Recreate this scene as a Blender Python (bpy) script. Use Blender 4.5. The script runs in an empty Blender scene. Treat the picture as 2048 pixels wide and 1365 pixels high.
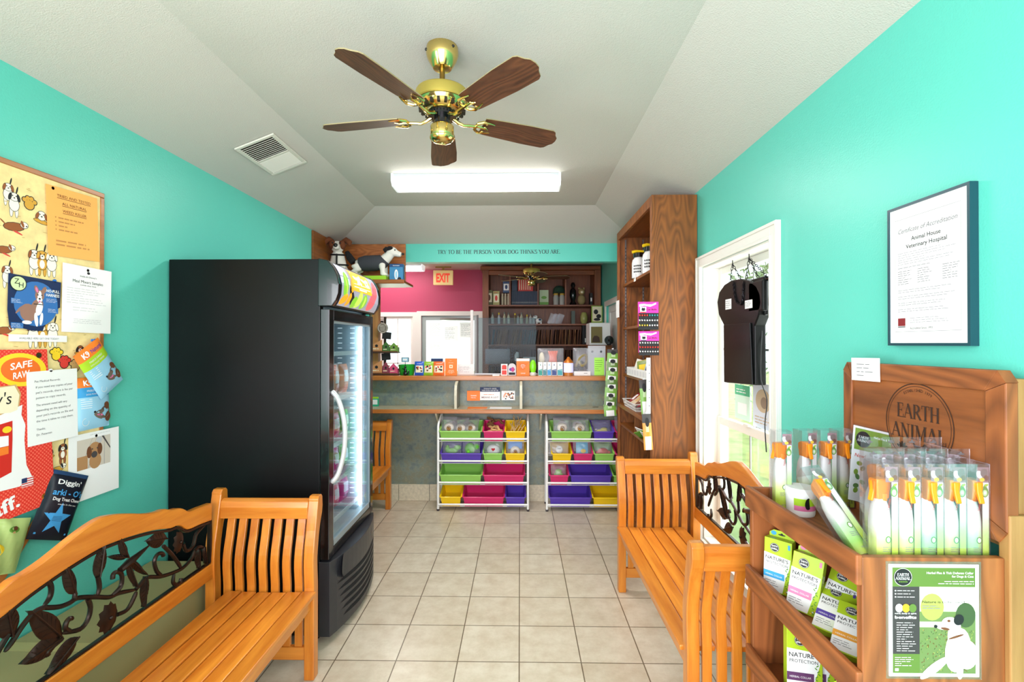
import bpy, math, random
from mathutils import Matrix, Vector
R=math.radians; rnd=random.Random(7)
S=bpy.context.scene; COL=S.collection
# ---------------------------------------------------------------- camera
FPX=964.0; PSI=math.atan(16/FPX); TH=math.atan(5.5/FPX); EYE=Vector((0,0,1.6))
cam=bpy.data.objects.new('camera',bpy.data.cameras.new('camera')); COL.objects.link(cam)
cam.location=EYE; cam.rotation_euler=(math.pi/2+TH,0,PSI)
cam.data.sensor_width=36; cam.data.lens=36*FPX/2048; cam.data.clip_start=.05; cam.data.clip_end=200
S.camera=cam
S.view_settings.view_transform='Standard'; S.view_settings.look='None'; S.view_settings.gamma=1
S.view_settings.use_curve_mapping=False; S.view_settings.exposure=0.0
S.cycles.use_denoising=True
S.cycles.max_bounces=8; S.cycles.diffuse_bounces=4; S.cycles.glossy_bounces=3; S.cycles.transmission_bounces=6; S.cycles.transparent_max_bounces=24
S.cycles.caustics_reflective=False; S.cycles.caustics_refractive=False; S.cycles.sample_clamp_indirect=6
# ---------------------------------------------------------------- world and lights
wd=bpy.data.worlds.new('sky'); S.world=wd; wd.use_nodes=True
wd.node_tree.nodes['Background'].inputs[0].default_value=(.86,.93,1,1); wd.node_tree.nodes['Background'].inputs[1].default_value=2.6
def area(name,loc,rot,sx,sy,power,col=(1,1,1)):
    l=bpy.data.lights.new(name,'AREA'); l.shape='RECTANGLE'; l.size=sx; l.size_y=sy; l.energy=power; l.color=col
    o=bpy.data.objects.new(name,l); COL.objects.link(o); o.location=loc; o.rotation_euler=rot; return o
# daylight coming in through the glazed front of the room (behind the photographer) and the windows, plus an added left fill
area('daylight_front_windows',(-.3,-1.16,1.5),(R(90),0,0),2.6,2.0,134,(.985,.915,1))
area('daylight_side_window',(1.52,2.76,1.35),(0,R(90),0),1.5,.85,30,(.97,.95,1))
area('daylight_right_glass_door',(1.16,-.35,1.35),(R(90),0,R(90)),1.0,1.8,8,(.96,.95,1))
area('added_left_fill',(-1.86,.0,1.55),(0,R(-90),0),1.3,.7,52,(.94,.96,1))  # unseen lamp added on the left to brighten the near right wall
# fluorescent tubes
area('tube_light_front',(-.32,3.62,2.765),(0,0,0),1.18,.16,26,(1,.905,.95))
area('tube_light_back',(-1.9,6.2,2.68),(0,0,0),1.2,.2,28,(1,.92,.9))
area('daylight_back_window',(-1.9,7.95,1.5),(R(90),0,R(180)),1.3,1.4,20,(1,.96,.95))

def s2l(c):
    c=c/255.; return c/12.92 if c<=.04045 else ((c+.055)/1.055)**2.4
def C(r,g,b): return (s2l(r),s2l(g),s2l(b),1)
def W(px,py,ax,v):
    fw=Vector((-math.sin(PSI)*math.cos(TH),math.cos(PSI)*math.cos(TH),math.sin(TH)))
    rt=Vector((math.cos(PSI),math.sin(PSI),0)); up=rt.cross(fw)
    d=fw*FPX+rt*(px-1024)+up*(682.5-py)
    return EYE+d*((v-EYE[ax])/d[ax])
# ---------------------------------------------------------------- materials
MC={}
def mat(name,col=(128,128,128),rough=.5,metal=0,bump=0,bscale=60,var=0,vscale=8,emit=0,coat=0,spec=.5,alpha=None,trans=0,ior=1.45):
    if name in MC: return MC[name]
    m=bpy.data.materials.new(name); m.use_nodes=True; n=m.node_tree.nodes; L=m.node_tree.links; b=n['Principled BSDF']
    c=C(*col); b.inputs['Base Color'].default_value=c; b.inputs['Roughness'].default_value=rough; b.inputs['Metallic'].default_value=metal
    b.inputs['Specular IOR Level'].default_value=spec; b.inputs['Coat Weight'].default_value=coat; b.inputs['IOR'].default_value=ior
    if trans: b.inputs['Transmission Weight'].default_value=trans
    if emit: b.inputs['Emission Color'].default_value=c; b.inputs['Emission Strength'].default_value=emit
    if var or bump:
        t=n.new('ShaderNodeTexCoord')
    if var:
        z=n.new('ShaderNodeTexNoise'); z.inputs['Scale'].default_value=vscale; z.inputs['Detail'].default_value=5; L.new(t.outputs['Object'],z.inputs['Vector'])
        mx=n.new('ShaderNodeMix'); mx.data_type='RGBA'; mr=n.new('ShaderNodeMapRange'); mr.inputs[1].default_value=.3; mr.inputs[2].default_value=.7
        L.new(z.outputs['Fac'],mr.inputs[0]); L.new(mr.outputs[0],mx.inputs[0])
        mx.inputs[6].default_value=tuple(x*(1-var) for x in c[:3])+(1,); mx.inputs[7].default_value=tuple(min(1,x*(1+var)) for x in c[:3])+(1,)
        L.new(mx.outputs[2],b.inputs['Base Color'])
    if bump:
        z=n.new('ShaderNodeTexNoise'); z.inputs['Scale'].default_value=bscale; z.inputs['Detail'].default_value=3; L.new(t.outputs['Object'],z.inputs['Vector'])
        bp=n.new('ShaderNodeBump'); bp.inputs['Strength'].default_value=bump; bp.inputs['Distance'].default_value=.01; L.new(z.outputs['Fac'],bp.inputs['Height']); L.new(bp.outputs[0],b.inputs['Normal'])
    MC[name]=m; return m
def wood(name,c1,c2,axis='X',scale=1,rough=.35,coat=.15,rings=0,isl=.25):
    """streaky grain stretched along one local axis; per-board tone from Random Per Island"""
    if name in MC: return MC[name]
    m=bpy.data.materials.new(name); m.use_nodes=True; n=m.node_tree.nodes; L=m.node_tree.links; b=n['Principled BSDF']
    t=n.new('ShaderNodeTexCoord'); mp=n.new('ShaderNodeMapping'); L.new(t.outputs['Object'],mp.inputs[0])
    g=n.new('ShaderNodeNewGeometry')
    s={'X':(2.2,26,26),'Y':(26,2.2,26),'Z':(26,26,2.2)}[axis]; mp.inputs['Scale'].default_value=[x*scale for x in s]
    oi=n.new('ShaderNodeMath'); oi.operation='MULTIPLY'; oi.inputs[1].default_value=37; L.new(g.outputs['Random Per Island'],oi.inputs[0])
    z=n.new('ShaderNodeTexNoise'); z.noise_dimensions='4D'; z.inputs['Scale'].default_value=1; z.inputs['Detail'].default_value=6; z.inputs['Roughness'].default_value=.6
    L.new(mp.outputs[0],z.inputs['Vector']); L.new(oi.outputs[0],z.inputs['W'])
    fac=z.outputs['Fac']
    if rings:
        mp2=n.new('ShaderNodeMapping'); L.new(t.outputs['Object'],mp2.inputs[0])
        s={'X':(.55,3,3),'Y':(3,.55,3),'Z':(3,3,.55)}[axis]; mp2.inputs['Scale'].default_value=[x*rings for x in s]
        z2=n.new('ShaderNodeTexNoise'); z2.inputs['Scale'].default_value=1; z2.inputs['Detail'].default_value=1.5; L.new(mp2.outputs[0],z2.inputs['Vector'])
        mu=n.new('ShaderNodeMath'); mu.operation='MULTIPLY'; mu.inputs[1].default_value=16; L.new(z2.outputs['Fac'],mu.inputs[0])
        fr=n.new('ShaderNodeMath'); fr.operation='PINGPONG'; fr.inputs[1].default_value=.5; L.new(mu.outputs[0],fr.inputs[0])
        ad=n.new('ShaderNodeMix'); ad.inputs[0].default_value=.45; L.new(z.outputs['Fac'],ad.inputs[2]); 
        m2=n.new('ShaderNodeMath'); m2.operation='MULTIPLY_ADD'; m2.inputs[1].default_value=1.1; m2.inputs[2].default_value=.25; L.new(fr.outputs[0],m2.inputs[0]); L.new(m2.outputs[0],ad.inputs[3])
        fac=ad.outputs[0]
    cr=n.new('ShaderNodeValToRGB'); cr.color_ramp.elements[0].position=.32; cr.color_ramp.elements[1].position=.68
    cr.color_ramp.elements[0].color=C(*c2); cr.color_ramp.elements[1].color=C(*c1); L.new(fac,cr.inputs[0])
    hv=n.new('ShaderNodeHueSaturation'); mr=n.new('ShaderNodeMapRange'); mr.inputs[3].default_value=1-isl; mr.inputs[4].default_value=1+isl*.5
    L.new(g.outputs['Random Per Island'],mr.inputs[0]); L.new(mr.outputs[0],hv.inputs['Value']); L.new(cr.outputs[0],hv.inputs['Color']); L.new(hv.outputs[0],b.inputs['Base Color'])
    b.inputs['Roughness'].default_value=rough; b.inputs['Coat Weight'].default_value=coat; b.inputs['Coat Roughness'].default_value=.25
    bp=n.new('ShaderNodeBump'); bp.inputs['Strength'].default_value=.12; bp.inputs['Distance'].default_value=.003; L.new(fac,bp.inputs['Height']); L.new(bp.outputs[0],b.inputs['Normal'])
    MC[name]=m; return m
def clear(name,tint=(255,255,255),gl=.12,rough=.05,haze=0,fr=.4):
    if name in MC: return MC[name]
    m=bpy.data.materials.new(name); m.use_nodes=True; n=m.node_tree.nodes; L=m.node_tree.links; n.remove(n['Principled BSDF'])
    t=n.new('ShaderNodeBsdfTransparent'); t.inputs[0].default_value=C(*tint); g=n.new('ShaderNodeBsdfGlossy'); g.inputs['Roughness'].default_value=rough
    lw=n.new('ShaderNodeLayerWeight'); lw.inputs[0].default_value=.35; ma=n.new('ShaderNodeMath'); ma.operation='MULTIPLY_ADD'; ma.inputs[1].default_value=fr; ma.inputs[2].default_value=gl*.2; L.new(lw.outputs['Fresnel'],ma.inputs[0])
    mx=n.new('ShaderNodeMixShader'); L.new(ma.outputs[0],mx.inputs[0]); L.new(t.outputs[0],mx.inputs[1]); L.new(g.outputs[0],mx.inputs[2]); out=mx
    if haze:
        d=n.new('ShaderNodeBsdfDiffuse'); d.inputs[0].default_value=(.85,.85,.88,1); m2=n.new('ShaderNodeMixShader'); m2.inputs[0].default_value=haze
        L.new(mx.outputs[0],m2.inputs[1]); L.new(d.outputs[0],m2.inputs[2]); out=m2
    L.new(out.outputs[0],n['Material Output'].inputs[0]); MC[name]=m; return m
# ---------------------------------------------------------------- mesh builder
TXT={}
def text_geo(s,bold=0):
    k=(s,bold)
    if k not in TXT:
        cu=bpy.data.curves.new('t','FONT'); cu.body=s; cu.size=1; cu.resolution_u=2; cu.offset=bold; cu.align_x='LEFT'
        o=bpy.data.objects.new('t',cu); COL.objects.link(o); me=bpy.data.meshes.new_from_object(o.evaluated_get(bpy.context.evaluated_depsgraph_get()))
        vs=[(v.co.x,v.co.y) for v in me.vertices]; fs=[tuple(p.vertices) for p in me.polygons]
        bpy.data.objects.remove(o); bpy.data.curves.remove(cu); bpy.data.meshes.remove(me)
        if vs:
            x0=min(v[0] for v in vs); x1=max(v[0] for v in vs)
        else: x0=x1=0
        TXT[k]=(vs,fs,x0,x1)
    return TXT[k]
def _arc(cx,cy,rx,ry,a0,a1,n=10): return [(cx+rx*math.cos(R(a0+(a1-a0)*i/n)),cy+ry*math.sin(R(a0+(a1-a0)*i/n))) for i in range(n+1)]
TK,TN=.15,.05
def _ser(x,y,w=.12): return [([(x-w,y),(x+w,y)],.045)]
def serif_glyph(ch):
    """strokes (polyline, width or None for stress-dependent width) with advance"""
    st=lambda x:([(x,0),(x,1)],TK)
    G={'A':([([(.06,0),(.37,1)],TN),([(.35,1),(.68,0)],TK),([(.17,.34),(.55,.34)],TN)]+_ser(.06,.02)+_ser(.68,.02),.76),
     'B':([st(.16),(_arc(.3,.75,.22,.23,90,-90),None),(_arc(.3,.26,.27,.24,90,-90),None),([(.05,.98),(.3,.98)],TN),([(.1,.51),(.3,.51)],TN),([(.05,.02),(.3,.02)],TN)],.66),
     'C':([(_arc(.42,.5,.34,.48,45,315,16),None),([(.68,.98),(.68,.72)],TN)],.76),
     'D':([st(.16),(_arc(.3,.5,.4,.48,90,-90,14),None),([(.05,.98),(.3,.98)],TN),([(.05,.02),(.3,.02)],TN)],.8),
     'E':([st(.16),([(.05,.98),(.56,.98)],TN),([(.05,.02),(.6,.02)],TN),([(.16,.51),(.45,.51)],TN),([(.56,1),(.56,.78)],TN),([(.6,0),(.6,.24)],TN),([(.45,.42),(.45,.6)],TN)],.66),
     'G':([(_arc(.42,.5,.34,.48,45,310,16),None),([(.68,.98),(.68,.72)],TN),([(.68,.42),(.68,.06)],TK)]+_ser(.66,.44),.82),
     'H':([st(.16),st(.64),([(.16,.51),(.64,.51)],TN)]+_ser(.16,.02)+_ser(.64,.02)+_ser(.16,.98)+_ser(.64,.98),.82),
     'I':([st(.17)]+_ser(.17,.02)+_ser(.17,.98),.36),
     'K':([st(.16),([(.66,1),(.22,.42)],TN),([(.3,.56),(.68,0)],TK)]+_ser(.16,.02)+_ser(.16,.98)+_ser(.66,.98)+_ser(.68,.02),.8),
     'L':([st(.16),([(.05,.02),(.58,.02)],TN),([(.58,0),(.58,.26)],TN)]+_ser(.16,.98),.64),
     'M':([([(.14,0),(.14,1)],TN),([(.16,1),(.46,.03)],TK),([(.46,.03),(.76,1)],TN),([(.78,0),(.78,1)],TK)]+_ser(.12,.02)+_ser(.78,.02)+_ser(.12,.98)+_ser(.8,.98),.94),
     'N':([([(.14,0),(.14,1)],TN),([(.14,1),(.62,0)],TK),([(.64,0),(.64,1)],TN)]+_ser(.14,.02)+_ser(.12,.98)+_ser(.64,.98),.8),
     'O':([(_arc(.42,.5,.35,.49,0,360,22),None)],.84),
     'P':([st(.16),(_arc(.3,.73,.25,.25,90,-90),None),([(.05,.98),(.3,.98)],TN),([(.16,.48),(.3,.48)],TN)]+_ser(.16,.02),.64),
     'R':([st(.16),(_arc(.3,.74,.24,.24,90,-90),None),([(.05,.98),(.3,.98)],TN),([(.16,.5),(.34,.5)],TN),([(.34,.5),(.68,0)],TK)]+_ser(.16,.02)+_ser(.7,.02,.07),.74),
     'S':([(_arc(.3,.74,.2,.24,30,250,10)+_arc(.3,.27,.21,.25,80,-140,10),None),([(.49,.98),(.49,.74)],TN),([(.09,.02),(.09,.27)],TN)],.6),
     'T':([([(.34,0),(.34,1)],TK),([(.04,.98),(.64,.98)],TN),([(.04,1),(.04,.76)],TN),([(.64,1),(.64,.76)],TN)]+_ser(.34,.02),.68),
     'U':([([(.15,1),(.15,.3)]+_arc(.4,.3,.25,.3,180,360,10)+[(.65,1)],None)]+_ser(.15,.98)+_ser(.65,.98),.8),
     'Y':([([(.06,1),(.36,.45)],TK),([(.36,.45),(.66,1)],TN),([(.36,0),(.36,.45)],TK)]+_ser(.08,.98)+_ser(.64,.98)+_ser(.36,.02),.72),
     '.':([([(.1,.0),(.1,.12)],.13)],.24),' ':([],.34)}
    return G.get(ch,G['I'])
class MB:
    def __init__(s): s.v=[]; s.f=[]; s.m=[]; s.s=[]; s.M=Matrix.Identity(4)
    def add(s,vs,fs,m=0,sm=False):
        k=len(s.v); s.v+=[s.M@Vector(v) for v in vs]; s.f+=[tuple(i+k for i in f) for f in fs]; s.m+=[m]*len(fs) if isinstance(m,int) else list(m); s.s+=[sm]*len(fs); return s
    def T(s,loc=(0,0,0),rot=(0,0,0),sc=1):
        from mathutils import Euler
        s.M=Matrix.Translation(loc)@Euler(rot).to_matrix().to_4x4()@Matrix.Scale(sc,4); return s
    def box(s,x0,x1,y0,y1,z0,z1,m=0):
        return s.add([(x0,y0,z0),(x1,y0,z0),(x1,y1,z0),(x0,y1,z0),(x0,y0,z1),(x1,y0,z1),(x1,y1,z1),(x0,y1,z1)],[(0,3,2,1),(4,5,6,7),(0,1,5,4),(1,2,6,5),(2,3,7,6),(3,0,4,7)],m)
    def prism(s,p,y0,y1,m=0,ax='y',sm=False):
        """outline p extruded along an axis: ax y -> p=(x,z); x -> p=(y,z); z -> p=(x,y)"""
        f={'y':lambda a,b,t:(a,t,b),'x':lambda a,b,t:(t,a,b),'z':lambda a,b,t:(a,b,t)}[ax]; n=len(p)
        s.add([f(a,b,y0) for a,b in p]+[f(a,b,y1) for a,b in p],[tuple(range(n)),tuple(range(2*n-1,n-1,-1))],m)
        k=len(s.v)-2*n; fs=[(k+(i+1)%n,k+i,k+n+i,k+n+(i+1)%n) for i in range(n)]; s.f+=fs; s.m+=[m]*n; s.s+=[sm]*n; return s
    def strip(s,a,b,y0,y1,m=0,ax='y'):
        """solid band between polylines a and b of equal length"""
        f={'y':lambda p,t:(p[0],t,p[1]),'x':lambda p,t:(t,p[0],p[1]),'z':lambda p,t:(p[0],p[1],t)}[ax]; n=len(a)
        vs=[f(p,y0) for p in a]+[f(p,y0) for p in b]+[f(p,y1) for p in a]+[f(p,y1) for p in b]; fs=[]
        for i in range(n-1):
            fs+=[(i,i+1,n+i+1,n+i),(2*n+i+1,2*n+i,3*n+i,3*n+i+1),(i+1,i,2*n+i,2*n+i+1),(n+i,n+i+1,3*n+i+1,3*n+i)]
        fs+=[(0,n,3*n,2*n),(n-1,3*n-1,4*n-1,2*n-1)]
        return s.add(vs,fs,m)
    def tube(s,path,r=.01,n=8,m=0,closed=False):
        P=[Vector(p) for p in path]; k=len(P); rr=r if isinstance(r,(list,tuple)) else [r]*k; vs=[]; fs=[]; prev=None
        for i,p in enumerate(P):
            a=P[(i-1)%k] if closed else P[max(0,i-1)]; b=P[(i+1)%k] if closed else P[min(k-1,i+1)]; t=(b-a)
            t=t.normalized() if t.length>1e-9 else Vector((0,0,1))
            u=(prev-t*prev.dot(t)) if prev is not None else t.orthogonal()
            if u.length<1e-6: u=t.orthogonal()
            u.normalize(); prev=u; w=t.cross(u)
            vs+=[p+(u*math.cos(2*math.pi*j/n)+w*math.sin(2*math.pi*j/n))*rr[i] for j in range(n)]
        for i in range(k if closed else k-1):
            for j in range(n): a=i*n+j; b=i*n+(j+1)%n; c=((i+1)%k)*n+(j+1)%n; d=((i+1)%k)*n+j; fs.append((a,b,c,d))
        s.add(vs,fs,m,True)
        if not closed:
            q=len(s.v)-k*n; s.f+=[tuple(q+j for j in range(n-1,-1,-1)),tuple(q+(k-1)*n+j for j in range(n))]; s.m+=[m,m]; s.s+=[False,False]
        return s
    def lathe(s,prof,c=(0,0,0),n=24,m=0,ax='z',a0=0,mf=None):
        vs=[]; fs=[]; ms=[]
        f={'z':lambda x,y,z:(c[0]+x,c[1]+y,c[2]+z),'y':lambda x,y,z:(c[0]+x,c[1]-z,c[2]+y),'x':lambda x,y,z:(c[0]+z,c[1]+x,c[2]+y)}[ax]
        for r,z in prof: vs+=[f(r*math.cos(2*math.pi*j/n+a0),r*math.sin(2*math.pi*j/n+a0),z) for j in range(n)]
        for i in range(len(prof)-1):
            for j in range(n): fs.append((i*n+j,i*n+(j+1)%n,(i+1)*n+(j+1)%n,(i+1)*n+j)); ms.append(mf(i) if mf else m)
        s.add(vs,fs,ms,True)
        k=len(s.v)-len(prof)*n
        if prof[0][0]>1e-5: s.f.append(tuple(k+j for j in range(n-1,-1,-1))); s.m.append(mf(0) if mf else m); s.s.append(False)
        if prof[-1][0]>1e-5: s.f.append(tuple(k+(len(prof)-1)*n+j for j in range(n))); s.m.append(mf(len(prof)-2) if mf else m); s.s.append(False)
        return s
    def ball(s,c,r,m=0,n=14,k=8):
        rx,ry,rz=(r,r,r) if not isinstance(r,(tuple,list)) else r
        vs=[]; fs=[]
        for i in range(k+1):
            a=math.pi*i/k
            for j in range(n): b=2*math.pi*j/n; vs.append((c[0]+rx*math.sin(a)*math.cos(b),c[1]+ry*math.sin(a)*math.sin(b),c[2]-rz*math.cos(a)))
        for i in range(k):
            for j in range(n): fs.append((i*n+j,i*n+(j+1)%n,(i+1)*n+(j+1)%n,(i+1)*n+j))
        return s.add(vs,fs,m,True)
    # flat print on a front (-Y) face at depth y
    def poly(s,p,y,m=0,warp=None):
        s.pk=getattr(s,'pk',0)+1; y-=s.pk*2e-6
        return s.add([(a,(warp(a,b) if warp else 0)+y,b) for a,b in p],[tuple(range(len(p)))],m)
    def rect(s,x0,x1,z0,z1,y,m=0,warp=None): return s.poly([(x0,z0),(x1,z0),(x1,z1),(x0,z1)],y,m,warp)
    def ell(s,cx,cz,rx,rz,y,m=0,n=18,rot=0,warp=None):
        c,d=math.cos(R(rot)),math.sin(R(rot))
        return s.poly([(cx+rx*math.cos(t)*c-rz*math.sin(t)*d,cz+rx*math.cos(t)*d+rz*math.sin(t)*c) for t in [2*math.pi*i/n for i in range(n)]],y,m,warp)
    def ring(s,cx,cz,r0,r1,y,m=0,n=40,a0=0,a1=360):
        for i in range(n):
            a=R(a0+(a1-a0)*i/n); b=R(a0+(a1-a0)*(i+1)/n)
            s.poly([(cx+r0*math.cos(a),cz+r0*math.sin(a)),(cx+r1*math.cos(a),cz+r1*math.sin(a)),(cx+r1*math.cos(b),cz+r1*math.sin(b)),(cx+r0*math.cos(b),cz+r0*math.sin(b))],y,m)
        return s
    def text(s,t,x,z,size,y,m=0,al='c',bold=0,w=None,rot=0,warp=None,shear=0):
        vs,fs,x0,x1=text_geo(t,bold); sx=size/.73; wd=(x1-x0)*sx; fx=1
        if w: fx=w/wd; wd=w
        ox={'l':0,'c':-wd/2,'r':-wd}[al]; c,d=math.cos(R(rot)),math.sin(R(rot))
        q=[((a-x0)*sx*fx+ox+b*sx*shear,b*sx) for a,b in vs]
        return s.add([(x+a*c-b*d,(warp(x+a*c-b*d,z+a*d+b*c) if warp else 0)+y,z+a*d+b*c) for a,b in q],fs,m)
    def serif(s,t,x,z,size,y,m=0,w=None,arc=None,gap=0):
        """cap-height size; arc=(radius, centre degrees) writes around a circle centred at x,z"""
        adv=0; quads=[]
        for ch in t:
            gl,wd=serif_glyph(ch)
            for pl,wt in gl:
                for i in range(len(pl)-1):
                    (ax,ay),(bx,by)=pl[i],pl[i+1]; dx,dy=bx-ax,by-ay; l=math.hypot(dx,dy) or 1
                    tw=wt if wt else TN+(TK-TN)*abs(dy)/l
                    ex=.015 if wt is None else 0; nx,ny=-dy/l*tw/2,dx/l*tw/2; ax-=dx/l*ex; ay-=dy/l*ex; bx+=dx/l*ex; by+=dy/l*ex
                    quads.append([(adv+ax+nx,ay+ny),(adv+ax-nx,ay-ny),(adv+bx-nx,by-ny),(adv+bx+nx,by+ny)])
            adv+=wd+gap
        fx=(w/(adv*size)) if w else 1
        for k,q in enumerate(quads):
            out=[]
            for a,b in q:
                a=(a-adv/2)*size*fx; b*=size
                if arc:
                    th=R(arc[1])-a/arc[0]; rr=arc[0]+b; out.append((x+rr*math.cos(th),z+rr*math.sin(th)))
                else: out.append((x+a,z+b))
            s.poly(out,y-(k%3)*.00003,m)
        return s
    def lines(s,x0,x1,z0,z1,n,y,m,h=.35,seed=1,al='l',words=True):
        """small print: rows of short dashes"""
        r=random.Random(seed); p=(z1-z0)/n
        for i in range(n):
            z=z1-(i+.5)*p; hh=p*h/2; end=x0+(x1-x0)*r.uniform(.7,1) if i%4!=3 else x0+(x1-x0)*r.uniform(.3,.6)
            off=0 if al=='l' else ((x1-end)/2 if al=='c' else x1-end)
            x=x0
            while x<end:
                w=p*r.uniform(1.0,3.2) if words else end-x
                s.rect(x+off,min(x+w,end)+off,z-hh,z+hh,y,m); x+=w+p*.45
        return s
    def pillow(s,w,h,d,nu=10,nv=12,mf=None,m=0,pw=2.2,wr=0,seed=0,c=(0,0,0),flatback=False):
        """stuffed pouch centred on c, front at -Y; mf(u,v)->material for u,v in -1..1"""
        r=random.Random(seed); ph=[(r.uniform(2,6),r.uniform(2,6),r.uniform(0,6)) for _ in range(4)]
        def hgt(u,v):
            t=max(0,(1-abs(u)**pw))**.6*max(0,(1-abs(v)**(pw+.6)))**.6*d/2
            if wr: t+=wr*sum(math.sin(a*u*2+b*v*2+q) for a,b,q in ph)/4*(1-.4*abs(u))
            return t
        for side in (-1,1):
            vs=[];fs=[];ms=[]
            for j in range(nv+1):
                for i in range(nu+1):
                    u=-1+2*i/nu; v=-1+2*j/nv; t=hgt(u,v)
                    if side>0 and flatback: t=0
                    t=max(t,.0004 if not wr else -1)
                    vs.append((c[0]+u*w/2,c[1]+side*t,c[2]+v*h/2))
            for j in range(nv):
                for i in range(nu):
                    a=j*(nu+1)+i; q=(a,a+1,a+nu+2,a+nu+1); fs.append(q if side<0 else q[::-1])
                    ms.append(mf(-1+2*(i+.5)/nu,-1+2*(j+.5)/nv) if mf else m)
            s.add(vs,fs,ms,True)
        s.warp=lambda x,z:-hgt(max(-1,min(1,(x-c[0])*2/w)),max(-1,min(1,(z-c[2])*2/h)))+c[1]
        return s
    def build(s,name,mats,parent=None,world=False,bev=0,bseg=2,sharp=40,mods=()):
        me=bpy.data.meshes.new(name); 
        if world:
            rt=parent
            while rt.parent: rt=rt.parent
            inv=rt['_inv'] if False else (Matrix.Translation(rt.location)@rt.rotation_euler.to_matrix().to_4x4()).inverted()
            s.v=[inv@Vector(v) for v in s.v]
        me.from_pydata([tuple(v) for v in s.v],[],s.f)
        for m_ in (mats if isinstance(mats,(list,tuple)) else [mats]): me.materials.append(m_)
        me.polygons.foreach_set('material_index',s.m)
        if any(s.s): me.polygons.foreach_set('use_smooth',[True]*len(s.f)); me.set_sharp_from_angle(angle=R(sharp))
        me.update(); o=bpy.data.objects.new(name,me); COL.objects.link(o)
        if parent: o.parent=parent
        if bev: md=o.modifiers.new('bevel','BEVEL'); md.width=bev; md.segments=bseg; md.limit_method='ANGLE'
        return o
def tag(o,label=None,cat=None,group=None,kind=None):
    if label: o['label']=label
    if cat: o['category']=cat
    if group: o['group']=group
    if kind: o['kind']=kind
    return o
def thing(name,label,cat,loc=(0,0,0),rz=0,group=None,rx=0,ry=0):
    o=bpy.data.objects.new(name,None); COL.objects.link(o); o.empty_display_size=.05; o.location=loc; o.rotation_euler=(R(rx),R(ry),R(rz)); return tag(o,label,cat,group)
def struct(name,mb,m,bev=0,parent=None):
    o=mb.build(name,m,parent,bev=bev)
    if not parent: o['kind']='structure'
    return o
def dup(root,loc=None,rz=None,label=None,group=None,rx=None,ry=None):
    def cp(o,par):
        c=o.copy(); COL.objects.link(c); c.parent=par
        for ch in list(o.children): cp(ch,c)
        return c
    c=cp(root,None)
    if loc is not None: c.location=loc
    e=list(c.rotation_euler)
    for i,q in enumerate((rx,ry,rz)):
        if q is not None: e[i]=R(q)
    c.rotation_euler=e
    if label: c['label']=label
    if group: c['group']=group
    return c
# ---- shared materials
WHITE=mat('white paper',(238,238,236),.7); BLACK=mat('black print',(28,28,30),.6); INK=mat('grey ink',(120,120,124),.7); LINK=mat('faint ink',(188,188,190),.7)
TEAL=mat('turquoise wall paint',(94,199,181),.36,bump=.10,bscale=160,spec=.4)
CEIL=mat('textured ceiling paint',(201,198,190),.8,bump=.25,bscale=190)
PINK=mat('pink wall paint',(180,64,98),.5,bump=.1,bscale=160)
TRIM=mat('white trim paint',(232,230,222),.35)
TEAK=wood('honey teak bench wood',(230,146,50),(194,104,26),'X',1.1,.3,.3)
TEAKZ=wood('honey teak bench wood upright',(230,146,50),(194,104,26),'Z',1.1,.3,.3)
TEAKY=wood('honey teak bench wood cross',(230,148,56),(196,108,30),'Y',1.1,.3,.3)
IRON=mat('bronze cast iron',(48,35,29),.32,metal=.65,var=.3,vscale=30)
OAK=wood('stained oak veneer',(152,88,32),(100,56,16),'Z',1,.6,0,rings=2.4,isl=.08)
OAKX=wood('stained oak edge',(152,88,32),(100,56,16),'X',1.2,.4,.1,isl=.1)
OAKY=wood('stained oak edge deep',(152,88,32),(100,56,16),'Y',1.2,.4,.1,isl=.1)
RUST=wood('rustic pine stained',(164,94,46),(108,58,24),'Y',.8,.55,0,rings=1.6,isl=.2)
RUSTZ=wood('rustic pine stained upright',(164,94,46),(108,58,24),'Z',.8,.55,0,rings=1.6,isl=.2)
PINE=wood('pale pine edge',(188,142,84),(142,98,50),'Z',.8,.55,0,isl=.15)
BRASS=mat('polished brass',(224,198,122),.16,metal=1)
CHROME=mat('brushed metal',(190,190,190),.3,metal=1)
BLK=mat('black powder coat',(9,11,12),.36,bump=.02,bscale=300,spec=.25); BLKG=mat('black gloss plastic',(12,12,14),.18,coat=.3)
WMET=mat('white painted tube',(236,236,232),.3)
ORANGE=mat('orange print',(238,124,38),.5); LIME=mat('lime print',(166,204,40),.5); LEAFG=mat('leaf green print',(96,150,52),.5)
NAVY=mat('navy print',(28,50,96),.5); RED=mat('red print',(214,62,52),.5); YEL=mat('yellow print',(244,206,44),.5); BROWN=mat('brown print',(110,66,38),.6)
SKYB=mat('sky blue print',(150,200,226),.5); TAN=mat('tan print',(206,166,110),.6); PNK=mat('pink print',(226,120,168),.5); PURP=mat('purple print',(96,60,160),.5); CREAM=mat('cream print',(240,228,196),.6); GREY=mat('grey print',(140,140,142),.6); DGREY=mat('dark grey print',(70,66,66),.6)
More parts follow.
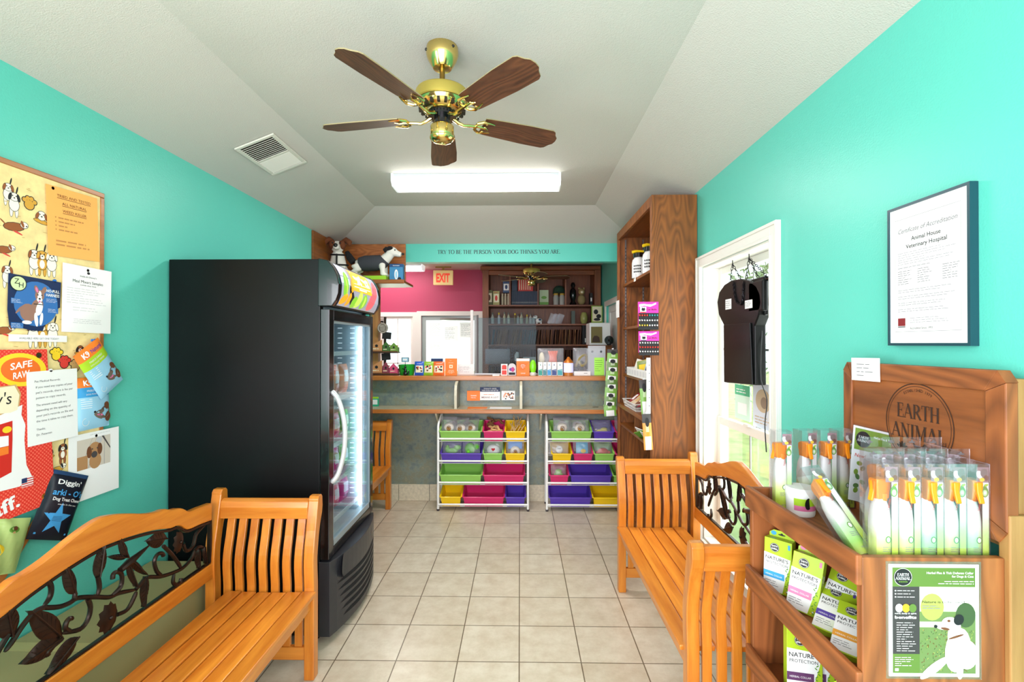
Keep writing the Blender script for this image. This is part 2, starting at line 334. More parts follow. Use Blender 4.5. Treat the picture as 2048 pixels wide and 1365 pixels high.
# ================================================================ SETTING
XL,XR,YH,HC,HF=-1.89,1.207,4.97,2.635,2.855     # left wall, right wall, header wall, ceiling at walls, flat ceiling
TILE=.3107
def tile_mat(name,ox,oy,sz,up=False):
    m=bpy.data.materials.new(name); m.use_nodes=True; n=m.node_tree.nodes; L=m.node_tree.links; b=n['Principled BSDF']
    t=n.new('ShaderNodeTexCoord'); mp=n.new('ShaderNodeMapping'); mp.inputs['Location'].default_value=(ox,oy,0)
    if up: mp.inputs['Rotation'].default_value=(R(-90),0,0)
    L.new(t.outputs['Object'],mp.inputs[0])
    br=n.new('ShaderNodeTexBrick'); br.offset=0; br.squash=1; L.new(mp.outputs[0],br.inputs['Vector'])
    br.inputs['Scale'].default_value=1; br.inputs['Brick Width'].default_value=sz; br.inputs['Row Height'].default_value=sz; br.inputs['Mortar Size'].default_value=.0032; br.inputs['Mortar Smooth'].default_value=.2
    br.inputs['Color1'].default_value=C(216,206,186); br.inputs['Color2'].default_value=C(204,192,170); br.inputs['Mortar'].default_value=C(120,106,86)
    z=n.new('ShaderNodeTexNoise'); z.inputs['Scale'].default_value=9; z.inputs['Detail'].default_value=8; z.inputs['Roughness'].default_value=.7; L.new(t.outputs['Object'],z.inputs['Vector'])
    cr=n.new('ShaderNodeValToRGB'); cr.color_ramp.elements[0].position=.34; cr.color_ramp.elements[1].position=.62; cr.color_ramp.elements[0].color=(.62,.52,.4,1); cr.color_ramp.elements[1].color=(1,1,1,1); L.new(z.outputs['Fac'],cr.inputs[0])
    mx=n.new('ShaderNodeMix'); mx.data_type='RGBA'; mx.blend_type='MULTIPLY'; mx.inputs[0].default_value=.5; L.new(br.outputs['Color'],mx.inputs[6]); L.new(cr.outputs[0],mx.inputs[7]); L.new(mx.outputs[2],b.inputs['Base Color'])
    b.inputs['Roughness'].default_value=.28
    bp=n.new('ShaderNodeBump'); bp.invert=True; bp.inputs['Strength'].default_value=.5; bp.inputs['Distance'].default_value=.002; L.new(br.outputs['Fac'],bp.inputs['Height']); L.new(bp.outputs[0],b.inputs['Normal'])
    return m
FLOORM=tile_mat('beige ceramic floor tile',.004,-2.43+TILE*8,TILE)
struct('floor',MB().box(-2.8,1.5,-1.3,7.75,-.06,0),FLOORM)
m=MB()   # ceiling: shallow hipped tray over the waiting room, flat over the back room
a=[(XL-.1,-1.3),(XR+.16,-1.3),(XR+.16,YH+.11),(XL-.1,YH+.11)]; lo=[(XL,-1.2),(XR,-1.2),(XR,YH),(XL,YH)]; hi=[(-1.322,-.63),(.68,-.63),(.68,4.363),(-1.322,4.363)]
vs=[(x,y,HC) for x,y in lo]+[(x,y,HF) for x,y in hi]+[(x,y,HC) for x,y in a]+[(x,y,2.98) for x,y in a]
fs=[(4,5,6,7)]+[(i,(i+1)%4,4+(i+1)%4,4+i) for i in range(4)]+[(8+i,8+(i+1)%4,(i+1)%4,i) for i in range(4)]+[(8+i,12+i,12+(i+1)%4,8+(i+1)%4) for i in range(4)]+[(15,14,13,12)]
m.add(vs,fs); struct('ceiling',m,CEIL)
struct('ceiling_back',MB().box(-2.8,XR+.16,YH+.11,7.75,2.77,2.9),mat('back ceiling paint',(206,196,186),.85))
struct('wall_left',MB().box(XL-.1,XL,-1.3,-.4,0,HC).box(XL-.1,XL,.4,YH,0,HC).box(XL-.1,XL,-.4,.4,0,.85).box(XL-.1,XL,-.4,.4,2.25,HC),TEAL)  # opening cut for the added left window
WY0,WY1,WZ0,WZ1=2.315,3.20,.32,2.105
DY0,DY1=5.85,6.75
m=MB(); X0,X1=XR,XR+.16
for y0,y1,z0,z1 in ((-1.3,-.85,0,2.77),(-.85,.15,2.2,2.77),(.15,WY0,0,2.77),(WY0,WY1,0,WZ0),(WY0,WY1,WZ1,2.77),(WY1,DY0,0,2.77),(DY0,DY1,2.12,2.77),(DY1,7.75,0,2.77)): m.box(X0,X1,y0,y1,z0,z1 if z1<2.7 or y0>4.9 else 2.635)
struct('wall_right',m,TEAL)
struct('wall_header',MB().box(XL-.1,XR,YH,YH+.11,2.447,2.77),TEAL)
struct('wall_header_side',MB().box(-2.8,-1.545,YH,YH+.11,0,2.447),TEAL)
m=MB(); 
# near wall with glazed openings behind the photographer
m.box(XL,-1.65,-1.3,-1.2,0,HC); m.box(1.05,XR,-1.3,-1.2,0,HC); m.box(-1.65,1.05,-1.3,-1.2,2.5,HC); m.box(-1.65,1.05,-1.3,-1.2,0,.45)
struct('wall_near',m,TEAL)
m=MB()
BW=(W(754,632,1,7.6),W(826,760,1,7.6)); BD=(W(842,632,1,7.6),W(957,632,1,7.6))
wx0,wx1=-2.5,W(826,640,1,7.6).x; wz1=W(800,634,1,7.6).z; dx0,dx1=W(843,640,1,7.6).x,W(957,640,1,7.6).x; dz1=W(880,632,1,7.6).z
for x0,x1,z0,z1 in ((-2.8,wx0,0,2.77),(wx0,wx1,0,.8),(wx0,wx1,wz1,2.77),(wx1,dx0,0,2.77),(dx0,dx1,dz1,2.77),(dx1,XR,0,2.77)): m.box(x0,x1,7.6,7.75,z0,z1)
struct('wall_back',m,PINK)
struct('wall_back_left',MB().box(-2.8,-2.7,YH+.11,7.6,0,2.77),PINK)
# back window casing + sashes
def frame(m,x0,x1,z0,z1,y0,y1,w,mi=0,bottom=True):
    m.box(x0,x0+w,y0,y1,z0,z1,mi); m.box(x1-w,x1,y0,y1,z0,z1,mi); m.box(x0+w,x1-w,y0,y1,z1-w,z1,mi)
    if bottom: m.box(x0+w,x1-w,y0,y1,z0,z0+w,mi)
GLASS=clear('window glass',(250,255,252),.03,.02,fr=.15)
m=MB(); frame(m,wx0-.07,wx1+.07,.73,wz1+.07,7.57,7.6,.07); frame(m,wx0,wx1,.8,wz1,7.6,7.7,.035)
w1=struct('window_1',m,TRIM,.003); m=MB(); mid=wx1-.5; m.box(mid-.03,mid+.03,7.63,7.67,.8,wz1)
for k in range(2): x=mid+.03+(wx1-mid)*(k+.5)/1.0*.5; 
m.box(mid+.24,mid+.255,7.64,7.66,.8,wz1); m.box(wx0,wx1,7.64,7.66,1.28,1.3); m.box(mid-.3,mid-.285,7.64,7.66,.8,wz1)
struct('muntin',m,TRIM,parent=w1); struct('pane',MB().box(wx0,wx1,7.65,7.652,.82,wz1-.02),GLASS,parent=w1)
m=MB(); frame(m,dx0-.07,dx1+.07,0,dz1+.07,7.57,7.6,.07,bottom=False)
d1=struct('door_1',m,TRIM,.003); m=MB(); frame(m,dx0,dx1,0.01,dz1,7.62,7.66,.07); struct('door_leaf',m,mat('aluminium door frame',(178,184,182),.4,metal=.3),parent=d1)
struct('pane',MB().box(dx0+.07,dx1-.07,7.64,7.642,.08,dz1-.07),GLASS,parent=d1)
m=MB(); m.tube([(dx1-.12,7.6,dz1-.06),(dx0+.3,7.58,dz1-.05)],.02); struct('door_closer',m,CHROME,parent=d1)
# notices taped to the glass of the back door and window
def pcard(name,label,cat,x0,y0,x1,y1,Y,mats,draw,group=None,th=.0012,rz=0):
    a=W(x0,y1,1,Y); b=W(x1,y0,1,Y); w=b.x-a.x; h=b.z-a.z
    t=MB().box(-w/2,w/2,0,th,0,h); draw(t,w,h)
    o=t.build(name,mats); o.location=((a.x+b.x)/2,Y,a.z); o.rotation_euler=(0,0,R(rz)); return tag(o,label,cat,group)
def note_draw(seed): 
    return lambda t,w,h: t.lines(-w*.4,w*.4,h*.1,h*.9,max(6,int(h/.02)),-.0006,1,seed=seed)
TPA=mat('backlit paper',(240,238,236),.7)
n_=TPA.node_tree; tr=n_.nodes.new('ShaderNodeBsdfTranslucent'); tr.inputs[0].default_value=(.95,.93,.95,1); mx_=n_.nodes.new('ShaderNodeMixShader'); mx_.inputs[0].default_value=.6; n_.links.new(n_.nodes['Principled BSDF'].outputs[0],mx_.inputs[1]); n_.links.new(tr.outputs[0],mx_.inputs[2]); n_.links.new(mx_.outputs[0],n_.nodes['Material Output'].inputs[0])
G='notices taped to the back door glass'
for i,(x0,y0,x1,y1,lb) in enumerate(((857,643,884,676,'white notice taped top left of the back door glass'),(887,652,916,683,'white notice taped top centre of the back door glass'),(919,645,946,676,'white notice taped top right of the back door glass'),(857,677,884,708,'white notice taped left of the back door glass below another'))):
    pcard('paper_notice',lb,'notice',x0,y0,x1,y1,7.63,[TPA,LINK],note_draw(i),G)
pcard('paper_notice','white notice with grey text taped to the back window pane','notice',797,670,817,695,7.63,[TPA,LINK],note_draw(9))
pcard('paper_notice','grey printed sheet taped high on the back window','notice',756,642,767,665,7.63,[GREY,WHITE],note_draw(10))
# ---- right window
m=MB(); fr=lambda m,y0,y1,z0,z1,x0,x1,w,mi=0:(m.box(x0,x1,y0,y0+w,z0,z1,mi),m.box(x0,x1,y1-w,y1,z0,z1,mi),m.box(x0,x1,y0+w,y1-w,z1-w,z1,mi),m.box(x0,x1,y0+w,y1-w,z0,z0+w,mi))
fr(m,WY0-.07,WY1+.07,WZ0-.07,WZ1+.07,XR-.018,XR,.07); fr(m,WY0-.07,WY1+.07,WZ0-.07,WZ1+.07,XR-.026,XR-.018,.016); fr(m,WY0-.012,WY1+.012,WZ0-.012,WZ1+.012,XR-.024,XR-.018,.012)
fr(m,WY0,WY1,WZ0,WZ1,XR,XR+.16,.012)
w2=struct('window_2',m,TRIM,.002)
m=MB(); XS=XR+.10; zr=1.10
fr(m,WY0+.012,WY1-.012,zr-.02,WZ1-.012,XS,XS+.03,.045); struct('upper_sash',m,TRIM,.003,w2)
m=MB(); fr(m,WY0+.012,WY1-.012,WZ0+.012,zr+.03,XS+.005-.02,XS+.01,.05); m.box(XS-.03,XS-.012,(WY0+WY1)/2-.03,(WY0+WY1)/2+.03,zr+.03,zr+.045); struct('lower_sash',m,TRIM,.003,w2)
m=MB(); m.box(XS+.012,XS+.02,2.74,2.752,zr,WZ1-.05); m.box(XS+.012,XS+.02,WY0+.05,WY1-.05,1.56,1.572); m.box(XS-.01,XS-.002,2.74,2.752,WZ0+.05,zr); m.box(XS-.01,XS-.002,2.46,2.47,WZ0+.05,zr)
struct('muntin',m,mat('grey muntin',(150,156,150),.4),parent=w2)
struct('pane',MB().box(XS+.014,XS+.017,WY0+.05,WY1-.05,WZ0+.05,WZ1-.05),GLASS,parent=w2)
# door on the right wall of the back room
m=MB(); fr(m,DY0-.07,DY1+.07,-.07,2.19,XR-.018,XR,.07); d2=struct('door_2',m,TRIM,.003)
m=MB(); fr(m,DY0,DY1,.01,2.12,XR+.03,XR+.07,.09); m.box(XR+.045,XR+.055,DY0+.09,DY1-.09,.1,2.03); struct('door_leaf',m,mat('white door leaf',(226,228,222),.4),parent=d2)
# glazed door near the photographer, right wall (outside the frame but lights the wall)
m=MB(); fr(m,-.85,.15,.0,2.2,XR+.04,XR+.08,.08); d3=struct('door_3',m,TRIM)
m=MB(); m.box(XL-.05,XL-.02,-.4,-.36,.85,2.25); m.box(XL-.05,XL-.02,.36,.4,.85,2.25); m.box(XL-.05,XL-.02,-.36,.36,2.21,2.25); m.box(XL-.05,XL-.02,-.36,.36,.85,.89); struct('added_left_window',m,TRIM)  # unseen window frame, added to go with the left fill lamp
# outdoors: lawn and shrubs beyond the windows
struct('ground_outside',MB().box(1.6,30,-8,30,-.3,-.1).box(-30,1.6,8.2,30,-.3,-.1),mat('pale lawn outside',(176,190,120),.9,var=.3,vscale=3))
FOL=mat('hedge foliage outside',(112,134,80),.8,var=.45,vscale=14)
def shrub(x,y,h,r,lb,seed):
    q=random.Random(seed); t=thing('garden_shrub',lb,'shrub',(x,y,-.1)); m=MB()
    for i in range(420):
        a=q.uniform(0,6.28); zz=q.uniform(.2,1)*h; rr=r*math.sqrt(q.random())*math.sin(max(.25,min(1,zz/h))*2.6+.3); px,py=rr*math.cos(a),rr*math.sin(a); s_=q.uniform(.06,.13)
        u=Vector((q.uniform(-1,1),q.uniform(-1,1),q.uniform(-1,1))).normalized(); v=u.orthogonal().normalized(); c=Vector((px,py,zz))
        m.add([c-u*s_,c+v*s_*.5,c+u*s_,c-v*s_*.5],[(0,1,2,3)])
    m.build('foliage',FOL,t); m=MB(); m.tube([(0,0,0),(0,0,h*.5)],.05); m.build('trunk',mat('bark',(96,80,62),.9),t)
shrub(4.2,5.6,2.6,1.5,'tall loose green shrub outside, behind the upper sash of the side window',1)
shrub(4.6,9.4,3.2,1.9,'large green tree outside, seen at the far edge of the side window',2)
shrub(2.6,3.6,.9,.6,'low green bush outside, behind the lower sash of the side window',3)
# wall lettering over the opening
t=MB(); a=W(875,508,1,YH); b=W(1121,508,1,YH); t.T((0,0,0)).serif('TRY TO BE THE PERSON YOUR DOG THINKS YOU ARE.',0,0,.041,-.0005,0,w=b.x-a.x)
for k in range(len(t.v)): pass
o=t.build('wall_lettering',mat('black vinyl lettering',(24,34,34),.5)); o.location=((a.x+b.x)/2,YH-.0005,a.z-.002); tag(o,'black serif lettering in one line on the turquoise header above the counter','lettering')
# ceiling vent on the left slope
ang=math.degrees(math.atan2(HF-HC,-1.322-XL)); cx=-1.532; cz=HC+(cx-XL)*(HF-HC)/(-1.322-XL); v=thing('ceiling_vent','white louvred air vent set into the sloped ceiling left of the fan','vent',(cx,2.955,cz-.004),0,rx=0,ry=-ang)
VT=mat('vent enamel',(222,218,206),.4)
m=MB(); hw,hl=.10,.195
m.box(-hw-.022,hw+.022,-hl-.022,-hl,-.010,0); m.box(-hw-.022,hw+.022,hl,hl+.022,-.010,0); m.box(-hw-.022,-hw,-hl,hl,-.010,0); m.box(hw,hw+.022,-hl,hl,-.010,0); m.build('frame',VT,v,bev=.003)
MB().box(-hw,hw,-hl,hl,-.003,-.0005).build('backing',mat('vent dark',(60,56,50),.9),v)
for k in range(19):
    if k==9: continue
    y=-hl+.02+k*(2*hl-.04)/18; m=MB(); m.T((0,y,-.006),(R(35 if k<9 else -35),0,0)).box(-hw,hw,-.008,.008,-.001,.001); m.build('louvre',VT,v)
m=MB(); m.box(-hw,hw,-.006,.006,-.011,-.006); m.build('mullion',VT,v)
# fluorescent fixture
def fixture(label,x,y,z,L=1.25,wd=.21,grp=None,e=14):
    t=thing('fluorescent_light',label,'ceiling light',(x,y,z),group=grp)
    m=MB().box(-L/2+.012,L/2-.012,-wd/2+.002,wd/2-.002,-.030,0); m.build('housing',mat('fixture enamel',(206,214,220),.4),t,bev=.002)
    prof=[(-wd/2,-.03),(-wd/2,-.055),(-wd/2+.03,-.083),(wd/2-.03,-.083),(wd/2,-.055),(wd/2,-.03)]
    m=MB().prism(prof,-L/2+.015,L/2-.015,ax='x'); m.build('diffuser',mat('lit diffuser',(255,253,248),.5,emit=e),t)
    for s_ in (-1,1): MB().prism([(-wd/2-.002,0),(-wd/2-.002,-.057),(-wd/2+.03,-.086),(wd/2-.03,-.086),(wd/2+.002,-.057),(wd/2+.002,0)],s_*(L/2-.016),s_*L/2,ax='x').build('end_cap',mat('fixture end',(236,240,242),.4,emit=.6),t)
    return t
fixture('long white lit fluorescent light on the ceiling beyond the fan',-.325,3.63,HF)
a=W(805,535,2,2.77); fixture('lit fluorescent light on the back room ceiling near the exit sign',W(848,541,2,2.70).x-.62,W(848,541,2,2.70).y-.05,2.77,e=7)
# ---------------------------------------------------------------- ceiling fans
BLADE=wood('walnut fan blade',(104,62,38),(62,34,20),'X',1.4,.45,.1,rings=3,isl=.1)
def fan(label,loc,ztop,Rb,a0,sc=1.0,drop=None,pull=True):
    t=thing('ceiling_fan',label,'ceiling fan',loc); zt=ztop-loc[2]
    # blade plane at local z=0
    m=MB().lathe([(.0,zt),(.066,zt),(.068,zt-.012),(.068,zt-.03),(.062,zt-.05),(.042,zt-.085),(.038,zt-.09),(.02,zt-.092),(0,zt-.092)][::-1],n=32); m.build('canopy',BRASS,t)
    for k in range(3): 
        m=MB(); aa=R(k*120+200); m.ball((.068*math.cos(aa),.068*math.sin(aa),zt-.02),.006); m.build('canopy_screw',BLKG,t)
    m=MB().tube([(0,0,zt-.088),(0,0,.115)],.0115,12); m.build('downrod',mat('aged brass rod',(150,120,60),.3,metal=1),t)
    m=MB().lathe([(0,.018),(.055,.018),(.075,.022),(.094,.036),(.102,.05),(.105,.058)],n=40); m.build('vented_ring',BRASS,t)
    m=MB()
    for k in range(20):
        aa=k*2*math.pi/20; m.T((0,0,0),(0,0,aa)).box(.082,.0845+.014,-.0055,.0055,.026,.05)
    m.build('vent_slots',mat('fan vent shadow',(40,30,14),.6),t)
    m=MB().lathe([(0,.06),(.107,.06),(.111,.064),(.112,.1),(.108,.108),(.09,.118),(.03,.128),(0,.13)],n=40); m.build('motor_housing',mat('satin pale brass',(206,186,92),.4,metal=.75),t)
    m=MB().lathe([(0,-.034),(.03,-.034),(.034,-.03),(.034,.018)],n=20); m.lathe([(0,.0),(.06,.0),(.06,.018)],n=24); m.build('rotor_hub',BLKG,t)
    m=MB().lathe([(0,-.108),(.02,-.108),(.04,-.1),(.05,-.088),(.05,-.04),(.046,-.034),(0,-.034)],n=32); m.lathe([(.0515,-.09),(.053,-.086),(.0515,-.082)],n=32); m.lathe([(0,-.112),(.005,-.111),(.006,-.107)],n=10); m.build('switch_housing',BRASS,t)
    # blades with ornate brackets
    r0=Rb*.33
    w0,w1=.052,.066
    out=[(r0,-w0),(r0+.02,-w0-.003),(Rb*.72,-w1),(Rb-.045,-w1),(Rb-.03,-w1+.008),(Rb-.018,-.036),(Rb-.004,-.022),(Rb,0),(Rb-.004,.022),(Rb-.018,.036),(Rb-.03,w1-.008),(Rb-.045,w1),(Rb*.72,w1),(r0+.02,w0+.003),(r0,w0)]
    for k in range(5):
        al=R(90-(a0+72*k)); e=Matrix.Rotation(al,4,'Z')@Matrix.Rotation(R(-12),4,'X')
        m=MB(); m.M=e; m.prism(out,-.0022,.0022,ax='z'); bl=m.build('blade',[BLADE,mat('pale blade edge',(150,138,100),.6)],t)
        for pg in bl.data.polygons: pg.material_index=1 if abs((e.inverted().to_3x3()@pg.normal).z)<.5 else 0
        # object coordinates for the grain run along the blade
        bl.data.transform(e.inverted()); bl.matrix_local=e
        m=MB(); zz=.004
        m.tube([(.048,0,.004),(.07,0,-.008),(.095,0,-.016),(.12,0,-.012),(r0-.005,0,-.006)],[.009,.008,.007,.007,.006],8)
        m.tube([(r0-.03,0,-.008),(r0-.028,.024,-.008),(r0-.008,.042,-.008),(r0+.022,.04,-.007),(r0+.046,.034,-.0065)],[.006,.007,.007,.005,.003],8)
        m.tube([(r0-.03,0,-.008),(r0-.028,-.024,-.008),(r0-.008,-.042,-.008),(r0+.022,-.04,-.007),(r0+.046,-.034,-.0065)],[.006,.007,.007,.005,.003],8)
        m.tube([(r0-.02,0,-.008),(r0+.012,0,-.008),(r0+.03,.012,-.0075)],[.005,.006,.003],8); m.ball((r0+.012,0,-.008),(.008,.008,.004))
        m.ball((r0+.01,.03,-.008),(.006,.006,.004)); m.ball((r0+.01,-.03,-.008),(.006,.006,.004))
        br=m.build('blade_bracket',BRASS,t); br.matrix_local=Matrix.Rotation(al,4,'Z')@Matrix.Rotation(R(-6),4,'X')
    if sc!=1: t.scale=(sc,)*3
    return t
fan('brass ceiling fan with five walnut blades hanging from the front room ceiling',(-.329,2.03,2.557),HF,.55,-8)
p=W(1063,556,1,6.3); fan('smaller-looking brass ceiling fan hanging over the counter in the back room',(p.x,6.3,p.z),2.77,.5,20)
# ================================================================ BENCHES (local: length along X, front -Y, feet at z=0)
def q4(cx,cy):
    p=W(cx/3.012,980+cy/3.012,0,-1.475); return (p.y-1.66,p.z)
def teardrop(m,base,tip,w,y=0,mi=0,th=.006,fat=.45):
    bx,bz=base; tx,tz=tip; dx,dz=tx-bx,tz-bz; l=math.hypot(dx,dz); nx,nz=-dz/l,dx/l; n=9
    L=[];Rr=[];mid=[]
    for i in range(n):
        t=i/(n-1); ww=w*(math.sin(math.pi*t**.75)**.8 if 0<t<1 else 0)*1.0
        cx,cz=bx+dx*t,bz+dz*t; L.append((cx+nx*ww,cz+nz*ww)); Rr.append((cx-nx*ww,cz-nz*ww)); mid.append((cx,cz))
    vs=[];fs=[]
    for side in (-1,1):
        k=len(vs); vs+=[(a,y+side*.0015,b) for a,b in L]+[(a,y+side*(th+.004),b) for a,b in mid]+[(a,y+side*.0015,b) for a,b in Rr]
        for i in range(n-1): 
            for r_ in (0,1):
                a=k+r_*n+i; f=(a,a+1,a+n+1,a+n); fs.append(f if side<0 else f[::-1])
    for i in range(n-1):
        fs.append((i,i+1,3*n+i+1,3*n+i)); fs.append((2*n+i+1,2*n+i,5*n+i,5*n+i+1))
    m.add(vs,fs,mi,True)
    m.tube([(a,y-(th+.004),b) for a,b in mid],[.003]*(n-1)+[.001],5,mi)
    for i in range(2,n-2,1):     # side veins
        for E in (L,Rr): m.tube([(mid[i][0],y-th-.003,mid[i][1]),((E[i+1][0]*.8+mid[i+1][0]*.2),y-.004,(E[i+1][1]*.8+mid[i+1][1]*.2))],[.0018,.001],4,mi)
def smooth(pts,n=5):
    out=[]; P=[pts[0]]+list(pts)+[pts[-1]]
    for i in range(1,len(P)-2):
        for k in range(n):
            t=k/n; a,b,c,d=P[i-1],P[i],P[i+1],P[i+2]
            out.append(tuple(.5*((2*b[j])+(-a[j]+c[j])*t+(2*a[j]-5*b[j]+4*c[j]-d[j])*t*t+(-a[j]+3*b[j]-3*c[j]+d[j])*t**3) for j in range(len(b))))
    out.append(tuple(pts[-1])); return out
TOPU=[(0,500),(100,400),(200,345),(300,290),(450,215),(600,165),(720,148),(850,148),(930,135),(965,120),(1010,125),(1050,115),(1085,120),(1115,135),(1180,110),(1262,80)]
TOPL=[(0,690),(200,545),(400,430),(600,345),(750,290),(900,250),(1000,238),(1040,222),(1075,225),(1110,245),(1180,215),(1262,185)]
def resamp(pts,xs):
    out=[]
    for x in xs:
        for (a,b),(c,d) in zip(pts,pts[1:]):
            if a<=x<=c or (x>=c and (c,d)==pts[-1]): out.append((x,b+(d-b)*(min(x,c)-a)/(c-a))); break
        else: out.append((x,pts[0][1]))
    return out
up_=sorted([p for p in smooth([q4(*p) for p in TOPU],3) if p[0]>.0]); lo_=sorted([p for p in smooth([q4(*p) for p in TOPL],3) if p[0]>.0])
HB=.60      # half length to the inside of the posts
xs=[HB*i/40 for i in range(41)]; up_=resamp(up_,xs); lo_=resamp(lo_,xs)
UP=[(-x,z) for x,z in up_[::-1]]+up_[1:]; LO=[(-x,z) for x,z in lo_[::-1]]+lo_[1:]
def arm_prof(th,z0,z1,flare=.05,bul=0):
    """post outline in (x,z): vertical below the seat, leaning outwards above; outwards is +x"""
    zs=[z0,.34]+[.44+(z1-.45)*i/12 for i in range(13)]; 
    def off(z): 
        t=max(0,(z-.45)/(z1-.45)); return -.008*math.sin(min(1,t*1.6)*math.pi)*(t<.63)+flare*max(0,t-.25)**1.5*1.5
    return [(off(z)-th/2,z) for z in zs],[(off(z)+th/2+(bul*math.sin(max(0,min(1,(z-.72)/(z1-.72)))*math.pi)),z) for z in zs]
def make_bench(label,loc,rz):
    t=thing('garden_bench',label,'bench',loc,rz,'matching wooden benches with cast iron vine backs')
    yf,yb=-.25,.245
    for s in (-1,1):
        for nm,y,z1 in (('front_post',yf,.845),('rear_post',yb-.02,.875)):
            a,b=arm_prof(.05,0,z1,bul=.016); X=.635
            top=[(a[-1][0],z1),(a[-1][0]+.012,z1+.014),(b[-1][0]-.012,z1+.014),(b[-1][0],z1)]
            p=[(s*(x+X),z) for x,z in a]+[(s*(x+X),z) for x,z in top]+[(s*(x+X),z) for x,z in b[::-1]]
            MB().prism(p if s<0 else p[::-1],y,y+.048).build(nm,[TEAKZ],t,bev=.004)
        # arm top rail, lower rail, slats
        fl=.05*.75**1.5*1.5
        pr=[(-.024,.0),(-.026,.055),(-.018,.082),(.0,.094),(.018,.09),(.028,.07),(.026,.0)]
        c=s*(.635+fl-.012); p=[(c+s*x,.752+z) for x,z in pr]
        m=MB().prism(p,yf+.048,yb-.02); m.build('arm_rail',[TEAKY],t,bev=.003)
        m=MB().box(s*.635-.014,s*.635+.014,yf+.048,yb-.02,.09,.15); m.build('lower_rail',[TEAKY],t,bev=.003)
        for k in range(7):
            y=yf+.082+k*(yb-yf-.15)/6; a,b=arm_prof(.016,.15,.80); a=[(x,min(z,.76)) for x,z in a[:-1]]; b=[(x,min(z,.76)) for x,z in b[:-1]]
            m=MB().strip([(s*(x+.635),z) for x,z in a],[(s*(x+.635),z) for x,z in b],y-.0185,y+.0185)
            m.build('arm_slat',[TEAKZ],t,bev=.002)
    # seat slats: slight dip, rolled front edge
    m=MB(); ys=[-.262,-.19,-.118,-.046,.026,.098]; 
    for k,y in enumerate(ys):
        z=.425-.006*math.sin(k/5*math.pi); m.T((0,0,0)).box(-.61,.61,y,y+.066,z-.02,z)
    m.build('seat',[TEAK],t,bev=.004)
    MB().box(-.61,.61,-.235,-.213,.335,.402).build('apron',[TEAK],t,bev=.003)
    MB().box(-.61,.61,.14,.16,.335,.402).build('apron',[TEAK],t,bev=.003)
    MB().strip(UP,LO,.232,.262).build('top_rail',[TEAK],t,bev=.005)
    MB().box(-.612,.612,.232,.262,.485,.557).build('bottom_rail',[TEAK],t,bev=.004)
    # cast iron panel
    m=MB(); y=.247; I=[(x,z-.004) for x,z in LO]
    m.strip(I,[(x,z-.011) for x,z in I],y-.009,y+.009); m.box(-.6,.6,y-.009,y+.009,.557,.565)
    for s in (-1,1): m.box(s*.603-.006,s*.603+.006,y-.009,y+.009,.56,.80)
    f=t.children[0] if False else None
    pan=m.build('iron_panel',[IRON],t,bev=.002)
    V=[[(240,720),(330,715),(400,690),(450,660),(560,655),(640,655),(700,630),(800,610)],[(800,610),(835,570),(870,535),(950,530),(1030,505),(1090,475),(1140,420),(1160,370)],
     [(250,715),(180,750),(110,830),(50,920),(0,990)],[(180,605),(185,570),(230,545),(280,580),(280,650),(240,710)],[(570,530),(580,600),(565,650)],[(660,545),(665,515),(690,502),(715,520),(710,590),(650,650)],
     [(970,345),(1020,395),(1060,450),(1075,478)],[(970,405),(962,390),(935,395),(915,440),(930,500),(960,522)],[(1078,540),(1070,565),(1045,578),(1028,560),(1035,505)],[(1090,330),(1110,375),(1150,340),(1170,270),(1225,215)],
     [(690,760),(750,730),(790,660),(805,620)],[(510,670),(525,720),(510,790),(460,850),(350,875)],[(395,862),(372,845),(378,810),(400,785),(418,790)],[(430,665),(428,630)],[(1160,370),(1185,350),(1215,355)],[(265,1010),(262,985),(300,950),(360,905)]]
    LV=[((428,640),(362,448),46),((572,535),(605,325),62),((985,300),(868,318),60),((862,528),(850,722),46),((1180,365),(1185,500),38),((40,900),(0,690),60),((445,895),(262,1125),66),((340,900),(148,740),70),((335,905),(105,1065),66),((1215,350),(1228,455),20)]
    m=MB(); lv=MB(); bd=MB()
    def rad(p): return .0062
    for mir in (0,1):
        for pl in V:
            pts=smooth([q4(*p) for p in pl],4)
            if mir: pts=[(-x,z) for x,z in pts if True]
            if mir and max(p[0] for p in pts)>-.27: continue
            pts=[(x,max(.562,z)) for x,z in pts if abs(x)<.6]
            if len(pts)>2: m.tube([(x,y-.004,z) for x,z in pts],[.0078]*(len(pts)-3)+[.007,.006,.0035],7)
        for a,b,w in LV:
            A,B=q4(*a),q4(*b)
            if mir: A=(-A[0],A[1]); B=(-B[0],B[1])
            if mir and max(A[0],B[0])>-.27: continue
            if min(A[0],B[0])<-.6: continue
            A=(A[0],max(.575,A[1])); B=(B[0],max(.57,B[1])); sc=(A[0]+1.66)/964*.9; teardrop(lv,A,B,w/3.012*(abs(A[0])+1.3)/964*.95,y-.002)
    m.build('iron_vine',[IRON],t)
    # flowers: fluted discs
    for c,rx_,rz_ in ((q4(1065,320),.034,.05),(q4(635,780),.044,.055),(tuple([-q4(1065,320)[0],q4(1065,320)[1]]),.034,.05)):
        n=10; vs=[(c[0],y-.016,c[1])]; 
        for i in range(2*n):
            a=math.pi*i/n; r_=1 if i%2==0 else .84; vs.append((c[0]+rx_*r_*math.cos(a),y-.004 if i%2 else y+.0,c[1]+rz_*r_*math.sin(a)))
        vs.append((c[0],y+.006,c[1])); N=2*n
        lv.add(vs,[(0,1+i,1+(i+1)%N) for i in range(N)]+[(N+1,1+(i+1)%N,1+i) for i in range(N)],0,True); lv.ball((c[0],y-.014,c[1]),.007)
    lv.build('iron_leaves',[IRON],t)
    # hummingbird: body with four spread feathers
    b0,b1=q4(700,492),q4(885,335); d=(b1[0]-b0[0],b1[1]-b0[1])
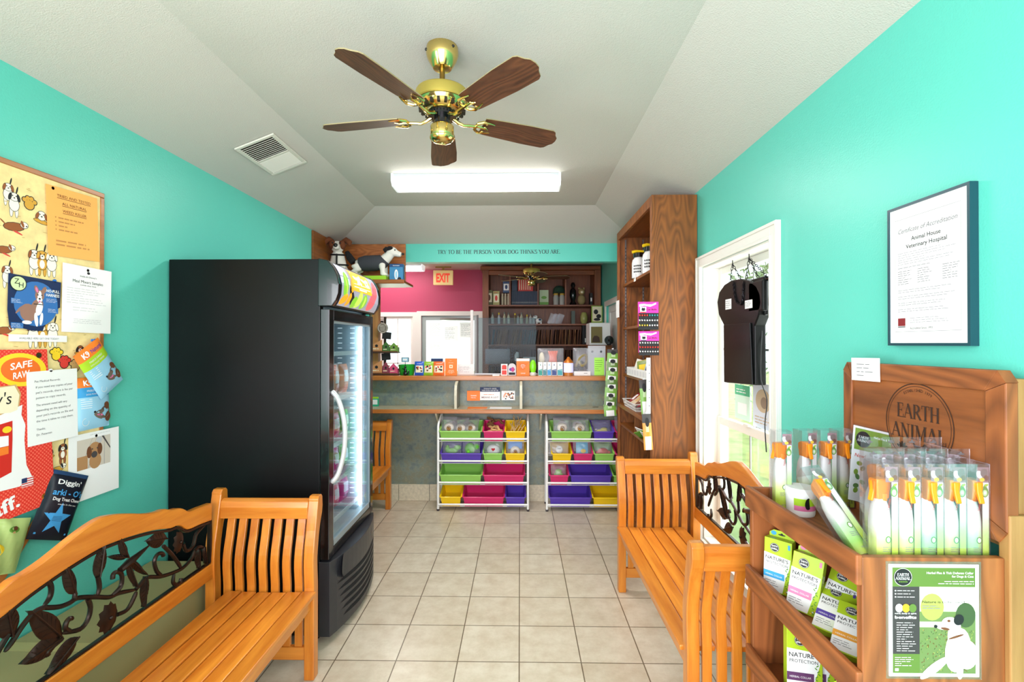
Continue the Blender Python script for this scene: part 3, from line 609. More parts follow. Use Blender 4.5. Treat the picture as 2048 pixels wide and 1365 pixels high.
    bd.tube([(b0[0]+d[0]*k,y-.008,b0[1]+d[1]*k) for k in (0,.12,.3,.5,.75,1)],[.011,.012,.015,.011,.007,.002],8)
    for a,b,w in (((745,415),(695,296),24),((745,415),(628,410),16),((760,430),(862,520),20),((748,455),(800,592),20)): teardrop(bd,q4(*a),q4(*b),w/3.012*1.9/964*1.0,y-.004)
    bd.build('iron_bird',[IRON],t)
    return t
bench=make_bench('honey wood bench against the left wall below the pinboard, its seat nearest the camera',(-1.228,1.668,0),90)
dup(bench,(.884,2.505,0),-90,'honey wood bench against the right wall under the window, beside the pine display stand')
dup(bench,(-1.50,4.02,0),90,'honey wood bench mostly hidden behind the black drinks-style cooler, near the counter')
bench['label']='honey wood bench against the left wall below the pinboard, nearest the camera'
# carton lying behind the left bench
t=thing('cardboard_carton','long olive-brown printed carton lying between the left bench back and the turquoise wall','box',(-1.70,1.72,0))
KH=mat('olive cardboard',(150,142,96),.8,bump=.05,bscale=40); 
m=MB().box(-.17,.17,-.72,.70,0,.50); m.build('carton_body',[KH],t,bev=.004)
m=MB(); 
for k in range(9): m.box(-.12+.0*k,.10,-.42+k*.03,-.419+k*.03,.5003,.5006)
for k in range(6): m.box(-.12+k*.044,-.119+k*.044,-.42,-.18,.5003,.5006)
m.build('printed_lines',mat('carton ink',(104,100,72),.8),t)
MB().box(-.16,.16,-.02,.03,.5002,.5005).build('packing_tape',mat('packing tape',(176,160,104),.3),t)

# ================================================================ GLASS DOOR FREEZER (local: front -Y, X along the door)
fz=thing('glass_door_freezer','tall black upright glass-door freezer with a lit curved sign panel','freezer',(-1.443,2.925,0),90)
HW,FD,BD=.38,-.43,.435      # half width, door plane, back
m=MB(); z0,z1=.05,2.052
# hollow carcase
m.box(-HW,-HW+.045,FD+.05,BD,z0,z1); m.box(HW-.045,HW,FD+.05,BD,z0,z1); m.box(-HW+.045,HW-.045,BD-.05,BD,z0,z1); m.box(-HW+.045,HW-.045,FD+.05,BD-.05,1.80,z1); m.box(-HW+.045,HW-.045,FD+.05,BD-.05,z0,.47)
m.build('cabinet',[BLK],fz,bev=.004)
m=MB(); LIN=mat('freezer white liner',(160,178,186),.35)
m.box(-HW+.046,-HW+.05,FD+.06,BD-.055,.471,1.799); m.box(HW-.05,HW-.046,FD+.06,BD-.055,.471,1.799); m.box(-HW+.05,HW-.05,BD-.055,BD-.051,.471,1.799); m.box(-HW+.05,HW-.05,FD+.06,BD-.055,.4705,.476); m.box(-HW+.05,HW-.05,FD+.06,BD-.055,1.793,1.7995); m.build('inner_liner',[LIN],fz)
# shelves of wire
SZ=[.56,.78,1.0,1.27,1.54]
for z in SZ:
    m=MB(); m.tube([(-HW+.06,FD+.085,z),(HW-.06,FD+.085,z),(HW-.06,BD-.08,z),(-HW+.06,BD-.08,z)],.004,6,closed=True)
    for k in range(26): x=-HW+.075+k*(2*HW-.15)/25; m.tube([(x,FD+.085,z+.002),(x,BD-.08,z+.002)],.0018,4)
    m.box(-HW+.06,HW-.06,FD+.078,FD+.082,z-.012,z+.014); m.build('wire_shelf',[WMET],fz)
# door
m=MB(); d0,d1=FD,FD+.048; zb,zt=.452,1.785
m.box(-HW,-HW+.062,d0,d1,zb,zt); m.box(HW-.05,HW,d0,d1,zb,zt); m.box(-HW+.062,HW-.05,d0,d1,zt-.06,zt); m.box(-HW+.062,HW-.05,d0,d1,zb,zb+.045)
door=m.build('door',[BLKG],fz,bev=.003)
m=MB(); x0,x1,a,b=-HW+.062,HW-.05,zb+.045,zt-.06; w=.012
m.box(x0,x0+w,d0+.004,d1,a,b); m.box(x1-w,x1,d0+.004,d1,a,b); m.box(x0,x1,d0+.004,d1,b-w,b); m.box(x0,x1,d0+.004,d1,a,a+w+.02); m.build('door_liner',[mat('grey door liner',(150,160,164),.35,metal=.3)],door)
MB().box(x0+w,x1-w,d0+.012,d0+.016,a+w,b-w).build('door_glass',[clear('freezer glass',(235,245,248),.06,.02)],door)
m=MB(); hp=smooth([(-HW+.03,d0-.002,1.345),(-HW+.035,d0-.035,1.30),(-HW+.05,d0-.058,1.2),(-HW+.056,d0-.064,1.1),(-HW+.05,d0-.058,1.0),(-HW+.035,d0-.035,.90),(-HW+.03,d0-.002,.855)],5)
m.tube(hp,[.010]+[.0135]*(len(hp)-2)+[.010],10); m.build('handle',[mat('silver plastic handle',(206,208,210),.3,metal=.4)],door)
LED=mat('lit led strip',(225,240,255),.4,emit=9)
m=MB().box(HW-.082,HW-.064,FD+.052,FD+.066,.50,1.74); m.build('led_strip',[LED],fz)
m=MB().box(-HW+.064,-HW+.078,FD+.052,FD+.066,.50,1.74); m.build('led_strip',[LED],fz)
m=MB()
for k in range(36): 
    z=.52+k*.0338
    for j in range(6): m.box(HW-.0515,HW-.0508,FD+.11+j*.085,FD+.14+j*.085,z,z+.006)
m.build('led_reflection_dashes',[mat('painted led reflections',(250,252,255),.3,emit=.6)],fz)  # pale glowing dashes painted on the liner as LED reflections
area_=bpy.data.lights.new('freezer_led','AREA'); area_.shape='RECTANGLE'; area_.size=1.2; area_.size_y=.02; area_.energy=3.2; area_.color=(.88,.95,1)
ol=bpy.data.objects.new('freezer_led',area_); COL.objects.link(ol); ol.location=(-1.08,3.23,1.12); ol.rotation_euler=(R(0),R(90),R(-60)); 
# header sign: curved
def hp_(off=0):
    z=[1.80,1.83,1.87,1.92,1.97,2.01,2.045]; y=[-.008,-.028,-.042,-.045,-.034,-.014,.014]
    return [(FD+b-off,c) for b,c in zip(y,z)]
P=hp_(); m=MB()
m.prism([(FD+.05,1.80)]+P+[(FD+.05,2.05)],-HW,HW,ax='x'); hd=m.build('header',[BLK],fz,bev=.003)
m=MB(); Q=hp_(.0035); vs=[];fs=[]; n=10; Q=[Q[0]]+Q[1:]
def hpos(u,v):   # u 0..1 along door, v 0..1 upwards
    v=.05+.9*v; k=min(5,int(v*6)); f_=v*6-k; a,b=hp_(.004)[k],hp_(.004)[k+1]
    return (-HW+.05+u*(2*HW-.09), a[0]+(b[0]-a[0])*f_, a[1]+(b[1]-a[1])*f_)
def hpatch(m,pts,mi,off): 
    vs=[]; 
    for u,v in pts: x,y,z=hpos(u,v); vs.append((x,y-off,z))
    m.add(vs,[tuple(range(len(vs)))],mi)
def hgrid(m,u0,u1,v0,v1,mi,off,nu=2,nv=8):
    for i in range(nu):
        for j in range(nv):
            a,b=u0+(u1-u0)*i/nu,u0+(u1-u0)*(i+1)/nu; c,d=v0+(v1-v0)*j/nv,v0+(v1-v0)*(j+1)/nv
            hpatch(m,[(a,c),(b,c),(b,d),(a,d)],mi,off)
def hleaf(m,u0,v0,u1,v1,w,mi,off,n=10):
    # ellipse blob split into strips so that it hugs the curve
    dx,dy=(u1-u0),(v1-v0); l=math.hypot(dx,dy)
    prev=None
    for i in range(n+1):
        t=i/n; ww=w*math.sqrt(max(0,1-(2*t-1)**2)); cu,cv=u0+dx*t,v0+dy*t; a=(cu-dy/l*ww,cv+dx/l*ww*2.2); b=(cu+dy/l*ww,cv-dx/l*ww*2.2)
        a=(a[0],min(1,max(0,a[1]))); b=(b[0],min(1,max(0,b[1])))
        if prev: hpatch(m,[prev[0],prev[1],b,a],mi,off)
        prev=(a,b)
E_=lambda n,c,e=.55: mat('backlit '+n,c,.3,emit=e)
hm=[E_('slate',(150,150,164)),E_('gold',(236,176,48)),E_('leaf',(130,190,50)),E_('orange',(240,160,30)),E_('rose',(226,96,104)),E_('white',(250,246,236),.9),E_('dark',(40,36,34),.1),E_('pale leaf',(190,220,90)),E_('lavender',(196,200,226))]
hgrid(m,0,1,0,1,0,0,4,10); hgrid(m,0,.2,.55,1,8,.0006,1,5)
hleaf(m,.07,.25,.14,.85,.055,2,.0012); hleaf(m,.12,.3,.11,.8,.012,7,.0016)
hleaf(m,.2,.55,.3,.05,.05,6,.001); hleaf(m,.02,.05,.14,.35,.05,3,.0013); hleaf(m,.16,.02,.22,.4,.035,3,.0013); hleaf(m,.24,.4,.27,.72,.035,3,.0013)
hleaf(m,.3,.0,.36,.35,.06,2,.0012); hleaf(m,.38,.02,.5,.5,.055,7,.0014); hleaf(m,.52,.02,.62,.45,.06,2,.0015); hleaf(m,.56,.08,.6,.4,.02,7,.0018)
hleaf(m,.72,.02,.86,.55,.085,4,.0013); hleaf(m,.84,.3,.93,.88,.07,4,.0015)
hgrid(m,.26,.78,.46,.98,1,.002,2,8); hgrid(m,.30,.74,.55,.565,5,.0023,1,1); hgrid(m,.42,.62,.50,.53,5,.0023,1,1)
vs,fs,x0_,x1_=text_geo('Instinct',.035); wd=x1_-x0_
m.add([(lambda u,v:(hpos(u,v)[0],hpos(u,v)[1]-.0026,hpos(u,v)[2]))(.30+.44*(a-x0_)/wd,.63+.3*b/.75) for a,b in vs],fs,5)
sp=m.build('sign_panel',hm,hd)
m=MB(); m.prism([(FD+.06,1.80)]+[(a-.006,b) for a,b in P]+[(FD+.06,2.056)],-HW-.004,-HW+.03,ax='x'); m.build('sign_trim',[BLKG],hd,bev=.004)
m=MB(); m.prism([(FD+.06,1.80)]+[(a-.006,b) for a,b in P]+[(FD+.06,2.056)],HW-.03,HW+.002,ax='x'); m.build('sign_trim',[BLKG],hd,bev=.004)
for x in (HW-.06,): MB().lathe([(0,-.006),(.008,-.006),(.01,0),(0,0)],(x,FD-.002,1.792),10,ax='y').build('key_lock',[BRASS],fz)
# lower grille: bowed front
m=MB(); n=14; xs_=[-HW+2*HW*i/n for i in range(n+1)]; bow=[FD-.005-.06*math.cos((x/HW)*math.pi/2)**.8*1 if abs(x)<HW-.001 else FD-.005 for x in xs_]
prof=[(x,y) for x,y in zip(xs_,bow)]+[(HW,FD+.06),(-HW,FD+.06)]
m.prism(prof,.045,.44,ax='z'); gr=m.build('grille',[mat('charcoal grille plastic',(44,44,48),.35)],fz,bev=.002)
for k in range(6):
    z=.30-k*.040; m=MB(); w_=HW*(.86-.03*k)
    pts=[]; 
    for i in range(n+1):
        x=-w_+2*w_*i/n; y=FD-.005-.06*math.cos((x/HW)*math.pi/2)**.8; pts.append((x,y))
    sag=[-.02*math.cos(p[0]/w_*math.pi/2) for p in pts]
    vs=[(p[0],p[1]-.0012,z+s_-.0) for p,s_ in zip(pts,sag)]+[(p[0],p[1]-.0012,z+s_+.022*(1-abs(p[0]/w_)**6)) for p,s_ in zip(pts,sag)]
    m.add(vs,[(i,i+1,n+2+i,n+1+i) for i in range(n)]); m.build('vent_slot',[mat('black void',(6,6,7),.9)],gr)
for sx in (-1,1):
    m=MB(); x=sx*(HW-.12); y=FD-.004-.06*math.cos((x/HW)*math.pi/2)**.8; m.T((x,y,.375),(0,0,R(-sx*12) if sx<0 else R(12))).lathe([(0,-.008),(.055,-.007),(.066,0)],n=26,ax='y'); 
    for k,v_ in enumerate(m.v): pass
    o_=m.build('control_cover',[mat('blue black gloss',(16,20,34),.1,coat=.5)],gr)
for sx in (-1,1):
    for y in (FD+.1,BD-.08): MB().lathe([(0,0),(.022,0),(.022,.012),(.012,.014),(.012,.055),(0,.055)],(sx*(HW-.07),y,0),12).build('foot',[BLKG],fz)
# stock inside the freezer: frozen food bags
def colbag(pal):
    def f(u,v):
        if v>.78: return 0
        if abs(u)<.55 and -.1<v<.55: return 1
        if abs(u)<.5 and v<-.35: return 2
        return 0
    return f
FB=[('orange and white',(232,150,110),(244,240,232),(226,110,60)),('green',(70,170,90),(220,236,200),(244,240,232)),('purple',(96,84,170),(230,224,240),(70,60,130)),('bright green',(90,190,70),(236,240,226),(40,120,60)),('magenta',(190,60,130),(240,220,232),(130,40,96)),('blue',(60,130,200),(236,240,244),(240,200,60)),('salmon',(224,120,120),(244,236,230),(160,60,60))]
k=0; posn={0:'floor rack',1:'lowest wire shelf',2:'second wire shelf',3:'middle wire shelf',4:'upper wire shelf'}; side=['at the hinge side','in the middle','at the handle side','beside the handle']
rows={3:[0,0,5,6],2:[1,6,3,1],1:[3,4,1,2],0:[4,6,4,2]}
for sh,cols in rows.items():
    zz=SZ[sh]+.006
    for i,ci in enumerate(cols):
        nm,a,b,c=FB[ci]; w,h=.13,.155 if sh!=3 else .19; x=.245-i*.158; y0=FD+.16
        for dp in range(2):
            t=MB().pillow(w,h,.06,8,10,colbag(0),wr=.004,seed=k); t.v=[v+Vector((0,0,h/2)) for v in t.v]
            o=t.build('frozen_food_bag',[mat('bag '+nm,a,.3),mat('bag label '+nm,b,.35),mat('bag band '+nm,c,.35)])
            wp=Vector((x,y0+dp*.10,zz)); o.location=(-1.443-wp.y,2.925+wp.x,zz); o.rotation_euler=(0,0,R(90+rnd.uniform(-6,6)))
            tag(o,f'{nm} frozen bag {side[i]}, {posn[sh]}, {"front" if dp==0 else "rear"}','frozen food','frozen food bags in the freezer'); k+=1
# ================================================================ RECEPTION COUNTER
LAM=bpy.data.materials.new('blue grey speckled laminate'); LAM.use_nodes=True
def _lam(m):
    n=m.node_tree.nodes; L=m.node_tree.links; b=n['Principled BSDF']; t=n.new('ShaderNodeTexCoord')
    z=n.new('ShaderNodeTexNoise'); z.inputs['Scale'].default_value=11; z.inputs['Detail'].default_value=9; z.inputs['Roughness'].default_value=.72; L.new(t.outputs['Object'],z.inputs['Vector'])
    c=n.new('ShaderNodeValToRGB'); e=c.color_ramp.elements; e[0].position=.3; e[0].color=C(98,110,112); e[1].position=.72; e[1].color=C(154,152,124)
    for p,q in ((.42,(112,124,120)),(.5,(128,138,124)),(.58,(124,126,108))): k=e.new(p); k.color=C(*q)
    L.new(z.outputs['Fac'],c.inputs[0]); L.new(c.outputs[0],b.inputs['Base Color']); b.inputs['Roughness'].default_value=.35
_lam(LAM)
ct=thing('reception_counter','long grey-blue laminate reception counter with two honey oak ledges','counter',(-.17,4.97,0))
ZU=W(900,752.5,1,4.80).z; ZL=W(900,820,1,4.62).z
MB().box(-1.54,XR-.003,4.91,5.03,0,ZU-.045).build('front_panel',[LAM],ct,world=True)
TB=tile_mat('beige base tile',-.03+TILE*9,.0,TILE,up=False)
m=MB(); xx=-1.545
gx=[-1.545]+[W(x,990,1,4.9).x for x in (797.5,859)]; gx+= [gx[-1]+TILE*k for k in range(1,8)]; gx=[g for g in gx if g<XR]+[XR-.003]
for a,b in zip(gx,gx[1:]): m.box(a+.002,b-.002,4.895,4.91,0.001,.168)
m.build('tile_base',[mat('beige base tile plain',(206,196,172),.4,var=.15,vscale=40)],ct,world=True,bev=.002)
OKT=wood('honey oak counter edge',(206,130,62),(162,94,40),'X',1.0,.3,.3,isl=.05)
MB().box(-1.54,XR-.003,4.80,5.16,ZU-.045,ZU).build('upper_ledge',[OKT],ct,world=True,bev=.005)
m=MB().box(-1.54,XR-.003,4.62,4.91,ZL-.038,ZL); m.build('lower_ledge',[OKT],ct,world=True,bev=.005)
MB().box(-1.54,XR-.003,4.64,4.908,ZL+.0002,ZL+.002).build('ledge_laminate',[mat('grey beige laminate',(176,166,140),.35,var=.15,vscale=20)],ct,world=True)
LE=mat('cream laminate edge',(206,200,176),.4)
for px in (911,1042):
    x=W(px,800,1,4.66).x; h=ZU-.05-ZL; p=[(4.91,ZL+.002)]+[(4.91-.24*math.cos(R(a))**.6 if a<90 else 4.91,ZL+.002+h*min(1,math.sin(R(a))+.0)) for a in range(0,91,10)]
    p=[(4.91,ZL+.002),(4.665,ZL+.002),(4.66,ZL+h*.5),(4.668,ZL+h*.7),(4.69,ZL+h*.86),(4.73,ZL+h*.95),(4.78,ZL+h),(4.91,ZL+h)]
    MB().prism(p,x-.012,x+.012,ax='x').build('divider',[LAM if px<1000 else LAM,],ct,world=True,bev=.002)
    MB().strip(p[1:7],[(a-.003,b+.001) for a,b in p[1:7]],x-.0125,x+.0125,ax='x').build('divider_edge',[LE],ct,world=True)
for px in (873,1082): 
    x=W(px,850,1,4.7).x; m=MB(); m.prism([(4.905,ZL-.04),(4.66,ZL-.04),(4.66,ZL-.055),(4.88,ZL-.21),(4.905,ZL-.24)],x-.009,x+.009,ax='x'); m.build('bracket',[LE],ct,world=True,bev=.002)
MB().box(-1.54,-1.47,4.975,5.06,ZU,2.445).build('oak_post',[wood('pale oak post',(206,146,86),(166,108,56),'Z',1,.5,0,isl=.05)],ct,world=True,bev=.003)
# ================================================================ TOY RACKS AND BINS
BC={'lime green':(150,206,96),'magenta':(214,48,110),'yellow':(246,204,22),'purple':(92,64,176)}
def bin_proto(w,col,loc,label,cat='bin'):
    t=thing('storage_bin',label,cat,loc,0,'coloured plastic bins in the two white racks',rx=17)
    c=BC[col]; M_=mat('plastic '+col,c,.32); h,L=.105,.25; tb=.016
    def ringv(s,z,ins): 
        a=w/2-ins; return [(-a,ins*.8,z),(a,ins*.8,z),(a,L-ins*.8,z),(-a,L-ins*.8,z)]
    m=MB(); th=.003
    o1,o2=ringv(0,0,tb),ringv(0,h,.006); i1,i2=ringv(0,th,tb+th),ringv(0,h,.006+th)
    vs=o1+o2+i1+i2; fs=[(3,2,1,0)]+[(i,(i+1)%4,4+(i+1)%4,4+i) for i in range(4)]+[(8,9,10,11)]+[(8+(i+1)%4,8+i,12+i,12+(i+1)%4) for i in range(4)]+[(4+i,4+(i+1)%4,12+(i+1)%4,12+i) for i in range(4)]
    m.add(vs,fs); m.build('tub',[M_],t,bev=.003)
    m=MB(); a=w/2
    m.tube([(-a+.008,.004,h),(a-.008,.004,h),(a,.012,h),(a,L-.012,h),(a-.008,L-.004,h),(-a+.008,L-.004,h),(-a,L-.012,h),(-a,.012,h)],.0068,8,closed=True); m.build('rim',[M_],t)
    return t
PRO={}
RACKS=[('left',W(876,1022,1,4.61).x,W(1056,1022,1,4.61).x),('right',W(1094,1022,1,4.61).x,W(1094,1022,1,4.61).x+.867)]
X3=lambda cx:W(cx/3.938+740,900,1,4.62).x
LAY={'left':[[('lime green',545,880),('magenta',888,1058),('yellow',1062,1228)],[('purple',555,885),('lime green',888,1048),('yellow',1060,1226)],[('lime green',548,882),('magenta',890,1218)],[('yellow',552,722),('magenta',730,1060),('purple',1064,1226)]],
     'right':[[('lime green',1420,1750),('purple',1755,1925),('magenta',1932,2100)],[('yellow',1430,1592),('magenta',1598,1758),('lime green',1764,1925),('magenta',1932,2096)],[('magenta',1412,1568),('purple',1574,1905),('lime green',1912,2072)],[('purple',1410,1745),('yellow',1752,2082)]]}
RZ=[W(960,y,1,4.6).z for y in (879,923.5,966.7,1010.8)]
tier=['top','second','third','bottom']; BINS={}
for nm,x0,x1 in RACKS:
    t=thing('bin_rack',f'white tubular four-tier bin rack, the {nm} one of two below the counter','rack',((x0+x1)/2,4.75,0)); r=.0125
    for x in (x0,x1):
        m=MB().tube([(x,4.615,.012),(x,4.615,.80),(x,4.63,.825),(x,4.82,.905),(x,4.835,.90),(x,4.84,.012)],.0115,10); m.build('side_frame',[WMET],t,world=True)
        for y in (4.615,4.84): MB().lathe([(0,0),(.013,0),(.014,.018),(0,.019)],(x,y,0),10).build('foot_cap',[DGREY],t,world=True)
    for z in RZ:
        MB().tube([(x0,4.612,z),(x1,4.612,z)],.0095,10).build('front_rail',[WMET],t,world=True)
        MB().tube([(x0,4.842,z+.026),(x1,4.842,z+.026)],.005,8).build('rear_rail',[WMET],t,world=True)
        MB().tube([(x0,4.66,z-.032),(x1,4.66,z-.032)],.005,8).build('under_rail',[WMET],t,world=True)
    cnt={}
    for ti,row in enumerate(LAY[nm]):
        for col,a,b in row:
            xa,xb=X3(a),X3(b)
            if xb>x1+.0: xb=min(xb,x1-.01)
            w=xb-xa-.004; wide='wide ' if b-a>250 else 'narrow '
            dup_=[q for q in row if q[0]==col and (q[2]-q[1]>250)==(b-a>250)]
            lb=f'{wide}{col} bin on the {tier[ti]} tier of the {nm} white rack'
            o=bin_proto(w,col,((xa+xb)/2,4.627,RZ[ti]-.03),lb); BINS[(nm,ti,row.index((col,a,b)))]=((xa+xb)/2,RZ[ti]-.03,w)
# contents
CB=clear('clear plastic bag',(252,252,255),.10,.25,haze=.16)
def bagtoy(label,x,z,y,w,h,draw,rx=-25,rz=0,seed=0,name='bagged_toy',cat='dog toy',group=None,bagm=None):
    t=thing(name,label,cat,(x,y,z),rz,group,rx=rx); t.scale=(1.15,1.15,1.25)
    draw(t)
    m=MB().pillow(w,h,.05,12,12,wr=.006,seed=seed,c=(0,0,h/2)); m.build('plastic_bag',[bagm or CB],t); return t
def hedgehog(t):
    m=MB(); m.ball((0,-.002,.045),(.042,.018,.036),0); m.build('toy_body',[mat('cream plush',(236,222,196),.9,bump=.4,bscale=200)],t)
    m=MB(); m.ball((0,-.018,.036),(.021,.007,.021)); m.build('toy_face',[mat('brown plush',(150,110,60),.9)],t)
    m=MB(); m.ball((-.007,-.0245,.042),.0028,n=8,k=6); m.ball((.007,-.0245,.042),.0028,n=8,k=6); m.ball((0,-.025,.035),.003,n=8,k=6); m.build('toy_eyes',[BLKG],t)
def blob(nm,col,shape):
    def f(t):
        m=MB(); 
        for c,r in shape: m.ball(c,r)
        m.build(nm,[mat('plush '+str(col),col,.85,bump=.3,bscale=200)],t)
    return f
def binpos(k,dx,dy=.06,dz=.03): x,z,w=BINS[k]; return x+dx,z+dz+.018,4.63+dy
G='hedgehog toys in clear bags in the lime bins'
for i,(dx,dy,dz,hh) in enumerate(((-.12,.045,.055,.13),(-.015,.05,.05,.13),(.085,.05,.055,.13),(-.10,.13,.075,.12),(.04,.14,.075,.12))):
    x,z,y=binpos(('left',0,0),dx,dy,dz); bagtoy(['hedgehog plush in clear bag, left end of the left lime bin','hedgehog plush in clear bag, middle front of the left lime bin','hedgehog plush in clear bag, right front of the left lime bin','crumpled clear bag with plush at the back left of the left lime bin','crumpled clear bag with plush at the back right of the left lime bin'][i],x,z,y,.13,hh,hedgehog,-20-8*i,rnd.uniform(-10,10),i+1,'bagged_hedgehog_toy',group=G)
for i,(dx,dy,dz,hh) in enumerate(((-.08,.045,.055,.12),(.09,.045,.055,.12),(-.07,.13,.075,.12),(.08,.14,.075,.12))):
    x,z,y=binpos(('right',0,0),dx,dy,dz); bagtoy(['hedgehog plush in clear bag, front left of the right lime bin','hedgehog plush in clear bag, front right of the right lime bin','crumpled clear bag with plush at the back left of the right lime bin','crumpled clear bag with plush at the back right of the right lime bin'][i],x,z,y,.15,hh,hedgehog,-20-8*i,rnd.uniform(-10,10),i+11,'bagged_hedgehog_toy',group=G)
x,z,y=binpos(('left',1,0),-.10,.05,.05); bagtoy('pale green plush toy in a clear bag, left side of the purple bin',x,z,y,.16,.11,blob('toy_body',(140,214,90),(((-.04,0,.05),(.02,.02,.03)),((.0,0,.035),(.05,.02,.022)),((.045,0,.06),(.03,.018,.02)))),-15,0,31)
x,z,y=binpos(('left',1,0),.085,.05,.045); bagtoy('bright green plush toy in a clear bag, right side of the purple bin',x,z,y,.15,.13,blob('toy_body',(110,206,50),(((-.01,0,.055),(.045,.025,.045)),((.045,0,.07),(.025,.02,.024)),((-.02,-.02,.03),(.016,.012,.014)))),-15,0,32)
def heart(t):
    MB().ball((0,0,.05),(.055,.022,.04)).build('toy_body',[mat('white plush',(232,234,228),.9,bump=.3,bscale=200)],t)
    m=MB(); p=[(.016*math.sin(a)**3*1.0,.05+.0009*(13*math.cos(a)-5*math.cos(2*a)-2*math.cos(3*a)-math.cos(4*a))) for a in [2*math.pi*i/24 for i in range(24)]]; m.prism(p,-.026,-.018); m.build('red_heart',[mat('red felt',(200,34,44),.8)],t)
x,z,y=binpos(('left',1,1),0,.045,.045); bagtoy('white plush toy with a red heart, bagged, in the narrow lime bin',x,z,y,.16,.12,heart,-12,0,33)
def bluehog(t):
    hedgehog(t); MB().box(-.06,.06,.012,.018,.06,.115).build('header_card',[mat('blue card',(40,140,220),.4)],t)
x,z,y=binpos(('left',1,2),0,.045,.04); bagtoy('hedgehog toy with a blue header card in the yellow bin',x,z,y,.15,.13,bluehog,-12,0,34)
x,z,y=binpos(('right',0,1),0,.06,.04); bagtoy('yellow toy in a clear bag in the narrow purple bin',x,z,y,.16,.13,blob('toy_body',(214,204,80),(((0,0,.03),(.05,.02,.016)),((.02,0,.05),(.03,.015,.014)))),-40,0,35)
x,z,y=binpos(('right',1,0),-.045,.03,.05); bagtoy('white round toy in a clear bag hanging over the yellow bin',x,z,y,.19,.11,lambda t:(MB().ball((.02,0,.05),(.032,.022,.03)).build('toy_body',[mat('white plush',(232,234,228),.9)],t),MB().box(.006,.034,-.0235,-.021,.055,.06).build('toy_eyes',[BLACK],t)),-10,-8,36)
def seab(t):
    MB().box(-.05,.05,-.002,.004,.01,.11).build('header_card',[mat('sea blue card',(70,180,216),.4)],t); m=MB(); m.ell(.01,.045,.022,.016,-.0032); m.build('duck_print',[YEL],t)
x,z,y=binpos(('right',1,1),0,.05,.04); bagtoy('light blue toy pack in the narrow magenta bin of the right rack',x,z,y,.15,.14,seab,-15,0,37)
x,z,y=binpos(('right',1,2),0,.045,.045); bagtoy('red plush crab toy in a clear bag in the lime bin',x,z,y,.15,.11,blob('toy_body',(226,80,60),(((0,0,.04),(.045,.02,.026)),((-.05,0,.03),(.016,.012,.014)),((.05,0,.03),(.016,.012,.014)),((0,-.015,.05),(.02,.01,.012)))),-15,0,38)
x,z,y=binpos(('right',2,0),0,.05,.03); bagtoy('green and white toy in a clear bag in the magenta third-tier bin',x,z,y,.13,.11,blob('toy_body',(150,206,90),(((0,0,.035),(.04,.02,.02)),((.0,0,.06),(.028,.016,.018)))),-20,0,39)
x,z,y=binpos(('right',0,2),-.02,.06,.04); bagtoy('pink toy in a clear bag in the magenta bin at the right rack end',x,z,y,.12,.14,blob('toy_body',(220,110,150),(((0,0,.04),(.03,.02,.03)),)),-15,0,40)
# chews in the magenta bin and sticks in the yellow bin
k=('left',0,1)
for i in range(9):
    x,z,y=binpos(k,rnd.uniform(-.055,.055),.03+.018*i,.05+.012*i); t=MB()
    c=(214,168,110) if i<4 else (126,84,50)
    pts=[(-.05+.02*j,rnd.uniform(-.008,.008),rnd.uniform(-.012,.012)) for j in range(6)]
    t.tube(pts,[.008,.014,.011,.014,.012,.008],7); o=t.build('rawhide_chew',[mat('chew '+str(c),c,.7,bump=.5,bscale=60)]); o.location=(x,y,z+.02); o.rotation_euler=(rnd.uniform(-.5,.5),rnd.uniform(-.9,.9),rnd.uniform(-.6,.6))
    tag(o,'pale tan chew lying at the front of the magenta top bin' if i<4 else 'dark brown chew heaped at the back of the magenta top bin','dog chew','chews heaped in the magenta bin')
k=('left',0,2)
for i in range(14):
    x,z,y=binpos(k,rnd.uniform(-.06,.06),.03+.009*i,.045+.006*i); t=MB().tube([(0,0,-.055),(.003,0,0),(0,.003,.055)],.0045,6); o=t.build('chew_stick',[mat('tan stick',(190,160,110),.6,var=.3)]); o.location=(x,y,z+.045); o.rotation_euler=(R(-25),R(rnd.uniform(-45,45)),0)
    tag(o,'thin tan chew stick standing in the yellow top-tier bin','dog chew','chew sticks in the yellow bin')
# ================================================================ OAK SHELF UNIT (right)
su=thing('oak_bookcase','tall stained oak open shelf unit with a broad grained side, right of the counter','shelving',(1.04,3.87,0))
UX0,UX1,UY0,UY1,UZ=.895,XR-.004,3.29,4.46,2.615
MB().box(UX0+.02,UX1,UY0,UY0+.02,0,UZ).build('side_panel',[OAK],su,world=True,bev=.001)
MB().box(UX0+.02,UX1,UY1-.02,UY1,0,UZ).build('side_panel',[OAK],su,world=True,bev=.001)
MB().box(UX1-.012,UX1,UY0+.02,UY1-.02,0,UZ-.02).build('back_panel',[OAK],su,world=True)
MB().box(UX0+.02,UX1-.012,UY0+.02,UY1-.02,UZ-.04,UZ).build('top_panel',[OAKY],su,world=True)
m=MB(); m.box(UX0,UX0+.02,UY0,UY0+.045,0,UZ); m.box(UX0,UX0+.02,UY1-.045,UY1,0,UZ); m.box(UX0,UX0+.02,UY0+.045,UY1-.045,UZ-.07,UZ); m.build('face_frame',[OAK],su,world=True,bev=.002)
ZA=W(1295,540,0,.93).z; ZB=W(1252,655,0,.96).z; ZC=W(1252,748,0,.96).z; ZD=W(1238,806,0,.9).z
for z in (ZA,ZB,ZC): MB().box(.945,UX1-.012,UY0+.02,UY1-.02,z-.022,z).build('shelf',[OAKY],su,world=True,bev=.002)
MB().box(UX0-.002,UX1-.012,UY0+.02,UY1-.02,ZD-.032,ZD).build('shelf',[OAKY],su,world=True,bev=.003)
MB().box(UX0+.02,UX1-.012,UY0+.02,UY1-.02,.86,.88).build('shelf',[OAKY],su,world=True,bev=.002)
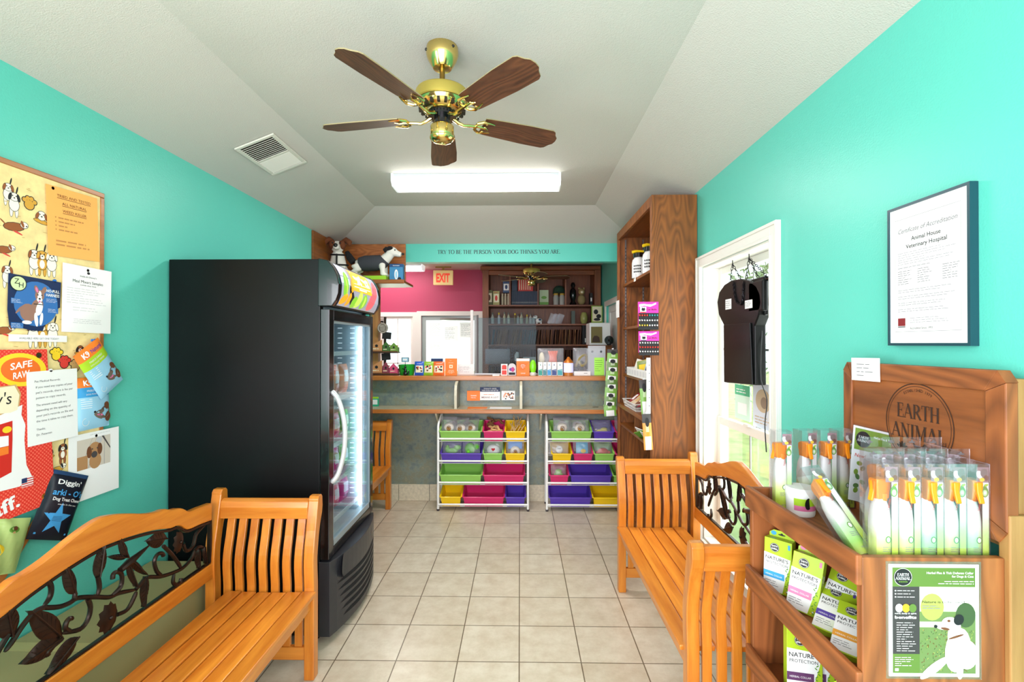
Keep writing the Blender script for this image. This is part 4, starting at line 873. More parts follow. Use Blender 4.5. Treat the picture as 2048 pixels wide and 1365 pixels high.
MB().box(UX0+.02,UX1-.012,3.86,3.88,.88,ZD-.032).build('divider',[OAK],su,world=True)
MB().box(UX0+.01,UX1-.012,UY0+.02,UY1-.02,0,.08).build('plinth',[OAK],su,world=True)
for x in (.97,1.13):
    m=MB().box(x-.007,x+.007,UY1-.0235,UY1-.02,ZD,UZ-.06); 
    for k in range(48): z=ZD+.03+k*.03; 
    m.build('shelf_standard',[CHROME],su,world=True)
    m=MB()
    for k in range(44): z=ZD+.03+k*.032; m.box(x-.003,x+.003,UY1-.0245,UY1-.0235,z,z+.012)
    o=m.build('standard_slots',[BLACK],su,world=True)
    o['kind']='stuff'
PT=mat('price tag white',(228,226,220),.6)
def jar(label,x,y,z,r=.036,h=.105,flip=True):
    t=thing('supplement_jar',label,'jar',(x,y,z)); m=MB().lathe([(0,0),(r,0),(r,h*.62),(r*.9,h*.75),(r*.68,h*.82),(r*.68,h*.86),(0,h*.86)],n=20); m.build('body',[mat('white jar plastic',(214,214,212),.3)],t)
    m=MB().lathe([(0,h*.84),(r*.8,h*.84),(r*.8,h*1.02),(0,h*1.02)],n=20); m.build('lid',[BLKG],t)
    m=MB(); a0=math.radians(-150)
    for i in range(3): 
        for j in range(4): a=a0+j*.28; zz=h*(.2+.12*i); m.add([((r+.0006)*math.cos(a),(r+.0006)*math.sin(a),zz),((r+.0006)*math.cos(a+.2),(r+.0006)*math.sin(a+.2),zz),((r+.0006)*math.cos(a+.2),(r+.0006)*math.sin(a+.2),zz+h*.07),((r+.0006)*math.cos(a),(r+.0006)*math.sin(a),zz+h*.07)],[(0,1,2,3)])
    m.build('label_print',[BLACK],t)
    m=MB(); m.tube([(-.06,-.01,h*1.06),(-.03,-.012,h*1.09),(.03,-.008,h*1.08),(.06,-.006,h*1.12)],[.012,.013,.012,.013],7); m.build('yellow_clip',[mat('yellow plastic clip',(240,200,20),.4)],t); return t
jar('white jar with a black lid and yellow clip on the upper shelf, farther one',.98,3.98,ZA,.058,.20); jar('white jar with a black lid and yellow clip on the upper shelf, nearer one',1.00,3.72,ZA,.058,.20)
o=MB().box(-.003,0,-.03,.03,-.03,.03).build('price_tag',[PT]); p=W(1270,556,0,.942); o.location=p; o.rotation_euler=(0,0,0); tag(o,'small white price tag on the edge of the upper oak shelf','tag')
# white paper on far stile
def facecard(name,label,cat,x0,y0,x1,y1,Y,mats,draw,th=.001,group=None): return pcard(name,label,cat,x0,y0,x1,y1,Y,mats,draw,group,th)
pa,pb_=W(1232.5,603,0,.8935),W(1238.5,634,0,.8935); o=MB().box(-.001,.001,pb_.y,pa.y,pa.z-.155,pa.z).build('paper_note',[WHITE]); o.location=(.8925,0,0); tag(o,'narrow white paper stuck on the far front edge of the oak bookcase','note')
# cat bell cards
MAG=mat('hot pink card',(236,52,170),.4)
def bells(label,x0,y0,x1,y1,seed):
    a=W(x0,y1,1,3.27); b=W(x1,y0,1,3.27); w,h=b.x-a.x,b.z-a.z; t=thing('cat_bell_card',label,'bell card',((a.x+b.x)/2,3.27,a.z),0,'pink cards of cat bells hanging on the oak bookcase')
    MB().box(-w/2,w/2,0,.002,0,h).build('card',[MAG],t)
    m=MB(); m.rect(-w*.44,w*.3,h*.86,h*.9,-.0008,0); m.poly([(-w*.44,h*.80),(-w*.2,h*.84),(w*.1,h*.80),(w*.38,h*.90),(w*.38,h*.97),(w*.1,h*.87),(-w*.2,h*.92),(-w*.44,h*.90)],-.0009,0); m.rect(-w*.4,-w*.1,h*.6,h*.8,-.0010,0); m.ell(-w*.24,h*.69,w*.09,h*.06,-.0014,1); m.poly([(-w*.32,h*.72),(-w*.3,h*.78),(-w*.26,h*.74),(-w*.22,h*.74),(-w*.18,h*.78),(-w*.16,h*.72)],-.0015,1); m.rect(-w*.38,-w*.12,h*.56,h*.6,-.0012,2)
    m.text('Cat Bells',w*.16,h*.66,h*.07,-.0012,1,bold=.01,w=w*.5); m.build('card_print',[WHITE,BLACK,RED if seed else NAVY],t)
    r=random.Random(seed)
    m=MB().box(-w*.48,w*.5,-.0025,-.0005,-h*.12,h*.55); m.build('black_backing',[BLACK],t)
    mm=[mat('bell silver',(214,214,220),.2,metal=1),mat('bell red',(200,60,50),.25,metal=.6),mat('bell teal',(60,140,140),.25,metal=.6),mat('bell gold',(214,186,80),.2,metal=1)]
    for j in range(3):
        for i in range(8):
            x=-w*.43+i*w*.122; z=h*(.46-.2*j); col=[1,1,1,1,2,2,2,2] if j==0 else ([0]*8 if j==1 else [3,3,3,3,0,0,0,0])
            o=MB().ball((x,-.006,z),(w*.045,.005,h*.05),0,10,6).build('bell',[mm[col[i] if seed else (0 if j!=1 else 1)]],t)
    return t
bells('pink cat bell card with red, teal and gold bells, the upper of two',1276,604,1317,654,1); bells('pink cat bell card with silver bells, the lower of two',1277,663,1318,706,0)
# price rail strip and packets tray
facecard('price_strip','tall narrow white label strip on the front edge of the oak bookcase','label strip',1293,716,1301,830,3.28,[WHITE,BLACK],lambda t,w,h:[t.rect(w*.1,w*.25,h*k/7.,h*k/7.+.01,-.0006,1) for k in range(1,7)])
t=thing('packet_tray','white cardboard tray full of small packets on a middle shelf of the oak bookcase','tray',(.99,3.86,ZC)); m=MB(); m.box(-.05,-.046,-.42,.40,0,.07); m.box(.12,.124,-.42,.40,0,.07); m.box(-.046,.12,-.42,.40,0,.004); m.box(-.046,.12,-.42,-.416,0,.07); m.box(-.046,.12,.396,.40,0,.07); m.build('tray_body',[mat('white tray card',(226,226,222),.6)],t)
m=MB(); 
for k in range(9): m.box(-.0508,-.0502,-.38+k*.09,-.32+k*.09,.015,.055)
m.build('price_sleeves',[mat('sleeve print',(206,206,206),.5)],t)
cc=[((226,224,210),'white'),((206,186,90),'golden'),((120,140,70),'olive'),((170,190,200),'pale blue'),((70,60,50),'dark'),((200,140,60),'amber')]
for k in range(8):
    c,n_=cc[k%6]; o=MB().pillow(.11,.13,.02,6,8,mf=lambda u,v:1 if abs(v)<.4 and abs(u)<.6 else 0,c=(0,0,.065)).build('treat_packet',[mat('packet '+n_,c,.35),[CREAM,WHITE,YEL,NAVY,LEAFG,RED][k%6]]); o.location=(1.02,4.18-k*.1,ZC+.006); o.rotation_euler=(R(-12),R(rnd.uniform(-14,14)),R(rnd.uniform(-70,-35)))
    tag(o,f'{n_} treat packet in the white tray, {["farthest","second farthest","third farthest","fourth farthest","fourth nearest","third nearest","second nearest","nearest"][k]} of its row','treat packet','treat packets in the white tray')
# wire basket of bars
t=thing('wire_basket','white wire basket of snack bars on the lower oak shelf','basket',(.985,4.0,ZD)); m=MB()
for z,e in ((.004,.0),(.03,.008),(.06,.016)): m.tube([(-.075-e,-.2-e,z),(.09+e,-.2-e,z),(.09+e,.2+e,z),(-.075-e,.2+e,z)],.003 if z<.05 else .004,6,closed=True)
for k in range(13): y=-.2+k*.4/12; m.tube([(-.091,y*1.05,.06),(-.075,y,.004),(.09,y,.004),(.106,y*1.05,.06)],.0018,5)
m.build('wire_frame',[WMET],t)
for k,(c,n_) in enumerate((((140,30,44),'crimson'),((120,70,50),'brown'),((200,180,150),'beige'),((60,50,48),'dark'),((150,40,50),'dark red'))):
    o=MB().pillow(.07,.15,.022,6,8,mf=lambda u,v:1 if abs(v)<.5 and abs(u)<.5 else 0).build('snack_bar',[mat('bar '+n_,c,.3),[WHITE,CREAM,TAN,YEL,WHITE][k]]); o.location=(.985+.01*(k%2),3.85+k*.07,ZD+.075+.005*(k%2)); o.rotation_euler=(R(-60),R(20*(k%3-1)),R(-60))
    tag(o,f'{n_} wrapped snack bar in the white wire basket on the oak shelf','snack bar','snack bars in the wire basket')
# hanging clip strips of treats
def clipstrip(nm,x,y,ztop,n,pal,lab,w=.085,h=.12,step=.075,lean=0,big=False):
    t=thing('hanging_strip',lab,'clip strip',(x,y,ztop)); MB().box(-.008,.008,.012,.014,-n*step-.03,.0).build('strip',[WHITE],t)
    for k in range(n):
        c=pal[k%len(pal)]
        dx=lean*k; z=ztop-k*step-h/2-.01; a=R(rnd.uniform(-7,7))
        m=MB().pillow(w,h,.018,6,8,mf=lambda u,v:1 if v>.6 else (2 if v<-.35 and abs(u)<.7 else (3 if abs(u)<.45 and .0<v<.5 else 0)))
        m.ell(0,h*.27,w*.22,h*.13,-.012,4)
        o=m.build('treat_pouch',[mat('pouch '+c[0],c[1],.35),DGREY,WHITE,mat('pouch pale '+c[0],tuple(min(255,int(q*.5+128)) for q in c[1]),.4),BLACK])
        o.location=(x+dx,y-.006-.004*k,z); o.rotation_euler=(R(-4),a,0)
        tag(o,f'{c[0]} treat pouch {["at the top of","second from the top of","third from the top of","fourth from the top of","fifth from the top of","second lowest on","lowest on"][k if n==7 else k]} the {nm}','treat pouch','pouches on the '+nm)
GP=[('leaf green',(120,170,70))]
clipstrip('strip beside the counter end',W(1228,700,1,4.42).x-.005,4.44,W(1228,697,1,4.42).z,7,[('leaf green',(120,170,70)),('moss green',(96,130,60))],'hanging strip of green treat pouches at the far edge of the oak bookcase',.11,.14,.078,-.006)
clipstrip('strip on the oak case front',W(1290,760,1,3.36).x-.005,3.36,W(1290,757,1,3.36).z,1,GP,'short hanging strip holding one green pouch at the oak case front',.06,.24)
clipstrip('lower strip on the oak case front',W(1295,830,1,3.275).x-.005,3.265,W(1295,825,1,3.275).z,1,[('orange',(236,150,50))],'short hanging strip holding one orange pouch low on the oak case edge',.06,.24)
# lower shelf odds: papers and a jar with a yellow cap
t=thing('small_bottle','small clear bottle with a bright yellow cap low in the oak bookcase','bottle',(.955,3.50,.88)); MB().lathe([(0,0),(.024,0),(.024,.06),(.018,.07)],n=16).build('body',[mat('smoke plastic',(90,90,80),.2)],t); MB().lathe([(0,.068),(.024,.068),(.024,.10),(0,.10)],n=16).build('cap',[mat('yellow cap',(236,226,40),.4)],t)
for k in range(3):
    o=MB().box(-.05,.05,-.002,.002,0,.10).build('leaflet',[[mat('white leaflet',(220,222,210),.6),LEAFG,WHITE][k]]); o.location=(.97,3.62+k*.09,.885); o.rotation_euler=(R(55),R([10,-20,15][k]),R(-40)); tag(o,['cream leaflet leaning low in the oak bookcase, nearest the bottle','green leaflet leaning low in the oak bookcase','white leaflet leaning low in the oak bookcase, farthest from the bottle'][k],'leaflet')
# ================================================================ CARDS ON WALLS (placed from their corners on the wall plane)
def wcard(side,off,tl,tr,br,bl):
    X=(XL+off) if side=='L' else (XR-off); sg=1 if side=='L' else -1
    P=[W(a,b,0,X) for a,b in (tl,tr,br,bl)]; Q=[(sg*p.y,p.z) for p in P]
    c=(sum(q[0] for q in Q)/4,sum(q[1] for q in Q)/4)
    up=((Q[0][0]+Q[1][0]-Q[2][0]-Q[3][0])/2,(Q[0][1]+Q[1][1]-Q[2][1]-Q[3][1])/2); rt=((Q[1][0]+Q[2][0]-Q[0][0]-Q[3][0])/2,(Q[1][1]+Q[2][1]-Q[0][1]-Q[3][1])/2)
    h=math.hypot(*up); w=math.hypot(*rt); phi=(math.atan2(rt[1],rt[0])+math.atan2(-up[0],up[1]))/2
    return (X,sg*c[0],c[1]),w,h,math.degrees(phi),(90 if side=='L' else -90)
def sheet(name,label,cat,side,off,cs,mats,draw,th=.0008,curl=0,group=None,print_name='print',outline=None,pin=None):
    loc,w,h,phi,rz=wcard(side,off,*cs); t=thing(name,label,cat,loc,rz,group,ry=-phi)
    m=MB()
    if outline: m.prism([(a*w/2,b*h/2) for a,b in outline],0,th)
    else:
        n=6; xs_=[-w/2+w*i/n for i in range(n+1)]
        m.box(-w/2,w/2,0,th,-h/2,h/2)
    m.build('paper',[mats[0]],t)
    m=MB(); draw(m,w,h); m.build(print_name,mats[1:],t)
    if pin is not None:
        px,pz,pc=pin; m=MB().lathe([(0,-.016),(.006,-.015),(.004,-.009),(.0065,-.004),(.0065,0),(0,0)],(px*w/2,0,pz*h/2),10,ax='y'); m.build('push_pin',[pc],t)
    return t
# ---- pinboard
yB=W(213,385,0,XL+.03).y; zT=W(213,388,0,XL+.03).z; y0,z0=1.15,.985
pb=thing('pinboard','fabric-covered pinboard printed with puppies, in a thin wooden frame on the left wall','pinboard',(XL,(y0+yB)/2,(z0+zT)/2),90)
hw,hh=(yB-y0)/2,(zT-z0)/2
m=MB(); b_=.022; m.box(-hw,hw,-.0225,-.001,hh-b_,hh); m.box(-hw,hw,-.0225,-.001,-hh,-hh+b_); m.box(-hw,-hw+b_,-.0225,-.001,-hh+b_,hh-b_); m.box(hw-b_,hw,-.0225,-.001,-hh+b_,hh-b_); m.build('frame',[wood('board frame oak',(196,128,66),(150,88,40),'X',1,.4)],pb,bev=.003)
FAB=mat('sand coloured printed cotton',(238,214,150),.85,var=.12,vscale=26,bump=.1,bscale=300)
MB().box(-hw+b_,hw-b_,-.02,-.002,-hh+b_,hh-b_).build('fabric_panel',[FAB],pb)
FM=[BLACK,mat('puppy brown',(150,86,44),.8),mat('puppy cream',(244,238,222),.8),mat('puppy gold',(214,160,60),.8),RED,mat('sand dash',(196,160,100),.8),YEL]
def puppy(m,x,z,s,body,ear,pose=0,y=-.0204):
    E=lambda dx,dz,rx,rz,c,rot=0,d=0:m.ell(x+dx*s,z+dz*s,rx*s,rz*s,y-d,c,12,rot)
    if pose==0:   # standing, seen from the front
        for sx in (-1,1): E(sx*.16,-.75,.11,.34,0,0,0); E(sx*.16,-.74,.09,.32,body,0,.0001)
        E(0,-.3,.33,.42,0,0,.0002); E(0,-.3,.3,.39,body,0,.0003); E(0,-.36,.16,.26,2,0,.0004)
        E(.16,.62,.05,.26,0,-12,.0002)
        E(0,.18,.3,.28,0,0,.0005); E(0,.18,.27,.25,body,0,.0006); E(0,.08,.14,.14,2,0,.0007); E(0,.12,.05,.04,0,0,.0009)
        for sx in (-1,1): E(sx*.25,.16,.1,.25,0,sx*14,.0008); E(sx*.25,.16,.08,.22,ear,sx*14,.0009); E(sx*.1,.24,.035,.04,0,0,.0009)
    elif pose==1: # lying
        E(0,-.05,.6,.26,0,8,0); E(0,-.05,.56,.23,body,8,.0001); E(.55,.16,.24,.2,0,0,.0002); E(.55,.16,.21,.17,2,0,.0003); E(.45,.2,.08,.2,ear,20,.0004); E(.68,.12,.05,.04,0,0,.0004); E(-.6,.12,.2,.04,body,140,.0001); E(.1,-.3,.4,.06,4,-20,0)
    else:         # face in a hat-like bowl
        E(0,-.3,.5,.14,0,-8,0); E(0,-.3,.47,.11,3,-8,.0001); E(0,.05,.3,.3,0,0,.0002); E(0,.05,.27,.27,body,0,.0003); E(0,-.05,.15,.15,2,0,.0004); E(0,-.0,.06,.04,0,0,.0005)
        for sx in (-1,1): E(sx*.26,.02,.1,.22,0,sx*20,.0005); E(sx*.26,.02,.08,.2,ear,sx*20,.0006); E(sx*.1,.12,.035,.035,0,0,.0006)
m=MB(); cy=(y0+yB)/2; cz=(z0+zT)/2
def bl(px,py): p=W(px,py,0,XL+.02); return p.y-cy,p.z-cz
PP=[(72,366,.10,2,0,0),(88,366,.10,3,3,0),(16,380,.10,2,1,0),(28,400,.11,2,0,0),(28,452,.12,1,1,1),(83,434,.12,2,1,2),(6,498,.1,1,1,1),(68,515,.12,2,1,0),(84,517,.12,3,3,0),(103,520,.12,2,2,0),(14,545,.10,2,1,0),(198,418,.09,1,0,0),(202,464,.10,3,1,0),(6,660,.10,1,1,1),(85,660,.12,3,3,0),(105,660,.12,2,2,0),(66,660,.12,2,1,0),(160,700,.10,1,0,2),(96,905,.10,2,0,2),(125,900,.10,1,0,0),(112,940,.1,3,0,1),(118,352,.08,2,0,0),(182,382,.08,1,0,0),(6,336,.06,1,1,0),(170,640,.09,2,0,1),(206,600,.09,1,0,0)]
for px,py,s,bo,ea,po in PP:
    x,z=bl(px,py); 
    if abs(x)<hw-.05 and abs(z)<hh-.075: puppy(m,x,z,s*.55,bo,ea,po)
r=random.Random(3)
for i in range(120):
    x,z=r.uniform(-hw+.04,hw-.04),r.uniform(-hh+.04,hh-.04); m.ell(x,z,r.uniform(.004,.012),.0012,-.0202,5,8,r.uniform(-20,20))
for px,py,c in ((112,712,6),(128,728,4),(150,735,5),(58,410,3)):
    x,z=bl(px,py)
    for dx,dz,rr in ((0,0,.018),(-.018,.016,.008),(-.006,.024,.008),(.008,.024,.008),(.02,.014,.008)): m.ell(x+dx,z+dz,rr+.003,rr+.003,-.0204,0,12); m.ell(x+dx,z+dz,rr,rr,-.0206,c,12)
m.build('puppy_print',FM,pb)
PB=mat('blue pin',(40,110,190),.3); PR=mat('red pin',(210,40,50),.3); PY=mat('yellow pin',(236,206,30),.3); PW=mat('white pin',(240,240,240),.3)
OPAP=mat('light orange paper',(250,178,92),.7)
def d_orange(m,w,h):
    for k,(s_,ww) in enumerate((('TRIED AND TESTED',.66),('ALL NATURAL',.48),('WEED KILLER',.47))):
        z=h*(.36-k*.105); m.text(s_,w*.02,z,h*.042,-.0006,0,w=w*ww); m.rect(w*.02-w*ww/2,w*.02+w*ww/2,z-h*.018,z-h*.011,-.0006,0)
    for k in range(4): z=h*(.05-k*.058); m.rect(-w*.36,-w*.34,z,z+h*.018,-.0006,1); m.lines(-w*.3,w*[.36,.12,-.08,.2][k],z-h*.006,z+h*.022,1,-.0006,1,h=.7)
    m.lines(-w*.36,w*.42,-h*.36,-h*.25,2,-.0006,1,h=.4)
sheet('orange_notice','bright orange notice headed tried and tested weed killer, top right of the pinboard','notice','L',.0245,((93,366),(191,398),(202,525),(96,509)),[OPAP,mat('brown ink',(110,60,30),.7),mat('tan ink',(196,134,70),.7)],d_orange,pin=(-.75,.93,PR))
def d_samp(m,w,h):
    m.ell(0,h*.405,w*.03,h*.02,-.0006,0); m.text("Stella & Chewy's",0,h*.335,h*.024,-.0006,0,w=w*.34); m.text('Meal Mixers Samples',0,h*.245,h*.045,-.0006,0,w=w*.62); m.text('(while they last)',0,h*.205,h*.02,-.0006,0,w=w*.32)
    m.lines(-w*.42,w*.4,-.08*h,h*.17,7,-.0006,1,h=.16); m.lines(-w*.3,w*.3,-.19*h,-h*.11,2,-.0006,1,h=.14); m.lines(-w*.38,w*.38,-h*.37,-h*.29,3,-.0006,1,h=.2,al='c')
sheet('sample_flyer','white flyer about meal mixer samples pinned below the orange notice','flyer','L',.027,((126,525),(223,544),(221,668),(123,664)),[WHITE,BLACK,LINK],d_samp,pin=(-.02,.9,PR))
def sdog(m,x,z,s,c,y=-.0008,dark=0,flip=1):
    """seated dog in profile/front made of flat shapes; c=(body,white,dark,pink)"""
    E=lambda dx,dz,rx,rz,k,rot=0,d=0:m.ell(x+flip*dx*s,z+dz*s,rx*s,rz*s,y-d,k,16,rot*flip)
    E(-.25,-.35,.34,.38,c[0],20,0); E(.1,-.1,.25,.4,c[0],-20,.0001); E(.2,-.15,.14,.3,c[1],-12,.0002)
    E(.08,-.62,.08,.3,c[1],8,.0002); E(.3,-.58,.07,.28,c[1],-6,.0002); E(-.3,-.76,.2,.08,c[1],0,.0002); E(-.62,-.25,.22,.05,c[0],50,0)
    E(.2,.42,.2,.24,c[0],0,.0003); E(.2,.36,.09,.26,c[1],0,.0004); E(.2,.24,.12,.1,c[1],0,.0004); E(.2,.28,.05,.04,c[2],0,.0006); E(.2,.16,.04,.05,c[3],0,.0006)
    E(.06,.66,.09,.18,c[0],20,.0004); E(.38,.66,.09,.18,c[0],-24,.0004); E(.07,.65,.05,.12,c[3],20,.0005); E(.12,.44,.03,.03,c[2],0,.0006); E(.29,.44,.03,.03,c[2],0,.0006)
    m.rect(x-.05*s,x+.35*s,z+.02*s,z+.055*s,y-.0006,c[2])
def d_harn(m,w,h):
    m.ell(.02*w,-.0*h,.42*w,.42*h,-.0005,1,24); 
    sdog(m,-.02*w,-.02*h,h*.44,(2,3,4,5),-.0008)
    m.ell(-.33*w,.34*h,.15*w,.14*h,-.0012,4,24); m.ell(-.33*w,.34*h,.135*w,.125*h,-.0014,6,24); m.text('Z',-.36*w,.33*h,h*.1,-.0016,4); m.text('H',-.28*w,.27*h,h*.1,-.0016,4)
    m.text('NO-PULL',.33*w,.25*h,h*.055,-.0012,3,bold=.02,w=w*.27); m.text('HARNESS',.33*w,.17*h,h*.055,-.0012,3,bold=.02,w=w*.27); m.lines(.2*w,.46*w,.05*h,.13*h,3,-.0012,3,h=.2)
    for x,z in ((-.34,.02),(.34,-.1),(-.33,-.42)): m.rect((x-.11)*w,(x+.11)*w,(z-.05)*h,(z+.05)*h,-.0007,1); m.lines((x-.1)*w,(x+.1)*w,(z-.04)*h,(z+.04)*h,3,-.0009,3,h=.2)
sheet('harness_card','dark blue dog harness card with a sitting brindle dog, on the pinboard','card','L',.0252,((13,548),(124,561),(118,668),(18,655)),[mat('deep navy card',(20,44,84),.35),NAVY,mat('glow blue',(50,110,176),.4),mat('brindle',(150,112,96),.8),WHITE,BLACK,PNK,mat('pale lime',(206,228,170),.5)],d_harn,outline=[(-1,1),(1,.95),(.98,-.05),(.55,-.3),(.3,-1),(-.1,-1),(-.92,-.85),(-1,-.3)],pin=(.75,.98,PB))
sheet('paper_label','short white strip reading available here below the dark blue harness card','label','L',.026,((18,669),(134,672),(134,683),(17,685)),[WHITE,INK],lambda m,w,h:m.text('AVAILABLE HERE GET ONE TODAY!',0,-h*.16,h*.3,-.0006,0,w=w*.68))
# red promotional banner
REDB=bpy.data.materials.new('red dotted banner'); REDB.use_nodes=True
def _rb(m):
    n=m.node_tree.nodes; L=m.node_tree.links; b=n['Principled BSDF']; t=n.new('ShaderNodeTexCoord'); mp=n.new('ShaderNodeMapping'); mp.inputs['Rotation'].default_value=(0,R(45),0); L.new(t.outputs['Object'],mp.inputs[0])
    ck=n.new('ShaderNodeTexVoronoi'); ck.inputs['Scale'].default_value=95; ck.inputs['Randomness'].default_value=0; L.new(mp.outputs[0],ck.inputs['Vector'])
    lt=n.new('ShaderNodeMath'); lt.operation='LESS_THAN'; lt.inputs[1].default_value=.32; L.new(ck.outputs['Distance'],lt.inputs[0])
    mx=n.new('ShaderNodeMix'); mx.data_type='RGBA'; L.new(lt.outputs[0],mx.inputs[0]); mx.inputs[6].default_value=C(222,52,40); mx.inputs[7].default_value=C(240,110,88); L.new(mx.outputs[2],b.inputs['Base Color']); b.inputs['Roughness'].default_value=.4
_rb(REDB)
X=XL+.032; yr0=W(94,699,0,X); yr1=W(110,1003,0,X); yb=W(0,1046,0,X)
bn=thing('red_banner','large red dotted banner with a food bag picture, covering the left of the pinboard','banner',(X,yr0.y,yr0.z),90)
dz=yr1.z-yr0.z; dx=yr1.y-yr0.y; wB=.62
MB().prism([(0,0),(dx,dz),(dx-wB,dz+(yb.z-yr1.z)/(yb.y-yr1.y)*(-wB)),(-wB,.0)],0,.002).build('banner_sheet',[REDB],bn)
def bp(px,py): p=W(px,py,0,X+.003); return p.y-yr0.y,p.z-yr0.z
m=MB()
x,z=bp(44,740); m.ell(x,z,.095,.062,-.0006,4,28,-6); m.ell(x,z,.072,.046,-.0009,5,28,-6); m.text('SAFE',x,z+.006,.025,-.0012,0,bold=.02,w=.08,rot=8,shear=.15); m.text('RAW',x,z-.03,.025,-.0012,0,bold=.02,w=.06,rot=8,shear=.15)
pts=[bp(*p) for p in ((0,776),(30,772),(40,790),(36,820),(22,826),(0,828))]; pts=[(-.4,pts[0][1])]+pts+[(-.4,pts[-1][1])]
m.poly([(a+.006,b+.004) if b>pts[-1][1] else (a+.006,b-.006) for a,b in pts],-.0006,7); m.poly(pts,-.001,2)
x,z=bp(10,803); m.text("y's",x-.005,z-.012,.045,-.0014,1,bold=.0,w=.055,shear=.1)
pts=[bp(*p) for p in ((0,832),(46,810),(44,830),(52,850),(50,880),(54,930),(66,955),(40,974),(0,984))]; m.poly([(-.4,pts[0][1])]+pts+[(-.4,pts[-1][1])],-.0008,0)
pts=[bp(*p) for p in ((0,850),(26,842),(26,880),(24,945),(0,958))]; m.poly([(-.4,pts[0][1])]+pts+[(-.4,pts[-1][1])],-.0012,6)
pts=[bp(*p) for p in ((0,874),(18,872),(18,892),(0,896))]; m.poly([(-.4,pts[0][1])]+pts+[(-.4,pts[-1][1])],-.0016,0)
pts=[bp(*p) for p in ((0,897),(18,893),(18,908),(0,913))]; m.poly([(-.4,pts[0][1])]+pts+[(-.4,pts[-1][1])],-.0016,8)
x,z=bp(15,860); m.ell(x,z,.016,.012,-.0016,4)
x,z=bp(56,965); m.rect(x-.022,x+.022,z-.016,z+.018,-.0012,0); m.rect(x-.022,x-.002,z,z+.018,-.0016,3)
for k in range(4): m.rect(x-.002 if k>1 else x-.022,x+.022,z-.014+k*.0085,z-.010+k*.0085,-.0015,6)
x,z=bp(14,1014); m.text('aff.',x,z-.022,.05,-.0008,0,bold=.025,w=.10,rot=12)
for p in ((79,711),(90,993)):
    x,z=bp(*p); m.ring(x,z,.004,.011,-.0008,9,16); m.ell(x,z,.004,.004,-.0009,1,10)
m.build('print',[WHITE,BLACK,CREAM,NAVY,YEL,mat('banner orange',(236,112,40),.4),mat('pack red',(206,44,34),.4),TAN,ORANGE,BRASS],bn)
def d_let(m,w,h):
    m.text('Pet Medical Records:',-w*.36,h*.35,h*.028,-.0006,0,al='l',w=w*.5)
    L=['If you need any copies of your',"pet's records, there is fee per",'patient to copy records.','The amount owed will vary','depending on the quantity of',"your pet's records on file and",'the time it takes to copy them.','Thanks,','Dr. Petersen']
    for k,s_ in enumerate(L): m.text(s_,-w*.34,h*(.27-k*.073-(.025 if k>2 else 0)-(.04 if k>6 else 0)),h*.03,-.0006,0,al='l',w=min(.74,len(s_)*.0245)*w)
sheet('records_letter','white letter about pet medical records pinned over the red banner','letter','L',.0345,((53,744),(154,738),(156,871),(56,896)),[WHITE,mat('dark grey ink',(70,70,74),.7)],d_let,pin=(-.08,1.0,PW))
# pouches pinned on the board
def wpouch(label,off,cs,d,mats,mf,extra,pin=None,cat='treat pouch',name='treat_pouch',nu=14,nv=16,wr=.002,seed=1):
    loc,w,h,phi,rz=wcard('L',off,*cs); t=thing(name,label,cat,loc,rz,ry=-phi); m=MB().pillow(w,h,d,nu,nv,mf=mf,wr=wr,seed=seed,flatback=True)
    m.build('pouch',mats,t); m2=MB(); m2.warp=m.warp; extra(m2,w,h,lambda x,z:m.warp(x,z)-.0012); m2.build('print',mats,t)
    if pin: MB().lathe([(0,-.016),(.006,-.015),(.004,-.009),(.0065,-.004),(.0065,0),(0,0)],(pin[0]*w/2,0,pin[1]*h/2),10,ax='y').build('push_pin',[pin[2]],t)
    return t
KM=[SKYB,ORANGE,LIME,WHITE,PURP,BROWN,BLACK,mat('k9 blue band',(56,150,206),.4),PNK,mat('paw grey',(110,96,84),.6)]
def k9(band):
    def mf(u,v): return 1 if v>.62 else (band if v>.28 else 0)
    def ex(m,w,h,wp):
        m.text('K9',-w*.2,h*.35,h*.1,0,3,bold=.03,warp=wp,w=w*.24); m.text('Natural',w*.2,h*.36,h*.075,0,4,bold=.01,warp=wp,w=w*.42)
        m.text('FREEZE-DRIED',0,h*.23,h*.035,0,3,warp=wp,w=w*.5); m.text('DOG FOOD TOPPER',0,h*.165,h*.03,0,3,warp=wp,w=w*.55)
        for k in range(5): m.rect(-w*.4,-w*.12,h*(.08-k*.04),h*(.09-k*.04),0,3,warp=wp)
        # dog head, mouth open
        E=lambda x,z,a,b,c,r_=0,d=0:m.ell(x*w,z*h,a*w,b*h,-d,c,16,r_,warp=wp)
        E(.3,-.2,.2,.12,9,20,.0002); E(.36,-.08,.09,.08,5,30,.0001); E(.1,-.19,.16,.045,9,14,.0003); E(.08,-.27,.14,.03,9,-30,.0003); E(.12,-.24,.1,.02,8,-10,.0004); E(-.04,-.17,.03,.022,6,0,.0005); E(.22,-.14,.02,.012,6,0,.0006); E(.42,-.3,.12,.1,5,0,.0001)
        m.ring(-w*.28,-h*.34,w*.09,w*.1,wp(-w*.28,-h*.34)-.0002,3,20)
    return mf,ex
a,b=k9(7); wpouch('pale blue treat pouch with a blue band, hanging straight beside the medical records letter',.030,((145,753),(213,757),(222,852),(156,862)),.03,KM,a,b,(-.4,.96,PY),seed=4)
a,b=k9(2); wpouch('pale blue treat pouch with a green band, pinned askew over another pouch',.048,((145,713),(195,677),(247,758),(202,800)),.032,KM,a,b,(.75,.97,PB),seed=5)
